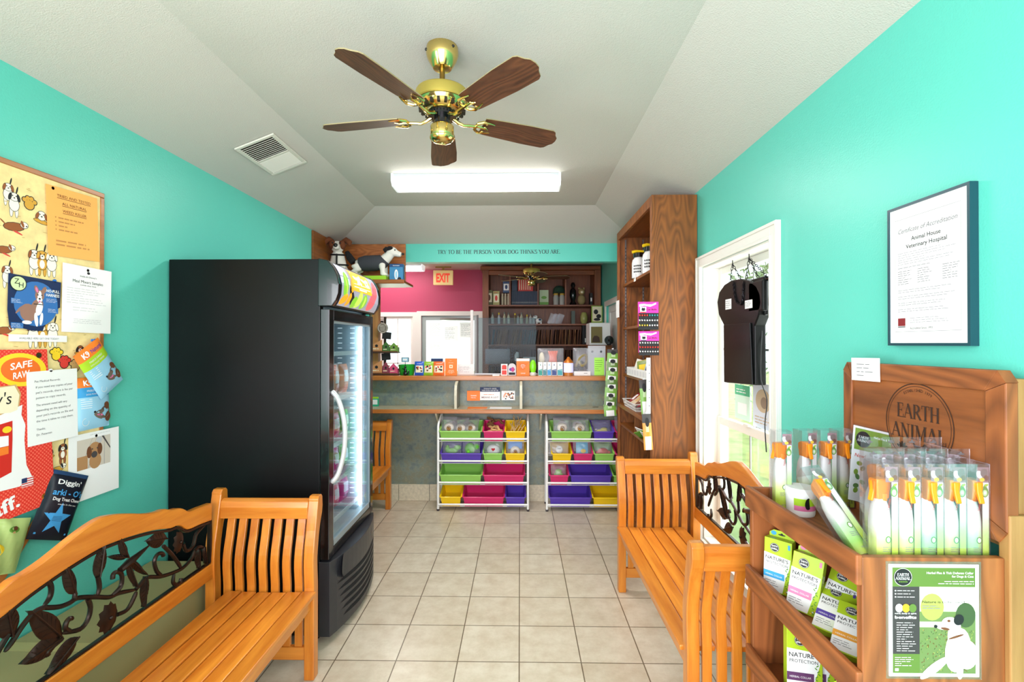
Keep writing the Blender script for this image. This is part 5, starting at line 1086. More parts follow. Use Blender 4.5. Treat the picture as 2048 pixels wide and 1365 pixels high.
def d_photo(m,w,h):
    x0,x1,z0,z1=-w*.35,w*.31,-h*.04,h*.41
    m.rect(x0,x1,z0,z1,-.0006,0); m.rect(x0+w*.0,x0+w*.2,z0,z0+h*.2,-.0008,1); m.poly([(x1-w*.18,z1),(x1-w*.14,z1),(x1,z1-h*.2),(x1,z1-h*.23)],-.0008,2)
    for k in range(4): m.poly([(x0+w*(.05+.16*k),z0),(x0+w*(.06+.16*k),z0),(x0+w*(.3+.08*k),z1),(x0+w*(.295+.08*k),z1)],-.0007,3)
    E=lambda x,z,a,b,c,d:m.ell(x*w,z*h,a*w,b*h,-d,c,18)
    E(.0,.05,.12,.12,1,.001); E(-.01,.22,.13,.12,1,.0011); E(-.12,.2,.05,.09,4,.0012); E(.09,.22,.05,.09,4,.0012); E(-.02,.15,.06,.05,2,.0013); E(-.06,.24,.015,.012,2,.0014); E(.04,.24,.015,.012,2,.0014); E(.08,.36,.06,.05,5,.0009)
    m.lines(-w*.1,w*.44,h*.45,h*.47,1,-.0006,5,h=.3)
sheet('photo_sheet','white sheet with a photo of a tan dog at the lower right of the pinboard','photo sheet','L',.0262,((133,876),(237,853),(238,980),(141,1006)),[WHITE,mat('photo floorboards',(206,196,182),.5),mat('tan dog photo',(176,132,88),.6),DGREY,GREY,BROWN,LINK],d_photo,pin=(.05,.86,PY))
DM=[mat('blue black pouch',(24,28,40),.3),WHITE,mat('diggin blue',(70,160,220),.4),mat('diggin navy trim',(40,70,110),.4)]
def d_dig(m,w,h,wp):
    m.text("Diggin'",w*.0,h*.30,h*.075,0,1,bold=.02,warp=wp,w=w*.62); m.text("arki - O's",w*.04,h*.14,h*.09,0,2,bold=.02,warp=wp,w=w*.8); m.text('Dog Treat Chews',w*.06,h*.06,h*.05,0,1,bold=.02,warp=wp,w=w*.74); m.text('made in the usa',w*.1,0,h*.025,0,1,warp=wp,w=w*.5)
    P_=[]; 
    for i in range(10): a=R(90+36*i); q=.36 if i%2==0 else .15; P_.append((-w*.04+q*w*math.cos(a),-h*.2+q*w*math.sin(a)))
    m.poly(P_,0,2,warp=wp)
    for k in range(4): m.rect(-w*.16,w*.08,-h*(.17+.02*k),-h*(.165+.02*k),-.0004,3,warp=wp)
    m.rect(-w*.42,w*.4,-h*.425,-h*.40,0,2,warp=wp)
wpouch('black treat pouch with a blue star hanging askew at the bottom of the pinboard',.030,((101,933),(181,957),(126,1078),(57,1084)),.035,DM,lambda u,v:3 if v>.93 else 0,d_dig,seed=7)
loc=W(5,1080,0,XL+.03); 
def d_gp(m,w,h,wp): 
    E=lambda x,z,a,b,c,d=0:m.ell(x*w,z*h,a*w,b*h,-d,c,16,warp=wp)
    E(.18,.3,.1,.06,1); E(.2,.32,.05,.04,2,.0003); E(.17,.25,.03,.02,3,.0004); E(-.1,-.05,.2,.12,4); m.text('treats',.0,-h*.3,h*.06,0,5,warp=wp)
wpouch('light green glossy treat pouch hanging low at the left edge below the red banner',.030,((-60,1070),(84,1014),(12,1135),(-120,1180)),.05,[mat('pistachio pouch',(186,210,130),.25),LEAFG,BROWN,TAN,YEL,WHITE],lambda u,v:0,d_gp,seed=9,wr=.006)
o=MB().box(-.012,.012,-.004,.004,-.17,.17).build('wooden_stake',[wood('stake wood',(206,130,60),(160,92,36),'Z',1)]); p=W(52,1078,0,XL+.012); o.location=(XL+.010,p.y,p.z); o.rotation_euler=(0,R(38),R(90)); tag(o,'narrow tan wooden slat slanting between the green pouch and the black star pouch','slat')
# ================================================================ CERTIFICATE
loc,w,h,phi,rz=wcard('R',.02,(1775,420),(1943,365),(1943,692),(1780,692)); t=thing('framed_certificate','framed white certificate of accreditation high on the right wall','certificate',(XR,loc[1],loc[2]),-90)
m=MB(); f_=.008; m.box(-w/2,w/2,-.024,-.001,h/2-f_,h/2); m.box(-w/2,w/2,-.024,-.001,-h/2,-h/2+f_); m.box(-w/2,-w/2+f_,-.024,-.001,-h/2+f_,h/2-f_); m.box(w/2-f_,w/2,-.024,-.001,-h/2+f_,h/2-f_); m.build('frame',[mat('dark teal metal frame',(24,66,76),.35)],t)
MB().box(-w/2+f_,w/2-f_,-.021,-.002,-h/2+f_,h/2-f_).build('paper',[WHITE],t)
m=MB(); y=-.0214
for a,b,c,d in ((-.40,.40,.40,.402),(-.40,.40,-.402,-.40),(-.40,-.398,-.4,.4),(.398,.40,-.4,.4)): m.rect(a*w,b*w,c*h,d*h,y,1)
m.text('Certificate of Accreditation',0,h*.30,h*.034,y,1,w=w*.72,shear=.25)
m.text('Animal House',0,h*.235,h*.03,y,0,w=w*.36,bold=.01); m.text('Veterinary Hospital',0,h*.185,h*.03,y,0,w=w*.50,bold=.01)
m.lines(-w*.36,w*.38,h*.07,h*.165,6,y,2,h=.22); m.lines(-w*.36,w*.2,h*.045,h*.06,1,y,2,h=.3)
for k,x in enumerate((-.36,-.1,.2)): m.lines(x*w,(x+.19)*w,-h*.07,h*.035,7,y,1,h=.22,seed=k)
for k in range(4): m.lines(-w*.36,w*.38,-h*(.13+.045*k),-h*(.10+.045*k),2,y,2,h=.25,seed=k+5)
m.rect(-w*.36,-w*.26,-h*.36,-h*.305,y,3); m.text('AAHA',-w*.31,-h*.352,h*.02,y-.0003,4,bold=.02,w=w*.09); m.rect(-w*.36,-w*.26,-h*.37,-h*.364,y,0); m.lines(-w*.2,w*.28,-h*.345,-h*.30,3,y,2,h=.22); m.text('Accredited Since 1993',-w*.06,-h*.385,h*.016,y,0,w=w*.28)
m.build('print',[mat('cert black',(24,24,28),.7),mat('cert grey',(100,100,104),.7),mat('cert pale',(150,150,152),.7),mat('cert maroon',(130,28,34),.6),WHITE],t)
# ================================================================ PINE DISPLAY STAND (right foreground)
SX0,SX1,SY0,SY1=.80,1.135,1.15,1.705
ds=thing('display_stand','rustic stained pine display stand with a logo backboard against the right wall','display stand',(.97,1.43,0))
zt=W(1710,1106,0,SX0).z; 
zl=[W(1498,y,0,SX0).z for y in (972,1129,1287)]; lh=.072
def seg(x0,x1,y0,y1,z0,z1,nm,mt,b=.003): return MB().box(x0,x1,y0,y1,z0,z1).build(nm,[mt],ds,world=True,bev=b)
seg(SX0+.004,SX1,SY0,SY0+.02,.0,zt-.004,'side_panel',wood('knotty pine panel',(172,102,50),(114,62,26),'Z',.9,.5,.05,rings=1.8,isl=.12))
seg(SX0+.004,SX1,SY1-.02,SY1,.0,zl[0]-.004,'side_panel',RUSTZ)
seg(SX1-.012,SX1,SY0+.02,SY1-.02,.0,zt-.03,'back_panel',RUSTZ)
for z in (zl[0],zl[1],zl[2],zl[2]-.33):
    seg(SX0+.002,SX1-.012,SY0+.02,SY1-.02,z-lh-.0,z-lh+.016,'shelf',RUST)
    seg(SX0-.012,SX0+.004,SY0-.004,SY1+.002,z-lh,z,'front_lip',RUST,.004)
seg(SX1,XR-.004,SY0-.012,SY0+.016,0,1.20,'rear_post',PINE)
seg(SX1,XR-.004,SY1-.01,SY1+.004,0,1.12,'rear_post',PINE)
# backboard with mitred frame, chamfered outer corners
bz0,bz1=1.13,1.537; by0,by1=SY0-.008,SY1+.002; bx0,bx1=SX1-.004,SX1+.026; fwid=.052; ch=.028
def pl(y,z,x): return (x,y,z)
def mitre(o0,o1,i1,i0,nm,mt):
    m=MB(); vs=[(bx0,)+p for p in (o0,o1,i1,i0)]+[(bx1,)+p for p in (o0,o1,i1,i0)]; m.add(vs,[(0,1,2,3),(7,6,5,4),(0,4,5,1),(1,5,6,2),(2,6,7,3),(3,7,4,0)]); return m.build(nm,[mt],ds,world=True,bev=.003)
iy0,iy1,iz0,iz1=by0+fwid,by1-fwid*.8,bz0+fwid,bz1-fwid
mitre((by0+ch*.7,bz1),(by1-ch*.7,bz1),(iy1,iz1),(iy0,iz1),'board_frame',RUST)
mitre((by0,bz0+ch),(by0,bz1-ch),(iy0,iz1),(iy0,iz0),'board_frame',RUSTZ)
mitre((by1,bz0+ch),(by1,bz1-ch),(iy1,iz1),(iy1,iz0),'board_frame',RUSTZ)
mitre((by0+ch*.7,bz0),(by1-ch*.7,bz0),(iy1,iz0),(iy0,iz0),'board_frame',RUST)
for ya,za,yb_,zb_,yc,zc_ in ((by0,bz1-ch,by0+ch*.7,bz1,iy0,iz1),(by1,bz1-ch,by1-ch*.7,bz1,iy1,iz1),(by0,bz0+ch,by0+ch*.7,bz0,iy0,iz0),(by1,bz0+ch,by1-ch*.7,bz0,iy1,iz0)):
    m=MB(); m.add([(bx0,ya,za),(bx0,yb_,zb_),(bx0,yc,zc_),(bx1,ya,za),(bx1,yb_,zb_),(bx1,yc,zc_)],[(0,1,2),(5,4,3),(0,3,4,1),(1,4,5,2),(2,5,3,0)]); m.build('corner_block',[RUST],ds,world=True)
seg(bx0+.006,bx1,iy0-.004,iy1+.004,iz0-.004,iz1+.004,'sign_panel',wood('engraved sign board',(158,90,42),(108,58,24),'Y',.7,.5,.05,isl=0),0)
seg(bx1,XR-.006,by0+.01,by1-.01,bz0-.02,bz1-.02,'board_backing',PINE)
# engraved logo, drawn in a frame where x runs to the right as seen from the room
c=W(1831,850,0,bx0); 
lg=MB(); y_=-.0008; BR=.118
lg.ring(0,0,BR-.003,BR,y_,0,64); lg.ring(0,0,BR-.010,BR-.0085,y_,0,64)
lg.serif('EARTH',0,.014,.042,y_,0,w=.150); lg.serif('ANIMAL',0,-.045,.042,y_,0,w=.190)
n=len('ESTABLISHED 1979')
for k,chh in enumerate('ESTABLISHED 1979'):
    th=118-56*k/(n-1); a=R(th); rr=.094; lg.text(chh,rr*math.cos(a),rr*math.sin(a),.0085,y_,0,rot=th-90)
for k,chh in enumerate('NM'): lg.text(chh,.088*math.cos(R(-25-6*k)),.088*math.sin(R(-25-6*k)),.0085,y_,0,rot=-115-6*k)
# sprig, hound and cat silhouettes under the words
lg.poly([(-.012,-.10),(-.008,-.10),(-.004,-.075),(.012,-.075),(.014,-.10),(.018,-.10),(.02,-.07),(.026,-.06),(.034,-.062),(.034,-.056),(.024,-.05),(.016,-.06),(-.006,-.06),(-.016,-.05),(-.018,-.053),(-.012,-.064)],y_,0)
for k in range(6):
    a=R(20+k*28); lg.ell(.055+.018*math.cos(a),-.078+.018*math.sin(a),.011,.0042,y_,0,12,math.degrees(a))
lg.rect(.053,.056,-.1,-.06,y_,0)
for k in range(5): a=R(30+k*30); lg.ell(-.055+.014*math.cos(a),-.08+.014*math.sin(a),.009,.0038,y_,0,12,math.degrees(a))
lg.ell(-.055,-.096,.012,.006,y_,0)
lo=lg.build('engraved_logo',[mat('burnt engraving',(52,30,18),.7)],ds); lo.rotation_euler=(0,0,R(-90)); lo.location=(bx0+.006-.97,c.y-1.43,c.z)
# small note stuck to the backboard corner
sheet('paper_note','small white handwritten note stuck on the top left corner of the backboard','note','R',XR-bx0+.003,((1703,715),(1758,718),(1761,765),(1703,760)),[WHITE,INK],lambda m,w,h:m.lines(-w*.3,w*.32,-h*.35,h*.3,4,-.0006,0,h=.18))
# poster on the side panel, in a clear sleeve
a=W(1776,1128,1,SY0-.001); b=W(1957,1365,1,SY0-.001); pw_,ph_=b.x-a.x,.262
ps=thing('sleeved_poster','green and photo poster of a white dog in a clear sleeve on the stand side','poster',((a.x+b.x)/2,SY0-.001,a.z-ph_),0)
MB().box(-pw_/2,pw_/2,-.002,0,0,ph_).build('paper',[WHITE],ps)
m=MB(); w,h=pw_,ph_; y=-.0023
X_=lambda f:-w/2+w*f
m.rect(X_(.04),X_(.96),h*.80,h*.97,y,0); m.rect(X_(.04),X_(.34),h*.20,h*.97-h*.17,y,1); m.rect(X_(.04),X_(.34),h*.03,h*.20,y,0); 
m.rect(X_(.34),X_(.96),h*.03,h*.80,y,2); m.rect(X_(.34),X_(.96),h*.58,h*.80,y-.0001,3); m.ell(X_(.48),h*.62,w*.13,h*.12,y-.0002,4,20); m.ell(X_(.85),h*.55,w*.11,h*.11,y-.0002,5,20); m.rect(X_(.34),X_(.62),h*.44,h*.49,y-.0002,3); m.ell(X_(.72),h*.68,w*.12,h*.09,y-.00015,6,20)
r=random.Random(5)
for i in range(200): xx=r.uniform(.35,.94); zz=r.uniform(.04,.42); m.ell(X_(xx),h*zz,w*.012,h*.003,y-.0002,[5,4,0,7][i%4],6,r.uniform(30,150))
# dog lying, head turned
EC=[0]
def E(x,z,a_,b_,k,rot=0,d=0): EC[0]+=1; m.ell(X_(x),h*z,w*a_,h*b_,y-.0004-.00005*EC[0],k,20,rot)
E(.76,.24,.14,.2,8,-8,0); E(.86,.2,.12,.13,8,0,0); E(.5,.08,.2,.04,8,38,.0001); E(.78,.08,.04,.1,8,0,.0001); E(.72,.40,.07,.12,8,-10,.0001)
E(.67,.48,.09,.055,8,0,.0002); E(.58,.45,.07,.028,8,-14,.0002); E(.515,.45,.02,.015,9,0,.0003); E(.62,.43,.05,.012,7,-10,.0003); E(.77,.51,.055,.05,9,-30,.0004); E(.66,.50,.018,.012,7,0,.0004); E(.74,.36,.09,.01,7,18,.0004)
m.ell(X_(.155),h*.885,w*.105,h*.075,y-.0003,9,28); m.ring(X_(.155),h*.885,w*.096,w*.1,y-.0004,8,28); m.serif('EARTH',X_(.155),h*.895,h*.026,y-.0006,8,w=w*.13); m.serif('ANIMAL',X_(.155),h*.862,h*.026,y-.0006,8,w=w*.17)
for k in range(5): m.ell(X_(.115+.02*k),h*.845,w*.01,h*.007,y-.0006,0,8,30*k)
m.text('Herbal Flea & Tick Defense Collar',X_(.94),h*.915,h*.020,y-.0003,8,al='r',bold=.015,w=w*.52); m.text('for Dogs & Cats',X_(.94),h*.885,h*.020,y-.0003,8,al='r',bold=.015,w=w*.24)
m.lines(X_(.5),X_(.94),h*.82,h*.86,2,y-.0003,8,h=.3,al='r')
m.text('Nature is to be loved.',X_(.37),h*.655,h*.024,y-.0005,9,al='l',w=w*.48); m.lines(X_(.37),X_(.6),h*.60,h*.64,2,y-.0005,10,h=.3)
for k in range(3): m.ell(X_(.07),h*(.765-.028*k),w*.009,h*.006,y-.0003,8,10); m.lines(X_(.09),X_(.29),h*(.757-.028*k),h*(.773-.028*k),1,y-.0003,11,h=.4,seed=k)
for k,(cc_,tt) in enumerate(((8,'m'),(12,'b'),(0,'s'))): m.ell(X_(.11+.075*k),h*.61,w*.042,h*.038,y-.0004-.0001*k,cc_,20); m.text(tt,X_(.11+.075*k),h*.60,h*.024,y-.0008,9 if k<2 else 8,bold=.02)
m.text('mind, body & spirit',X_(.185),h*.555,h*.014,y-.0003,8,w=w*.24,bold=.01); m.text('benefits',X_(.185),h*.515,h*.026,y-.0003,8,w=w*.24,bold=.03)
m.lines(X_(.08),X_(.32),h*.22,h*.49,13,y-.0003,11,h=.3); m.lines(X_(.06),X_(.3),h*.09,h*.18,5,y-.0003,8,h=.3); m.rect(X_(.06),X_(.1),h*.05,h*.075,y-.0003,8)
m.build('poster_print',[mat('poster green',(92,122,50),.5),mat('poster taupe',(62,56,56),.5),mat('poster grass',(104,128,72),.6),mat('poster pale sky',(206,212,180),.6),mat('poster yellow green',(160,166,84),.6),mat('poster dark foliage',(64,86,50),.6),mat('poster haze',(250,250,236),.6),BROWN,WHITE,BLACK,GREY,mat('poster pale text',(200,198,196),.6),mat('poster amber',(232,180,40),.5)],ps)
m=MB(); s_=.006; m.box(-w/2-s_,-w/2,-.002,-.0005,-s_,h+s_).box(w/2,w/2+s_,-.002,-.0005,-s_,h+s_).box(-w/2,w/2,-.002,-.0005,-s_,0).box(-w/2,w/2,-.002,-.0005,h,h+s_); m.build('clear_sleeve',[clear('sleeve plastic',(255,255,255),.04,.12)],ps)
# ---------------- boxed spray bottles
CBX=clear('clear pvc box',(254,254,255),.015,.06,haze=.015)
def grad(name,stops,axis=2,lo=0,hi=1):
    if name in MC: return MC[name]
    m=bpy.data.materials.new(name); m.use_nodes=True; n=m.node_tree.nodes; L=m.node_tree.links; b=n['Principled BSDF']
    t=n.new('ShaderNodeTexCoord'); sx=n.new('ShaderNodeSeparateXYZ'); L.new(t.outputs['Object'],sx.inputs[0]); mr=n.new('ShaderNodeMapRange'); mr.inputs[1].default_value=lo; mr.inputs[2].default_value=hi; L.new(sx.outputs[axis],mr.inputs[0])
    c=n.new('ShaderNodeValToRGB'); e=c.color_ramp.elements; e[0].position,e[0].color=stops[0][0],C(*stops[0][1]); e[1].position,e[1].color=stops[-1][0],C(*stops[-1][1])
    for p,q in stops[1:-1]: k=e.new(p); k.color=C(*q)
    L.new(mr.outputs[0],c.inputs[0]); L.new(c.outputs[0],b.inputs['Base Color']); b.inputs['Roughness'].default_value=.35; MC[name]=m; return m
BOT=grad('spray bottle shrink label',[(0,(206,214,30)),(.2,(186,216,50)),(.45,(220,238,150)),(.65,(244,246,236)),(1,(244,244,242))],2,0,.17)
BOTG=grad('spray bottle mint label',[(0,(196,212,40)),(.22,(150,210,90)),(.48,(190,232,180)),(.65,(242,246,238)),(1,(244,244,242))],2,0,.17)
CRD=grad('insert card gradient',[(0,(180,200,30)),(.2,(190,220,70)),(.4,(200,232,160)),(.6,(248,248,244)),(1,(248,248,246))],2,0,.25)
TRG=mat('orange trigger plastic',(240,140,24),.3)
BXW,BXD,BXH=.053,.050,.262
def spraybox(label,loc,rz=0,rx=0,ry=0,mint=False,out=False,tab=True):
    t=thing('boxed_spray_bottle',label,'spray bottle',loc,rz,'boxed spray bottles on the pine stand',rx=rx,ry=ry)
    w,d,h=BXW,BXD,BXH
    m=MB(); m.T((-.0025,0,0)); r_=.0232; prof=[(0,.0),(r_*.9,.0),(r_,.006),(r_*1.02,.06),(r_,.115),(r_*.86,.145),(r_*.62,.162),(r_*.56,.17),(0,.17)]
    m.lathe([(a,b+.004) for a,b in prof],n=18); o=m.build('bottle',[BOTG if mint else BOT],t)
    m=MB(); m.warp=None
    m.rect(-.006,.010,.012,.05,-.0222,0); 
    m2=MB(); m2.T((0,-.0016,0)); m2.ell(.002,.078,.0065,.0085,-.0222,0,14); m2.ell(.002,.078,.004,.006,-.0224,1,14); m2.lines(-.011,.012,.048,.062,3,-.0222,2,h=.3); m2.text('spray',.002,.018,.006,-.0222,2); m2.build('bottle_print',[LEAFG,WHITE,GREY],t)
    m=MB(); tp=[(-.020,.176),(-.016,.172),(.012,.172),(.014,.190),(.017,.196),(.017,.214),(.006,.222),(-.020,.222),(-.022,.214)]
    m.T((0,0,0),(0,0,R(90) if not out else R(20))); m.prism([(a*1.15,b) for a,b in tp],-.0115,.0115); m.prism([(-.018,.210),(-.022,.190),(-.032,.168),(-.036,.170),(-.029,.196),(-.027,.218)],-.006,.006); m.prism([(.017,.200),(.023,.200),(.023,.212),(.017,.212)],-.005,.005)
    m.build('trigger_head',[TRG],t,bev=.002)
    m=MB(); m.lathe([(0,.168),(.014,.168),(.014,.186),(0,.186)],n=14); m.build('collar',[TRG],t)
    # printed insert card beside the bottle
    MB().box(.0105,.0245,-d/2+.0014,-d/2+.0024,.004,h-.01).build('insert_card',[CRD],t)
    m=MB(); y=-d/2+.0012; m.rect(-.004,.0245,h-.045,h-.008,y,0); m.ell(.003,h-.026,.007,.010,y-.0001,1,10,20); m.ell(.014,h-.022,.009,.011,y-.0001,2,12); m.ell(.018,h-.034,.006,.007,y-.0002,3,10); m.ell(.009,h-.038,.006,.005,y-.0002,4,10)
    m.ell(.0155,h-.068,.0085,.0125,y-.0001,5,14); m.poly([(.008,h-.062),(.0155,h-.048),(.023,h-.062)],y-.0001,5); m.ell(.0155,h-.070,.0055,.008,y-.0003,6,14); m.rect(.013,.018,h-.073,h-.066,y-.0004,7); m.ell(.0185,h-.051,.005,.003,y-.0004,8,10,30)
    m.text('SPRAY',.0185,.028,.006,y-.0002,9,rot=90,bold=.01); m.text('Vermin',.006,h-.10,.007,y-.0002,10,rot=80)
    m.build('card_print',[mat('card plum',(150,120,126),.5),WHITE,mat('card dog grey',(120,104,100),.6),BROWN,YEL,LEAFG,mat('mint drop',(190,226,160),.5),WHITE,LIME,BLACK,RED],t)
    m=MB(); th=.0006; m.box(-w/2,w/2,-d/2,-d/2+th,0,h); m.box(-w/2,w/2,d/2-th,d/2,0,h); m.box(-w/2,-w/2+th,-d/2+th,d/2-th,0,h); m.box(w/2-th,w/2,-d/2+th,d/2-th,0,h); m.box(-w/2+th,w/2-th,-d/2+th,d/2-th,h-th,h)
    m.build('clear_box',[CBX],t)
    if tab:
        m=MB(); m.box(-w/2+.004,w/2-.004,d/2-.001,d/2,h,h+.026); m.build('hang_tab',[CBX],t); m=MB(); m.ell(0,h+.013,.009,.0022,d/2-.0014,0,12); m.ell(0,h+.016,.003,.003,d/2-.0014,0,8); m.build('hang_slot',[mat('slot grey',(96,90,92),.6)],t)
    return t
zf=zl[0]-lh+.0165
fx=[.888,.942,.996,1.05,1.104]
fl=['leftmost of the front row','second from left in the front row','middle of the front row','second from right in the front row','rightmost of the front row']
for k,x in enumerate(fx): spraybox(f'boxed spray bottle on the pine stand, {fl[k]}',(x,1.205,zf),rz=-2,mint=k in(2,4),out=k==0)
# row behind, tabs rising above
for k,x in enumerate((.92,.976,1.03,1.085)): spraybox(f'boxed spray bottle in the second row, {["leftmost","second from left","third from left","rightmost"][k]}, its tab showing',(x,1.262,zf+.018),mint=k%2==1)
pts=[(1562,1014,1.63),(1610,1000,1.645),(1650,1000,1.65),(1684,1000,1.655)]
for k,(px,py,Y) in enumerate(pts):
    p=W(px,py,1,Y); spraybox(['boxed spray bottle at the far left corner of the stand, trigger turned out','boxed spray bottle at the back of the stand, second from the far corner','boxed spray bottle at the back of the stand behind the lime tub','boxed spray bottle at the back of the stand, nearest the backboard'][k],(max(p.x,.832),Y,zf),rz=[-8,4,-4,3][k],mint=k==2,out=k==0,tab=False)
spraybox('boxed spray bottle lying slanted across the stand corner, leaning to the left',(.868,1.228+.0,zf+.012),rz=0,rx=-50,ry=-9,mint=True,tab=False)
# tubs
def tub(label,loc,r,h,lime=True):
    t=thing('balm_tub',label,'tub',loc,25); m=MB().lathe([(0,0),(r*.93,0),(r*.95,.004),(r,h*.72),(0,h*.72)],n=36,mf=None,m=0); m.build('body',[WHITE],t)
    if lime:
        n=22; vs=[];fs=[];ms=[]
        zz=[h*.06,h*.22,h*.4,h*.66]
        for z in zz:
            for j in range(n+1): a=R(-170+j*165/n); rr=(r*(.95+.05*z/(h*.72)))+.0006; vs.append((rr*math.cos(a),rr*math.sin(a),z))
        for i in range(3):
            for j in range(n): fs.append((i*(n+1)+j,i*(n+1)+j+1,(i+1)*(n+1)+j+1,(i+1)*(n+1)+j)); ms.append([2,1,0][i] if not (j>15 and i<2) else 3)
        m=MB(); m.add(vs,fs,ms,True); m.ell(-.02,h*.5,.016,.018,-r*.94,4,20); m.build('tub_label',[LIME,PNK,WHITE,LEAFG,BLACK],t)
    m=MB().lathe([(0,h*.70),(r*1.03,h*.70),(r*1.04,h*.96),(r*1.0,h),(0,h)],n=36); m.build('lid',[WHITE],t,bev=.001)
p=W(1612,1034,2,zf); tub('white tub with a lime and pink label standing on the stand front edge',(max(p.x,.856),p.y+.03,zf),.043,.088)
p=W(1700,1010,2,zf); tub('plain white tub half hidden behind the slanted spray box',(p.x+.03,p.y,zf),.036,.08,False)
# leaning sign card in acrylic
t=thing('acrylic_sign','clear acrylic sign about a flea and tick collar leaning among the boxes','sign',(W(1755,960,1,1.46).x,1.46,1.115),0,rx=-12,ry=13)
w,h=.178,.225; MB().box(-w/2,w/2,0,.001,0,h).build('paper',[WHITE],t); m=MB().box(-w/2-.003,w/2+.003,-.004,-.0025,-.002,h+.003).box(-w/2-.003,w/2+.003,.002,.0035,-.002,h+.003).build('acrylic_holder',[clear('acrylic',(252,253,255),.04,.03)],t)
m=MB(); y=-.0006; m.rect(-w*.47,w*.47,h*.68,h*.97,y,0); m.ell(-w*.32,h*.83,w*.13,h*.11,y-.0002,1,24); m.serif('EARTH',-w*.32,h*.84,h*.035,y-.0004,2,w=w*.17); m.serif('ANIMAL',-w*.32,h*.795,h*.035,y-.0004,2,w=w*.22)
m.text('Herbal Flea & Tick Defense Collar',w*.44,h*.875,h*.032,y-.0003,2,al='r',w=w*.58,bold=.015); m.text('for Dogs & Cats',w*.44,h*.83,h*.032,y-.0003,2,al='r',w=w*.28,bold=.015); m.lines(w*.0,w*.44,h*.72,h*.80,3,y-.0003,2,h=.25,al='r')
m.text('New!',-w*.36,h*.58,h*.05,y-.0003,3,shear=.2); m.text('The best collar for dogs & cats',w*.05,h*.62,h*.028,y-.0003,4,w=w*.5,rot=-2); m.lines(-w*.1,w*.4,h*.42,h*.60,6,y-.0003,5,h=.25)
for k in range(7): m.ell(-w*.36+.012*math.sin(k*2),h*(.5-.06*k),w*.05,h*.03,y-.0003,[0,6][k%2],10,40*k)
m.build('print',[mat('sign green',(124,158,58),.5),BLACK,WHITE,RED,DGREY,LINK,mat('herb green',(92,128,70),.6)],t)
# ---------------- lime cartons on the two shelves
def carton(label,loc,rz,band,rx=0,ry=0,w=.085,d=.034,h=.172,tabc=None):
    t=thing('product_carton',label,'carton',loc,rz,'lime green cartons on the pine stand',rx=rx,ry=ry)
    MB().box(-w/2,w/2,-d/2,d/2,0,h).build('carton_body',[mat('lime carton',(176,204,44),.35)],t,bev=.0012)
    m=MB(); m.prism([(-w*.46,h-.001),(w*.46,h-.001),(w*.46,h+.012),(w*.3,h+.022),(-w*.3,h+.022),(-w*.46,h+.012)],d/2-.0015,d/2); tb=m.build('hang_tab',[mat('lime carton',(176,204,44),.35)],t); m=MB(); m.ell(0,h+.009,.012,.0025,d/2-.002,0,12); m.ell(0,h+.0115,.004,.0035,d/2-.002,0,8); m.ell(-w*.3,h+.011,.009,.007,d/2-.0019,1,12); m.build('tab_print',[BLACK,mat('band '+band[0],band[1],.5)],t)
    m=MB(); y=-d/2-.0004; m.poly([(-w*.5,h*.02),(w*.2,h*.02),(w*.3,h*.3),(w*.42,h*.5),(w*.46,h*.68),(-w*.5,h*.72)],y,0); m.ell(-w*.12,h*.84,w*.17,w*.17,y-.0002,1,22); m.ring(-w*.12,h*.84,w*.145,w*.155,y-.0003,0,22); m.text('EARTH',-w*.12,h*.85,h*.035,y-.0004,0,w=w*.2,bold=.02); m.text('ANIMAL',-w*.12,h*.80,h*.035,y-.0004,0,w=w*.24,bold=.02)
    m.text("NATURE'S",-w*.03,h*.6,h*.065,y-.0003,1,w=w*.82,bold=.01); m.text('PROTECTION',-w*.03,h*.52,h*.05,y-.0003,1,w=w*.8)
    m.rect(-w*.5,w*.26,h*.26,h*.38,y-.0003,2); m.text('HERBAL COLLAR',-w*.12,h*.3,h*.03,y-.0004,0,w=w*.6); m.lines(-w*.44,w*.1,h*.1,h*.22,3,y-.0003,4,h=.25)
    for k in range(12): m.ell(w*(.36+.05*math.sin(k*1.7)),h*(.06+.04*k),w*.05,w*.018,y-.0005,3,8,(40 if k%2 else 140))
    for k in range(3): m.ell(w*(.3+.06*k),h*(.05+.03*k),w*.03,w*.03,y-.0007,5 if k!=1 else 0,8)
    m.rect(w*.36,w*.44,h*.86,h*.95,y-.0002,2)
    ff=m.build('front_print',[WHITE,BLACK,mat('band '+band[0],band[1],.5),LEAFG,INK,YEL],t)
    m=MB(); 
    for k in range(16): m.T((w/2+.0005,0,0),(0,0,R(90))).ell((.4*math.sin(k*2.1))*d,h*(.04+.045*k),d*.12,d*.05,0,0,8,(40 if k%2 else 140))
    m.build('side_print',[LEAFG],t); return t
z2=zl[1]-lh+.0165; z3=zl[2]-lh+.0165
BLU=('blue',(60,160,214)); PK=('pink',(222,130,170)); VI=('violet',(90,70,160)); PU=('plum',(100,60,100)); OR=('orange',(230,160,60))
carton('lime carton with a blue band standing at the far left of the upper shelf',(.862,1.625,z2),-48,BLU,rx=-4)
carton('lime carton with a pink band standing in front on the upper shelf, leaning back',(.872,1.508,z2),-46,PK,rx=-10,ry=5)
carton('lime carton with a pink band lying back behind the standing cartons, text slanted',(.915,1.43,z2+.002),-42,PK,rx=-48,ry=10)
carton('dark-shadowed lime carton lying at the back of the upper shelf',(1.02,1.50,z2+.002),-60,OR,rx=-55)
carton('lime carton with a violet band lying almost flat in the middle of the upper shelf',(.868,1.375,z2+.002),-42,VI,rx=-66,ry=6)
carton('lime carton with an orange band lying flat at the near end of the upper shelf',(.855,1.275,z2+.002),-40,OR,rx=-68,ry=4)
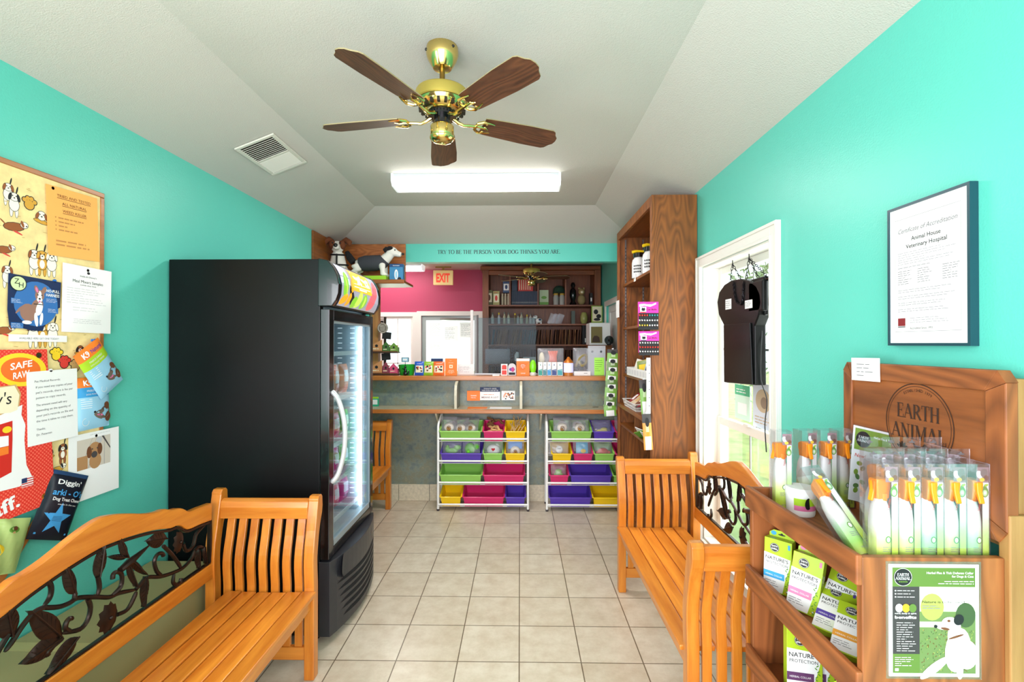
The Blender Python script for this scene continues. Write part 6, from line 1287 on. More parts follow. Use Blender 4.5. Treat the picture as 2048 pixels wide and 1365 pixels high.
for k in range(5): carton(f'lime carton with a plum band upright on the lower shelf, {["leftmost","second","middle","fourth","rightmost"][k]} of its row',(.885+.037*k,1.53,z3),-12,PU,h=.215,w=.10)
carton('lime carton low at the near end of the lower shelf',(.862,1.27,z3),-30,PU,h=.19)
# ================================================================ HANGING BLACK SIGN BACK in the window
xs0=XR+.045
hb=thing('hanging_sign','black round-topped lit sign seen from behind, hanging by chains in the window','hanging sign',(xs0,2.80,0),-90)
# outline on the window plane, taken from the corners of the body
def wp(px,py): p=W(px,py,0,xs0-.03); return (-(p.y-2.80),p.z)
O=[(1450,766),(1449,655),(1437,630),(1434,605),(1438,585),(1448,570),(1462,561),(1480,558),(1500,562),(1513,572),(1520,588),(1522,606),(1517,630),(1509,652),(1510,771)]
O=[wp(*p) for p in O]
m=MB().prism(O[::-1],-.03,.03); m.build('sign_body',[BLK],hb,bev=.006)
O2=[wp(*p) for p in ((1450,650),(1503,646),(1508,770),(1451,765))]; m=MB(); m.prism(O2[::-1],-.040,-.030); m.build('cover_plate',[BLK],hb,bev=.003)
for a_,b_ in (((1451,600),(1463,618)),((1490,602),(1505,616))):
    p,q=wp(a_[0],a_[1]),wp(*b_); m=MB(); m.rect(p[0],q[0],q[1],p[1],-.0306,0); m.lines(p[0]+.004,q[0]-.004,q[1]+.006,p[1]-.006,4,-.031,1,h=.3); m.build('rating_label',[WHITE,GREY],hb)
p=wp(1530,600)
pa,pb_=W(1519,566,0,xs0+.03),W(1549,622,0,xs0+.03); m=MB(); m.box(-(pa.y-2.80),-(pb_.y-2.80),-.03-.0,-.0,pb_.z,pa.z); m.box(-(pa.y-2.80)-.06,-(pb_.y-2.80)-.02,-.01,.015,pb_.z-.02,pa.z+.02); m.build('motor_box',[BLK],hb,bev=.008)
m=MB(); q=wp(1515,572)[1]; x=O[11][0]-.03; m.tube([(x-.04,0,q-.03),(x-.03,0,q+.02),(x+.06,0,q+.03),(x+.08,0,q-.02)],.010,8); m.build('carry_handle',[BLKG],hb)
# chains from two hooks
def chain(m,a,b):
    a=Vector(a);b=Vector(b);n=max(3,int((b-a).length/.018)); d=(b-a)/n
    for k in range(n):
        c=a+d*(k+.5); u=d.normalized(); v=u.orthogonal().normalized() if k%2 else u.cross(u.orthogonal()).normalized()
        m.tube([c+u*.012*math.cos(t)+v*.0055*math.sin(t) for t in [2*math.pi*i/8 for i in range(8)]],.0018,4,closed=True)
CHN=mat('dark chain metal',(40,40,44),.35,metal=.8)
H1=(W(1465,520,0,xs0)); H2=(W(1498,508,0,xs0)); h1=(-(H1.y-2.80),0,WZ1-.035); h2=(-(H2.y-2.80),0,WZ1-.035)
for i,h_ in enumerate((h1,h2)): m=MB().tube([(h_[0],0,WZ1-.013),(h_[0],0,WZ1-.028),(h_[0]+.006,0,WZ1-.036),(h_[0],0,WZ1-.043),(h_[0]-.006,0,WZ1-.037)],.0025,6); m.build('ceiling_hook',[CHN],hb)
tops=[wp(1456,572),wp(1468,566),wp(1488,566),wp(1508,578)]
m=MB(); chain(m,h1,(tops[0][0],-.02,tops[0][1])); chain(m,h1,(tops[1][0],.02,tops[1][1])); m.build('chain',[CHN],hb)
m=MB(); chain(m,h2,(tops[2][0],-.02,tops[2][1])); chain(m,h2,(tops[3][0],.02,tops[3][1])); chain(m,h2,(x+.05,0,q+.03)); m.build('chain',[CHN],hb)
m=MB(); pts=smooth([(tops[1][0],-.034,tops[1][1]),(tops[1][0]+.03,-.036,tops[1][1]-.10),(tops[2][0]-.02,-.036,tops[2][1]-.11),(tops[2][0],-.034,tops[2][1])],4)
for a_,b_ in zip(pts,pts[1:]): chain(m,a_,b_)
m.build('chain',[CHN],hb)
pts=[W(*p,0,xs0) for p in ((1519,600),(1520,660),(1525,700),(1523,760),(1530,800),(1532,850),(1535,905))]
m=MB().tube(smooth([(-(p.y-2.80),.01*math.sin(i*2),p.z) for i,p in enumerate(pts)],4),.003,6); m.build('power_cord',[BLACK],hb)
# stickers on the window glass (lower part of the upper sash)
def wst(label,x0,y0,x1,y1,mats,draw,X=XS+.011):
    a=W(x0,(y0+y1)/2,0,X); b=W(x1,(y0+y1)/2,0,X); zt_=W(x0,y0,0,X).z; zb_=W(x0,y1,0,X).z; w=abs(b.y-a.y); h=zt_-zb_
    m=MB().box(-w/2,w/2,0,.001,-h/2,h/2); draw(m,w,h); o=m.build('window_poster',mats); o.location=(X,(a.y+b.y)/2,(zt_+zb_)/2); o.rotation_euler=(0,0,R(-90)); return tag(o,label,'poster')
wst('green topped flyer on the side window glass behind the hanging sign',1470,768,1500,835,[mat('pale green flyer',(206,232,214),.5),mat('jade print',(70,180,130),.5),WHITE],lambda m,w,h:(m.rect(-w*.5,w*.5,h*.2,h*.5,-.0006,1),m.rect(-w*.3,w*.3,-h*.35,-.02*h,-.0006,2),m.lines(-w*.4,w*.4,h*.25,h*.4,2,-.0008,2)))
wst('pale poster with a brown dog face on the side window glass, nearer the camera',1506,765,1548,852,[mat('lilac flyer',(208,214,226),.5),mat('dog fawn',(190,168,140),.7),mat('dog face brown',(140,118,100),.7)],lambda m,w,h:(m.ell(0,.12*h,w*.36,h*.26,-.0006,1,20),m.ell(.05*w,.08*h,w*.16,h*.13,-.0008,2,16),m.lines(-w*.4,w*.4,-h*.42,-h*.22,3,-.0006,1)))
# ================================================================ THINGS ON THE UPPER LEDGE
def base(x0,x1,y,Y=4.95): a=W(x0,y,1,Y).x; b=W(x1,y,1,Y).x; return (a+b)/2,b-a
def ht(y0,y1,Y=4.95): return W(1000,y0,1,Y).z-W(1000,y1,1,Y).z
def card(name,label,cat,x0,x1,ytop,Y,mats,draw,z=None,th=.002,rx=0,group=None,ybot=751,d=None):
    cx,w=base(x0,x1,740,Y); h=ht(ytop,ybot,Y); m=MB().box(-w/2,w/2,0,th if d is None else d,0,h); draw(m,w,h); o=m.build(name,mats); o.location=(cx,Y,ZU if z is None else z); o.rotation_euler=(R(rx),0,0); return tag(o,label,cat,group)
# tiered cardboard treat display
cx,w=base(736,797,700); td=thing('treat_display','two-tier wooden treat display with a round sign at the left end of the counter','display rack',(cx,4.96,ZU))
DK=mat('dark stained wood',(58,38,28),.5)
zs1=ht(706,751); 
m=MB(); m.box(-w/2,w/2,-.07,.07,0,.012); m.build('shelf',[DK],td,bev=.002); m=MB(); m.box(-w/2,w/2,-.07,.07,zs1-.006,zs1+.006); m.build('shelf',[DK],td,bev=.002); MB().box(-.012,.012,.05,.065,.0,zs1*2+.14).build('post',[DK],td)
x=W(768,700,1,4.96).x-cx; m=MB(); m.lathe([(0,.045),(.055,.045),(.055,.05),(0,.05)],(x,0,ht(657,751)),28,ax='y',m=0); m.build('round_sign',[mat('taupe sign',(120,108,100),.5)],td)
m=MB(); z_=ht(657,751); m.ring(x,z_,.043,.048,-.0515+.001,0,28); m.text('SIMPLY',x,z_+.014,.014,-.0512,0,bold=.02,w=.06); m.text('GOOD',x,z_-.006,.014,-.0512,0,bold=.02,w=.05); m.text('FOOD',x,z_-.026,.014,-.0512,0,bold=.02,w=.045)
m.build('sign_print',[mat('sign cream',(214,204,190),.5)],td)
def housebox(label,x0,x1,yt,yb,col,z,Y=4.90):
    cx,w=base(x0,x1,700,Y); h=ht(yt,yb,Y); t=thing('treat_box',label,'treat box',(cx,Y,z),0,'house shaped treat boxes on the display')
    m=MB(); p=[(-w/2,0),(w/2,0),(w/2,h*.62),(0,h),(-w/2,h*.62)] if x0>760 else [(-w/2,0),(w/2,0),(w/2,h),(-w/2,h*.55)]
    m.prism(p,0,.003); m.prism([(-w/2,0),(w/2,0),(w/2,h*.5),(-w/2,h*.5)],.003,.08); m.build('box_body',[mat('treat box '+str(col),col,.5)],t)
    m=MB(); m.ell(0,h*.5,w*.14,h*.11,-.0006,0,16); m.lines(-w*.4,w*.4,h*.2,h*.32,1,-.0006,1,h=.6); m.rect(-w/2,w/2,0,h*.1,-.0006,2); m.build('box_print',[BLACK,CREAM,BROWN],t)
    m=MB(); r=random.Random(int(x0)); 
    for k in range(7): m.ball((r.uniform(-w*.35,w*.35),.03+r.uniform(0,.03),h*.55+r.uniform(-.01,.012)),(w*.16,.012,.009))
    m.build('treats',[mat('biscuit',(206,170,110),.8)],t)
BRO=(206,146,96)
for lb,x0,x1,yt,yb,c,z in (('tan treat box on the upper tier, left',742,764,677,702,BRO,ZU+zs1+.006),('dark green treat box on the upper tier, middle',765,779,681,702,(70,110,52),ZU+zs1+.006),('light green treat box on the upper tier, right',780,795,683,702,(110,150,60),ZU+zs1+.006),('tan treat box on the lower tier, left',742,764,719,747,BRO,ZU+.012),('dark rose treat box on the lower tier, middle',765,778,722,747,(140,60,80),ZU+.012),('pink treat box on the lower tier, right',779,795,725,747,(210,80,120),ZU+.012)): housebox(lb,x0,x1,yt,yb,c,z)
for k,(yt,z0_) in enumerate(((665,ht(679,751)),(706,ht(721,751)))):
    cx2,w2=base(764,782,700,4.93); o=MB().box(-w2/2,w2/2,0,.003,0,ht(yt,yt+14)).build('black_header_card',[BLACK,WHITE]); 
    o.location=(cx2,4.925,ZU+z0_); o.rotation_euler=(0,R(5-10*k),0); tag(o,['black header card on the upper tier of the treat display','black header card on the lower tier of the treat display'][k],'card')
# green bowl and dog-shaped card holder
cx,w=base(796,830,740); t=thing('green_bowl','bright green plastic bowl on the counter beside the treat display','bowl',(cx,4.97,ZU)); h=ht(730,751); m=MB().lathe([(0,0),(w*.4,0),(w*.5,h*.95),(w*.51,h),(w*.47,h),(w*.37,.006),(0,.006)],n=32); m.build('bowl_body',[mat('bright green plastic',(30,170,50),.3)],t)
cx,w=base(804,817,740,4.86); t=thing('figurine_card_holder','small black animal figurine holding up a blue-white card in front of the green bowl','figurine',(cx,4.86,ZU)); m=MB()
m.ball((0,0,.02),(.024,.016,.02)); m.ball((.002,0,.05),(.015,.013,.028)); m.ball((0,-.004,.085),(.012,.012,.013)); m.tube([(-.01,0,.06),(-.028,-.004,.072),(-.03,-.004,.06)],[.006,.005,.004],6); m.tube([(.018,0,.01),(.034,0,.012),(.036,0,.04),(.026,0,.05)],[.006,.008,.008,.004],7); m.tube([(0,0,.09),(0,0,ht(723,751,4.86))],.003,6); m.build('figure',[BLKG],t)
cw=base(801,816,740,4.86)[1]; m=MB(); zz=ht(724,751,4.86); m.box(-cw/2,cw/2,-.002,0,zz,zz+.048,0); m.rect(-cw*.4,cw*.4,zz+.006,zz+.042,-.0026,1); m.rect(-cw*.3,cw*.25,zz+.016,zz+.034,-.003,2); m.build('card',[BLACK,SKYB,WHITE],t)
# three treat bags
for x0,x1,c,nm in ((829,848,(40,90,190),'blue'),(847,867,(140,190,50),'lime'),(866,889,(232,110,50),'orange')):
    cx,w=base(x0,x1,740,4.88); h=ht(723,751,4.88); t=thing('treat_bag',f'{nm} treat bag with a puppy picture standing on the counter','treat bag',(cx,4.88,ZU),0,'three small treat bags in a row',rx=-6)
    m=MB().pillow(w,h,.035,8,10,mf=lambda u,v:1 if (abs(u)<.75 and -.55<v<.45) else 0,c=(0,0,h/2)); wp_=m.warp
    m.build('bag_body',[mat('treat bag '+nm,c,.3),CREAM],t); m=MB(); r=random.Random(int(x0))
    for k in range(9): m.ell(r.uniform(-w*.28,w*.28),h*(.3+r.uniform(0,.38)),w*.1,h*.06,-.0015-.0002*k,k%4,10,r.uniform(0,180),warp=wp_)
    m.text('treats',0,h*.82,h*.07,-.0012,2,warp=wp_,w=w*.5); m.build('bag_print',[BROWN,BLACK,WHITE,RED],t)
card('navy_card','dark blue card standing behind the orange treat bag','card',862,886,718,4.97,[NAVY,WHITE],lambda m,w,h:m.lines(-w*.3,w*.3,h*.3,h*.8,4,-.0006,1))
def d_br(m,w,h): m.lines(-w*.12,w*.12,h*.85,h*.88,1,-.0006,1); m.text('donate',0,h*.72,h*.06,-.0006,1,w=w*.4); m.rect(-w*.14,w*.14,h*.42,h*.62,-.0006,1); m.ell(0,h*.52,w*.07,h*.05,-.0008,0); m.lines(-w*.3,w*.3,h*.1,h*.32,4,-.0006,1,h=.3,al='c')
card('brochure_stand','orange brochure in a clear holder in front of the back door','brochure',890,914,717,4.9,[ORANGE,CREAM],d_br,d=.02)
card('white_leaflets','white leaflets standing on the counter in front of the back door glass','leaflet',915,948,730,5.02,[WHITE,LINK],lambda m,w,h:m.lines(-w*.4,w*.4,h*.2,h*.8,5,-.0006,1))
o=MB().box(-.035,.035,-.02,.02,0,.012).build('pen_tray',[mat('white tray plastic',(230,228,224),.4)]); o.location=(W(992,750,1,4.84).x,4.84,ZU); tag(o,'tiny white tray lying on the counter left of the red box','tray')
card('red_card_box','small red and white card box standing on the counter','box',1002,1015,728,4.88,[mat('white card',(236,230,226),.5),RED],lambda m,w,h:(m.rect(-w*.36,w*.36,h*.08,h*.45,-.0006,1),m.rect(-w*.36,w*.36,h*.52,h*.8,-.0006,1),m.ell(0,h*.82,w*.36,h*.1,-.0006,1)),d=.04)
cx,w=base(1016,1032,740,4.88); t=thing('round_pack','round-topped white pack with magenta and black print on the counter','pack',(cx,4.88,ZU)); h=ht(727,751); m=MB(); m.prism([(w/2*math.cos(R(a)),h-w/2+w/2*math.sin(R(a))) for a in range(0,181,15)]+[(-w/2,0),(w/2,0)],0,.03); m.build('pack_body',[mat('grey white card',(206,202,204),.5)],t); m=MB(); m.ell(0,h*.5,w*.36,h*.14,-.001,0); m.ell(w*.1,h*.5,w*.2,h*.2,-.0013,1); m.rect(-w*.4,w*.4,h*.06,h*.25,-.001,2); m.build('pack_print',[PURP,mat('magenta print',(190,50,120),.5),BLACK],t)
def d_ob(m,w,h): m.rect(-w*.5,w*.5,h*.85,h,-.0006,1); m.poly([(-w*.4,h*.3),(w*.1,h*.3),(w*.4,h*.75),(-w*.35,h*.75)],-.0008,2); m.lines(-w*.2,w*.2,h*.4,h*.68,4,-.001,1,h=.25,al='c'); m.rect(-w*.5,w*.5,0,h*.27,-.0009,0); m.text('ORANGE',0,h*.1,h*.07,-.0012,1,w=w*.35)
card('orange_display_box','orange counter display box with a white top edge','display box',1033,1059,717,4.88,[ORANGE,WHITE,mat('deep orange',(226,110,30),.5)],d_ob,d=.06)
cx,w=base(1059,1073,740,4.88); t=thing('egg_timer','lime green upright oval gadget with a white base on the counter','gadget',(cx,4.89,ZU)); h=ht(720,751); m=MB(); m.ball((0,0,h*.55),(w*.48,.02,h*.45),0,20,12); m.build('shell',[mat('lime plastic',(130,220,30),.25)],t); MB().lathe([(0,0),(w*.42,0),(w*.48,h*.1),(w*.44,h*.2),(0,h*.22)],n=20).build('base',[mat('pale grey plastic',(214,214,206),.4)],t)
# clear bag of toys behind, brochure row in front
cx,w=base(1075,1127,720,5.0); h=ht(698,751,5.0); t=thing('clear_toy_bag','clear bag holding orange rubber toys behind the row of small blue cartons','bag',(cx,5.0,ZU)); m=MB().pillow(w,h,.07,12,12,wr=.006,seed=61,c=(0,0,h/2)); m.build('bag_film',[CB],t)
m=MB(); 
for k in range(6): m.tube([(-.01+.014*k,0,h*.35),(.01*math.sin(k)+.012*k,-.01,h*.7),(-.02+.018*k,0,h*.9)],[.012,.014,.008],7)
m.build('orange_toys',[mat('coral rubber',(230,110,80),.5)],t); m=MB(); m.ball((-.09,0,h*.6),(.03,.02,.07)); m.build('white_toy',[CREAM],t)
xs_=[1076,1085.5,1094,1103,1114,1126]
for k in range(5):
    c=[(40,150,130),(70,130,140),(60,150,210),(50,70,130),(60,160,170)][k]; nm=['teal','grey teal','sky blue','navy','aqua'][k]
    card('medicine_carton',f'small white carton with a {nm} lower half, in the row before the toy bag','carton',xs_[k]+.6,xs_[k+1]-.6,724,4.87,[WHITE,mat('carton '+nm,c,.45),mat('carton tip '+nm,tuple(int(q*.6+90) for q in c),.5)],lambda m,w,h:(m.rect(-w*.45,w*.45,h*.03,h*.42,-.0006,1),m.poly([(-w*.4,h*.42),(w*.45,h*.5),(w*.45,h*.3)],-.0008,2),m.poly([(-w*.12,h*.75),(w*.12,h*.75),(0,h*.9)],-.0006,1)),d=.03,group='row of five small cartons on the counter')
# lantern
cx,w=base(1127,1147,740,4.9); h=ht(714,751,4.9); t=thing('lantern','small lantern with a lilac glowing body and an orange cap','lantern',(cx,4.9,ZU)); r_=w/2
MB().lathe([(0,0),(r_*.92,0),(r_*.92,h*.17),(0,h*.17)],n=24).build('base',[mat('caramel plastic',(190,120,50),.35)],t); MB().lathe([(0,h*.17),(r_*.96,h*.17),(r_*.96,h*.68),(0,h*.68)],n=24).build('glow_body',[mat('lilac diffuser',(206,206,246),.5,emit=.6)],t); MB().lathe([(0,h*.68),(r_,h*.68),(r_*.95,h*.74),(r_*.35,h*.92),(r_*.2,h),(0,h)],n=24).build('cap',[mat('copper orange cap',(214,120,40),.3,metal=.4)],t)
# bag with khaki leash, white box, donation box
cx,w=base(1146,1180,720,4.98); h=ht(697,744,4.98); zb_=ZU+ht(744,751,4.98); t=thing('accessory_bag','clear bag with khaki and black pet accessories on the counter right of the lantern','bag',(cx,4.98,zb_)); m=MB().pillow(w,h,.06,10,12,wr=.005,seed=71,c=(0,0,h/2)); m.build('bag_film',[CB],t); m=MB(); m.tube(smooth([(-.06,0,.05),(-.02,-.02,.14),(.04,-.01,.17),(.05,0,.1),(0,-.02,.06),(-.03,0,.12)],4),.014,7); m.build('khaki_strap',[mat('khaki webbing',(150,134,80),.8)],t); m=MB(); m.tube(smooth([(.06,0,.03),(.0,.0,.1),(-.05,.01,.05),(.02,.01,.03)],4),.012,7); m.build('black_strap',[BLACK],t)
card('white_box','flat white carton lying in front of the accessory bag','box',1148,1181,743,4.9,[WHITE,DGREY],lambda m,w,h:m.lines(w*.1,w*.4,h*.4,h*.7,1,-.0006,1),d=.1)
cx,w=base(1176,1211,720,4.92); h=ht(692,751,4.92); t=thing('donation_box','frosted clear plastic box carrying a lime green note near the counter end','box',(cx,4.92,ZU)); m=MB(); m.box(-w/2,w/2,0,.004,0,h); m.box(-w/2,w/2,.1,.104,0,h*.9); m.box(-w/2,-w/2+.004,.004,.1,0,h*.9); m.box(w/2-.004,w/2,.004,.1,0,h*.9); m.build('frosted_shell',[clear('frosted plastic',(226,232,236),.08,.3,haze=.45)],t)
m=MB(); m.box(-w*.14,w*.42,-.002,-.001,0.002,h*.6,0); 
for k,wd in enumerate((.4,.44,.4,.36,.2,.3)): m.rect(-w*.1,-w*.1+w*wd,h*(.5-.07*k),h*(.51-.07*k),-.0026,1)
m.build('lime_note',[mat('lime paper',(170,240,90),.6),mat('olive ink',(90,130,50),.6)],t)
for sx in (-1,1): MB().lathe([(0,-.004),(.012,-.004),(.012,0)],(sx*w*.25,0,h*.8),14,ax='y').build('bolt',[CHROME],t)
card('photo_holder','small cream photo card at the right end of the counter','photo card',1212,1224,722,4.9,[CREAM,BLACK,mat('olive photo',(120,120,90),.6)],lambda m,w,h:(m.rect(-w*.35,w*.35,h*.55,h*.9,-.0006,2),m.rect(-w*.35,w*.35,h*.1,h*.45,-.0006,1)))
# glass partition standing on the counter
gx0,gx1=W(957,700,1,5.06).x,W(1072,700,1,5.06).x; gz=W(1000,636,1,5.06).z; t=thing('sliding_glass_pane','clear glass sliding pane standing on the counter in front of the bookcase','glass pane',((gx0+gx1)/2,5.06,ZU)); w=gx1-gx0; h=gz-ZU
MB().box(-w/2,w/2,0,.005,.012,h).build('glass',[clear('partition glass',(212,228,232),.0,.03,fr=.12)],t); MB().box(-w/2-.1,w/2+.3,-.012,.018,0,.012).build('track',[mat('aluminium track',(150,150,150),.35,metal=.8)],t); MB().box(-w/2-.02,-w/2,-.006,.012,.012,h+.03).build('edge_post',[mat('dark bronze',(60,50,46),.4)],t)
MB().box(-w/2-.085,-w/2-.055,-.006,.02,.012,h+.08).build('jamb',[mat('pale jamb',(214,206,202),.5)],t)
# ---- lower ledge cards
t=thing('survey_sign','white card with a navy band and orange wing leaning on the counter front','sign',(W(981,790,1,4.885).x,4.885,ZL+.03),0,rx=-3)
def q(px,py): p=W(px,py,1,4.885); return p.x-t.location.x,p.z-t.location.z
def qr(m,x0,y0,x1,y1,y,mi,d=None):
    a=q(x0,y1); b=q(x1,y0)
    if d: m.box(a[0],b[0],y,y+d,a[1],b[1],mi)
    else: m.rect(a[0],b[0],a[1],b[1],y,mi)
m=MB(); qr(m,934,782,960,802,0,1,.001); qr(m,960,775,1000,801,-.001,0,.001); qr(m,1003,782,1030,801,0,0,.001); m.build('card',[WHITE,ORANGE],t)
m=MB(); qr(m,960,775,1000,784,-.0016,0); a=q(980,779); m.text("TODAY'S VISITS",a[0],a[1]-.0,.012,-.002,1,w=.13,bold=.02); m.text('WERE GOOD AND BETTER',a[0],a[1]-.018,.012,-.002,1,w=.17,bold=.02); a=q(980,797); m.text('MEANS A LOT',a[0],a[1],.018,-.0016,2,w=.17,bold=.01); a=q(981,790); m.lines(a[0]-.07,a[0]+.07,a[1]-.006,a[1]+.008,1,-.0016,3)
a=q(947,793); m.text('THANKS',a[0],a[1],.011,-.0006,1,w=.06,bold=.02); m.text('FOR ALL',a[0],a[1]-.02,.011,-.0006,1,w=.05)
r=random.Random(4); 
for k in range(30): a=q(r.uniform(1007,1027),r.uniform(786,799)); m.ell(a[0],a[1],.008,.006,-.0006-.0001*k,[3,2,3,4][k%4],8)
m.build('card_print',[NAVY,WHITE,mat('brown text',(130,90,80),.6),mat('orange group',(226,140,90),.6),BLACK],t)
for lb,x0,x1,mt in (('orange leaflet lying flat on the lower ledge under the sign',934,977,ORANGE),('white leaflet lying flat on the lower ledge under the sign',979,1024,WHITE)):
    a=W(x0,818,2,ZL+.003); b=W(x1,811,2,ZL+.003); o=MB().box(0,b.x-a.x,0,.13,0,.001,0).build('leaflet',[mt,GREY]); o.location=(a.x,a.y,ZL+.0022); tag(o,lb,'leaflet')
x=W(749,803,1,4.84).x; t=thing('sample_pack','green and teal sample pack standing on the lower ledge at its far left end','pack',(x,4.84,ZL+.002)); h=ht(793,812,4.84); MB().box(-.05,.04,0,.02,0,h).build('pack_body',[mat('teal pack',(40,170,130),.4)],t); MB().rect(-.05,.04,h*.82,h,-.0008,0).rect(-.04,.03,h*.2,h*.7,-.0008,1).build('pack_print',[LIME,WHITE],t)
o=MB().tube([(0,0,.003),(.03,.01,.004),(.05,.03,.003)],.004,6).tube([(.04,0,.003),(.06,.02,.003)],.004,6).build('key_pair',[CHROME]); o.location=(W(1184,815,2,ZL).x,W(1184,816,2,ZL).y,ZL+.002); tag(o,'tiny pair of keys lying near the right end of the lower ledge','keys')
# ================================================================ CORNER SHELF WITH PLUSH DOGS
cs=thing('corner_shelf','stained oak corner shelf with backboards high over the freezer','shelf',(-1.5,4.8,2.19))
MB().box(XL+.002,-1.10,4.56,4.945,2.18,2.205).build('shelf_board',[OAKX],cs,world=True,bev=.006)
MB().box(XL+.002,-1.10,4.552,4.566,2.172,2.212).build('edge_moulding',[OAKX],cs,world=True,bev=.005)
MB().box(XL+.002,-1.18,4.945,4.965,2.18,2.63).build('back_board',[wood('oak back board',(186,112,54),(136,74,30),'X',1,.4,.1,rings=3,isl=.05)],cs,world=True,bev=.002)
MB().box(XL+.001,XL+.018,4.33,4.945,2.18,2.63).build('side_board',[OAKY],cs,world=True,bev=.002)
MB().prism([(4.62,2.178),(4.93,2.178),(4.93,2.06),(4.90,2.06),(4.66,2.15)],-1.53,-1.505,ax='x').build('bracket',[OAK],cs,world=True,bev=.003)
PWH=mat('white plush fur',(232,230,220),.95,bump=.5,bscale=160); PBR=mat('brown plush fur',(112,62,34),.95,bump=.5,bscale=160); PBK=mat('black plush fur',(26,24,26),.95,bump=.5,bscale=160)
def fuse(mb,name,mt,par,vox=.007):
    o=mb.build(name,[mt],par); md=o.modifiers.new('fuse','REMESH'); md.mode='VOXEL'; md.voxel_size=vox; md.use_smooth_shade=True; sm=o.modifiers.new('smooth','SMOOTH'); sm.iterations=4; return o
t=thing('plush_dog','seated plush dog with brown ears and a black harness on the corner shelf','plush toy',(W(677,520,1,4.68).x-.01,4.70,2.207),12)
m=MB(); m.ball((0,.03,.09),(.10,.11,.10)); m.tube([(0,.02,.1),(0,-.01,.2),(0,-.03,.28)],[.09,.075,.055],14); m.ball((0,-.045,.335),(.062,.06,.06)); m.tube([(0,-.07,.335),(0,-.12,.325),(0,-.145,.32)],[.04,.032,.024],12)
for s in (-1,1): m.tube([(s*.045,-.03,.18),(s*.05,-.07,.08),(s*.05,-.085,.02)],[.035,.03,.03],10); m.ball((s*.05,-.11,.022),(.03,.045,.022)); m.ball((s*.095,-.02,.055),(.04,.09,.055)); m.ball((s*.10,-.1,.022),(.03,.05,.022))
fuse(m,'body',PWH,t); m=MB()
for s in (-1,1): m.ball((s*.044,-.058,.352),(.036,.054,.046))
fuse(m,'head_patch',PBR,t); 
for s in (-1,1): m=MB(); m.tube([(s*.045,-.03,.385),(s*.08,-.04,.405),(s*.112,-.06,.38),(s*.122,-.07,.345)],[.024,.032,.03,.01],9); fuse(m,'ear',PBR,t,.005)
m=MB(); m.ball((0,-.165,.33),(.021,.014,.018)); m.build('nose',[BLKG],t); m=MB(); 
for s in (-1,1): m.ball((s*.036,-.112,.362),.008,n=10,k=6)
m.build('eyes',[BLKG],t)
HAR=mat('black webbing',(24,24,26),.7)
m=MB(); m.tube([(.062*math.cos(a),-.028+.062*math.sin(a),.262+.01*math.sin(a)) for a in [2*math.pi*i/20 for i in range(20)]],.009,6,closed=True); m.build('collar',[HAR],t); m=MB(); m.tube([(.092*math.cos(a),-.005+.088*math.sin(a),.165+.01*math.sin(a)) for a in [2*math.pi*i/20 for i in range(20)]],.009,6,closed=True); m.tube([(0,-.088,.26),(0,-.10,.20),(0,-.098,.155)],.009,6); m.build('harness',[HAR],t)
gb0,gb1=W(717,550,1,4.62).x,W(772,550,1,4.62).x; o=MB().box(-(gb1-gb0)/2,(gb1-gb0)/2,-.07,.1,0,.05).build('green_box',[mat('apple green card',(150,204,40),.5)],None,bev=.002); o.location=((gb0+gb1)/2,4.68,2.206); tag(o,'flat apple green box under the coated plush dog','box')
t=thing('plush_dog','standing plush dog with a black ear patch wearing a dark grey coat','plush toy',((gb0+gb1)/2-.008,4.70,2.257),0)
m=MB(); m.tube([(-.17,0,.11),(-.1,0,.125),(.02,0,.13),(.10,0,.14)],[.05,.068,.066,.062],14); m.tube([(.09,0,.15),(.14,0,.20),(.165,0,.235)],[.055,.048,.045],12); m.ball((.175,0,.245),(.058,.052,.05)); m.tube([(.2,0,.235),(.25,0,.22),(.27,0,.215)],[.036,.028,.022],12)
for s in (-1,1): m.tube([(.09,s*.04,.12),(.10,s*.045,.05),(.10,s*.045,.012)],[.034,.026,.024],10); m.ball((.115,s*.045,.016),(.036,.024,.016)); m.tube([(-.17,s*.04,.11),(-.15,s*.045,.06),(-.19,s*.045,.045),(-.18,s*.045,.012)],[.045,.034,.024,.022],10); m.ball((-.165,s*.045,.016),(.036,.024,.016))
fuse(m,'body',PWH,t); m=MB(); m.tube([(-.20,0,.14),(-.24,0,.19),(-.27,.0,.25)],[.034,.036,.02],9); fuse(m,'tail',PBK,t,.005)
m=MB(); m.ball((.165,-.03,.268),(.034,.026,.028)); m.tube([(.14,-.045,.275),(.125,-.062,.25),(.13,-.068,.225)],[.018,.022,.008],8); fuse(m,'ear',PBK,t,.005); m=MB(); m.ball((.175,.03,.275),(.03,.026,.02)); m.tube([(.15,.045,.275),(.14,.06,.25),(.14,.064,.23)],[.018,.02,.008],8); fuse(m,'ear',PBK,t,.005)
MB().ball((.285,0,.222),(.013,.014,.012)).build('nose',[BLKG],t); MB().ball((.215,-.036,.255),.007,n=8,k=6).ball((.215,.036,.255),.007,n=8,k=6).build('eyes',[BLKG],t)
m=MB(); m.tube([(-.14,0,.125),(-.08,0,.13),(.02,0,.135),(.08,0,.145),(.105,0,.17)],[.064,.078,.077,.072,.064],18); m.build('coat',[mat('charcoal felt coat',(58,60,66),.85,bump=.2,bscale=200)],t); MB().lathe([(0,-.066),(.008,-.064),(.008,-.058)],(.10,0,.17),10,ax='y').build('coat_button',[CHROME],t)
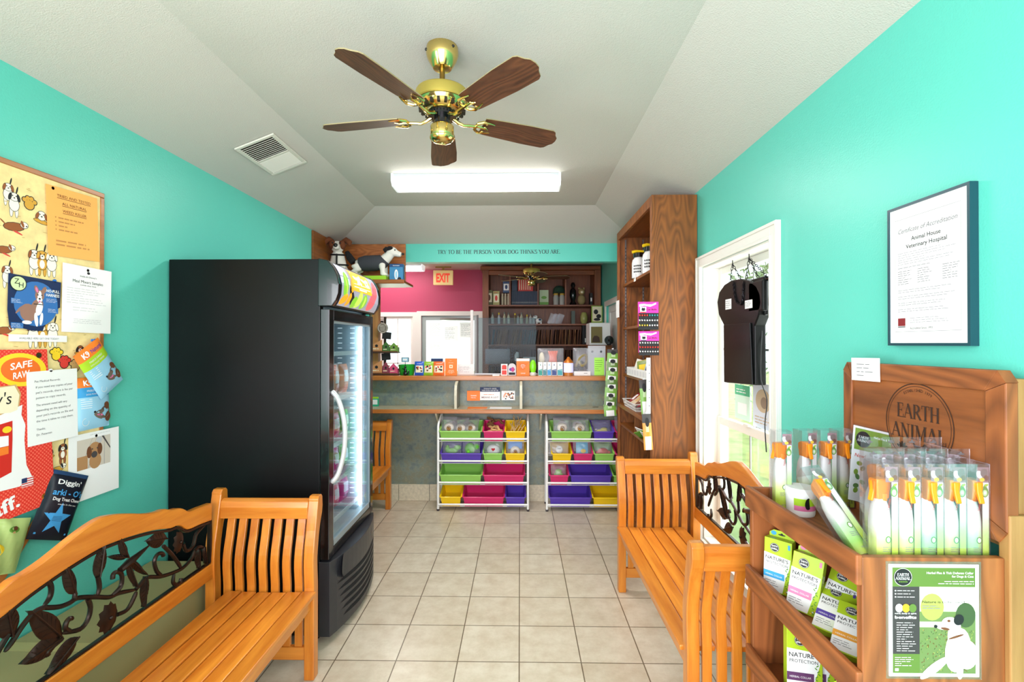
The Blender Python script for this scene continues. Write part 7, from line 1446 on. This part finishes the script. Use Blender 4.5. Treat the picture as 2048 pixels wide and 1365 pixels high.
cx,w=base(779,806,545,4.66); o=MB(); h=ht(523,562,4.66); o.box(-w/2,w/2,0,.06,0,h*.9); o.rect(-w/2,w/2,h*.74,h*.9,-.0006,1); o.text('furminator',0,h*.79,h*.07,-.001,2,w=w*.5); o.ell(0,h*.36,w*.14,h*.26,-.0008,2,18); o.ell(0,h*.34,w*.07,h*.2,-.001,3,14); o.ell(w*.24,h*.14,w*.13,h*.08,-.0012,4,12)
o=o.build('grooming_pack',[mat('pack blue',(60,130,176),.4),mat('pack deep blue',(24,70,120),.4),WHITE,SKYB,BLACK]); o.location=(cx,4.66,2.206); tag(o,'blue grooming tool pack at the right end of the corner shelf','pack')
# ================================================================ BACK ROOM
t=thing('exit_sign','cream exit sign with red letters hanging against the pink wall','exit sign',(W(886,555,1,7.25).x,7.25,W(886,570,1,7.25).z)); w=base(867,906,555,7.25)[1]; h=ht(541,570,7.25)
MB().box(-w/2,w/2,0,.06,0,h).build('housing',[mat('lit cream plastic',(236,206,140),.5,emit=.25)],t,bev=.004); m=MB(); m.text('EXIT',0,h*.2,h*.6,-.001,0,bold=.04,w=w*.7); m.build('letters',[mat('lit red letters',(236,70,50),.5,emit=.5)],t); MB().box(-.12,.12,.02,.04,2.77-t.location.z-.02,2.77-t.location.z).box(-.015,.015,.02,.04,h,2.77-t.location.z-.02).build('mount',[mat('brass mount',(170,140,80),.4,metal=.6)],t)
BY=7.10; cx0=W(965,560,1,BY).x; cx1=XR-.02; DKO=wood('dark stained oak',(156,86,42),(106,56,26),'X',1,.45,.05,isl=.05); DKZ=wood('dark stained oak upright',(156,86,42),(106,56,26),'Z',1,.45,.05,isl=.05)
bc=thing('wall_bookcase','large dark oak bookcase full of files filling the back wall','bookcase',((cx0+cx1)/2,7.35,0)); zc=W(1000,541,1,BY).z
YB=7.585
for a_ in (cx0,cx1-.09): MB().box(a_,a_+.09,BY,YB,0,zc).build('upright',[DKZ],bc,world=True)
MB().box(cx0+.09,cx1-.09,YB-.02,YB,0,zc-.0).build('back_panel',[DKZ],bc,world=True)
MB().box(cx0-.03,cx1,BY-.03,YB,zc,zc+.06).box(cx0+.09,cx1-.09,BY,BY+.02,zc-.07,zc).build('cornice',[DKO],bc,world=True,bev=.01)
SHY=[610,648,689.5,728,760]; SH=[W(1000,y,1,BY).z for y in SHY]
for z in SH+[.5]: MB().box(cx0+.09,cx1-.09,BY+.005,YB-.02,z-.022,z).build('shelf',[DKO],bc,world=True)
dv=[W(x,560,1,BY+.05).x for x in (1020,1076,1131)]
for x in dv: MB().box(x-.01,x+.01,BY+.03,YB-.02,SH[0],zc-.07).build('divider',[DKZ],bc,world=True)
# files
def W7(px): return W(px,600,1,7.15).x
FC=[((150,96,60),'tan'),((120,76,52),'brown'),((90,60,44),'dark brown'),((176,130,86),'pale tan'),((84,110,112),'grey teal')]
k=0
fp=[MB().box(-.003,.003,-.11,.11,0,.225).build('file_folder',[mat('folder '+n_,c,.7)]) for c,n_ in FC]
used=[0]*5; r=random.Random(2)
def folder(x,z,ci,h=1,lean=8,rowlab=''):
    o=fp[ci] if not used[ci] else fp[ci].copy()
    if used[ci]: COL.objects.link(o)
    used[ci]=1; o.location=(x,7.30,z); o.rotation_euler=(0,R(lean),R(r.uniform(-3,3))); o.scale=(1,1,h); tag(o,f'{FC[ci][1]} file folder standing in the {rowlab} of the back bookcase','file folder',f'{FC[ci][1]} folders in the {rowlab}')
x=cx0+.12
while x<W7(1163): folder(x,SH[2],4 if x<W7(987) or W7(1043)<x<W7(1072) else r.choice([0,1,2,3,1]),1,r.uniform(4,14) if x<W7(1075) else r.uniform(-1,7),'long file row'); x+=.021
x=cx0+.12
while x<W7(1200)-.1: folder(x,SH[4],r.choice([0,1,2,3]),.8,r.uniform(2,8),'bottom visible file row'); x+=.028
x=W7(1000)
while x<W7(1160): 
    folder(x,SH[3],r.choice([1,2,2]),.9,r.uniform(-2,4),'row behind the counter bags'); x+=.03
# books and boxes, top compartment row
def item(name,label,cat,x0,x1,yt,yb,z,mats,draw=None,d=.12,Y=7.16,group=None):
    a=W(x0,580,1,Y).x; b=W(x1,580,1,Y).x; w=b-a; h=ht(yt,yb,Y); m=MB().box(-w/2,w/2,0,d,0,h); 
    if draw: draw(m,w,h)
    o=m.build(name,mats); o.location=((a+b)/2,Y,z); return tag(o,label,cat,group)
pic=lambda m,w,h:(m.rect(-w*.4,w*.4,h*.2,h*.8,-.001,1),m.ell(0,h*.5,w*.2,h*.2,-.0015,2),m.lines(-w*.35,w*.35,h*.84,h*.94,1,-.001,2))
item('magazine_box','olive picture box in the top left compartment of the back bookcase','box',972,985,578,608,SH[0],[mat('olive box',(110,110,70),.6),CREAM,BROWN],pic)
item('magazine_box','cream and red picture box next to the olive one','box',986,999,580,608,SH[0],[mat('straw box',(176,170,110),.6),CREAM,RED],pic)
item('blue_tin','dark blue box standing on jars in the top left compartment','box',1006,1019,561,583,SH[0]+ht(583,608,7.16)+.001,[mat('steel blue',(60,84,120),.5),WHITE,NAVY],pic)
for i in range(3):
    t=thing('storage_jar',f'pale jar under the dark blue box, {["left","middle","right"][i]} of three','jar',(W(1005+6*i,600,1,7.2).x,7.2,SH[0])); MB().lathe([(0,0),(.018,0),(.018,.13),(.014,.15),(.016,.155),(.016,.175),(0,.175)],n=12).build('body',[mat('cream jar',(190,176,150),.4)],t)
BKC=[mat('navy book',(30,48,72),.5),mat('slate book',(44,62,84),.5)]
n=18; x0_,x1_=W7(1023),W7(1075); wbk=(x1_-x0_)/n
b0=MB().box(-wbk*.46,wbk*.46,-.08,.08,0,ht(580,608,7.16)).rect(-wbk*.3,wbk*.3,.03,.05,-.0806,1).build('reference_book',[BKC[0],GREY])
for i in range(n):
    o=b0 if i==0 else b0.copy()
    if i: COL.objects.link(o)
    o.location=(x0_+wbk*(i+.5),7.26,SH[0]); tag(o,'thin dark blue book in the tight row of matching volumes','book','matching dark blue volumes on the bookcase top shelf')
item('red_book','bright red book block standing above the dark blue volumes','book',1036,1066,553,578,SH[0]+ht(580,608,7.16)+.004,[mat('red cover',(200,50,40),.5),CREAM],lambda m,w,h:[m.rect(-w*.42+w*.14*k,-w*.38+w*.14*k,h*.1,h*.9,-.001,1) for k in range(6)],Y=7.2)
item('blue_binder','slate blue binder left of the red book above the volumes','binder',1024,1034,555,578,SH[0]+ht(580,608,7.16)+.004,[BKC[1]],Y=7.2)
item('white_green_box','white box with a green base in the third top compartment','box',1079,1097,578,608,SH[0],[mat('pale green box',(180,196,160),.6),CREAM,LEAFG],lambda m,w,h:(m.rect(-w*.5,w*.5,0,h*.2,-.001,2),m.ell(0,h*.5,w*.3,h*.1,-.001,2)))
for i,(x,lb) in enumerate(((1112,'left'),(1124,'right'))):
    t=thing('storage_jar',f'large pale lidded jar in the third top compartment, {lb} one','jar',(W(x,600,1,7.2).x,7.2,SH[0])); MB().lathe([(0,0),(.04,0),(.042,.12),(.03,.15),(0,.15)],n=16).build('body',[mat('grey white jar',(170,168,160),.4)],t); MB().lathe([(0,.15),(.036,.15),(.036,.175),(0,.175)],n=16).build('lid',[mat('mustard lid',(190,150,50),.5)],t)
t=thing('baseball_cap','dark green cap resting on the two large jars','cap',(W(1118,570,1,7.22).x,7.22,SH[0]+.176)); m=MB(); m.lathe([(0,.12),(.05,.11),(.085,.07),(.095,.0),(0,.0)][::-1],n=20); m.build('crown',[mat('dark green cloth',(30,60,44),.8)],t); MB().ball((0,-.1,.005),(.07,.06,.008)).build('brim',[mat('dark green cloth',(30,60,44),.8)],t)
t=thing('figurine','black statuette in the fourth top compartment','figurine',(W(1146,600,1,7.22).x,7.22,SH[0])); MB().lathe([(0,0),(.06,0),(.05,.02),(.03,.06),(.05,.15),(.045,.22),(.02,.26),(.035,.30),(.02,.34),(0,.345)],n=16).build('body',[BLKG],t)
t=thing('figurine','cream and gold plush cat ornament in the fourth top compartment','figurine',(W(1163,600,1,7.2).x,7.2,SH[0])); m=MB(); m.ball((0,0,.08),(.06,.05,.08)); m.ball((0,-.01,.2),(.05,.045,.05)); m.ball((-.035,0,.25),.018); m.ball((.035,0,.25),.018); m.build('body',[mat('tan ornament',(150,128,84),.7)],t); MB().ball((0,-.055,.19),(.02,.012,.018)).build('face',[CREAM],t)
item('black_binder','black and white binder at the right end of the top compartment','binder',1180,1185,582,606,SH[0],[BLACK,WHITE],lambda m,w,h:m.rect(-w*.3,w*.3,h*.3,h*.6,-.001,1))
# second row: bottles
BT=[(968,.15,(196,196,190)),(976,.19,(170,172,170)),(985,.17,(200,198,190)),(998,.17,(206,206,210)),(1009,.18,(190,180,150)),(1017,.17,(204,200,180)),(1030,.16,(120,100,60)),(1036,.15,(210,206,196)),(1043,.17,(190,186,160)),(1054,.14,(200,190,150)),(1061,.15,(196,190,180)),(1067,.13,(210,206,200))]
for i,(px,h,c) in enumerate(BT):
    t=thing('supply_bottle',f'small bottle on the second bookcase shelf, number {i+1} of a row','bottle',(W(px,640,1,7.18+.03*(i%2)).x,7.18+.03*(i%2),SH[1]),0,'small bottles on the second shelf of the back bookcase'); t['label']='small pale bottle in the row on the second shelf of the back bookcase'
    rr=.018+.003*(i%3); MB().lathe([(0,0),(rr,0),(rr,h*.6),(rr*.5,h*.78),(rr*.5,h*.85),(0,h*.85)],n=12).build('body',[mat('bottle '+str(c),c,.35)],t); MB().lathe([(0,h*.83),(rr*.6,h*.83),(rr*.6,h),(0,h)],n=12).build('cap',[YEL if i in(3,6,9) else mat('cap grey',(120,116,110),.4)],t)
t=thing('figurine','white dog figurine with dark patches on the second bookcase shelf','figurine',(W(1078,640,1,7.15).x,7.15,SH[1])); m=MB(); m.ball((0,0,.05),(.05,.035,.035)); m.ball((-.05,-.01,.10),(.03,.028,.028)); 
for sx in(-.03,.03): m.tube([(sx,0,.04),(sx,0,0)],.012,7)
m.build('body',[WHITE],t); MB().ball((.01,-.03,.06),(.02,.01,.015)).ball((-.06,-.03,.11),(.01,.008,.01)).build('patches',[NAVY],t)
for i,x in enumerate((1100,1108,1117)):
    o=MB().pillow(.09,.16,.01,5,6,c=(0,0,.08)).build('plastic_sleeve',[CB]); o.location=(W(x,640,1,7.2).x,7.2+.03*i,SH[1]); o.rotation_euler=(0,R(20),0); tag(o,['clear plastic sleeve leaning on the second shelf, left','clear plastic sleeve leaning on the second shelf, middle','clear plastic sleeve leaning on the second shelf, right'][i],'plastic sleeve')
t=thing('vase','yellow-green oval vase on the second shelf of the bookcase','vase',(W(1168,640,1,7.2).x,7.2,SH[1])); MB().lathe([(0,0),(.03,0),(.055,.05),(.056,.11),(.035,.17),(.02,.175),(0,.176)],n=20).build('body',[mat('yellow green glaze',(160,160,90),.3)],t)
item('dark_binder','dark grey binder leaning left of the vase','binder',1143,1150,618,644,SH[1],[mat('grey green binder',(80,92,84),.5)])
item('framed_picture','green-edged picture of black and white dogs at the right end of the bookcase','picture',1183,1205,611,646,SH[1]+.0,[mat('lime frame',(150,180,60),.5),CREAM,BLACK],lambda m,w,h:(m.rect(-w*.42,w*.42,h*.1,h*.95,-.001,1),m.ell(-.1*w,h*.65,w*.2,h*.14,-.0015,2),m.ell(.15*w,h*.4,w*.22,h*.12,-.0018,2),m.ell(0,h*.22,w*.3,h*.08,-.0016,2)),d=.02,Y=6.95)
for i in range(3): item('black_binder',f'black binder at the right end of the file row, {["left","middle","right"][i]} of three','binder',1165+4*i,1168.4+4*i,647,689,SH[2],[BLACK,WHITE],(lambda m,w,h:m.rect(-w*.3,w*.3,h*.1,h*.3,-.001,1)) if i==1 else None,Y=7.14)
t=thing('desk_phone','white telephone handset and papers behind the glass on the fourth shelf','telephone',(W(1050,715,1,7.08).x,7.08,SH[3])); m=MB(); m.tube([(-.12,0,.04),(-.12,0,.12),(-.11,-.01,.17)],[.03,.035,.02],10); m.box(-.03,.16,-.05,.03,0,.10); m.build('phone_body',[mat('warm white plastic',(206,200,196),.4)],t)
o=MB().pillow(.36,.22,.06,10,8,wr=.006,seed=5,c=(0,0,.11)).build('paper_bag',[mat('crumpled lilac film',(150,140,144),.35)]); o.location=(W(995,715,1,7.06).x,7.06,SH[3]); tag(o,'crumpled greyish plastic bag on the fourth shelf behind the glass','bag')
# white machine with an olive window, small desk fan, cabinet below, on the right wall side
cab=thing('side_cabinet','oak cabinet standing against the right wall in the back room','cabinet',(.92,6.3,0)); xa,xb=W(1184,690,1,6.2).x,XR-.03; zc2=W(1200,691,1,6.2).z
MB().box(xa,xb,6.2,6.7,0,zc2-.02).build('body',[OAK],cab,world=True,bev=.003); MB().box(xa-.01,xb,6.18,6.7,zc2-.02,zc2).build('top',[OAKX],cab,world=True,bev=.003)
MB().box(xa+.02,xb-.02,6.19,6.2,.1,zc2-.1).build('door',[OAK],cab,world=True,bev=.003)
t=thing('white_machine','white countertop machine with an olive tinted window on the side cabinet','machine',((xa+xb)/2-.02,6.4,zc2)); w=(W(1226,660,1,6.22).x-W(1184,660,1,6.22).x); h=ht(646,691,6.22)
MB().box(-w/2,w/2,-.18,.15,0,h).build('casing',[mat('white enamel',(226,228,226),.3)],t,bev=.012); MB().box(-w*.43,w*.1,-.186,-.18,h*.1,h*.82).build('window',[mat('olive tinted window',(120,108,66),.2)],t); MB().prism([(-w*.38,0.01+h*.1),(w*.0,.01+h*.1),(-w*.04,h*.35),(-w*.14,h*.42),(-w*.28,h*.42),(-w*.36,h*.3)],-.1865,-.186).build('window_shadow_item',[mat('brown item',(60,40,26),.6)],t)
t=thing('desk_fan','small black desk fan in front of the white machine','fan',(W(1219,690,1,6.12).x,6.15,zc2+.0)); zf_=W(1219,681,1,6.12).z-zc2; m=MB(); rr=.055; m.lathe([(rr,-.012),(rr+.004,0),(rr,.012)],(0,0,zf_),24,ax='y'); 
for k in range(8): a=k*math.pi/8; m.tube([(-rr*math.cos(a),-.013,zf_-rr*math.sin(a)),(rr*math.cos(a),-.013,zf_+rr*math.sin(a))],.0015,4)
m.build('guard',[BLKG],t); MB().lathe([(0,-.02),(.016,-.018),(.018,.02),(0,.03)],(0,0,zf_),14,ax='y').build('motor',[BLKG],t); MB().lathe([(0,0),(.035,0),(.03,.008),(.006,.012),(.006,zf_-.02)],n=16).build('stand',[BLKG],t)
for k in range(4):
    m=MB(); a=k*math.pi/2; m.T((0,0,zf_),(0,a,0)).poly([(.01,-.006),(.045,-.02),(.05,.012),(.012,.008)],0.0,0); m.build('fan_blade',[mat('smoke blade',(70,70,76),.3)],t)
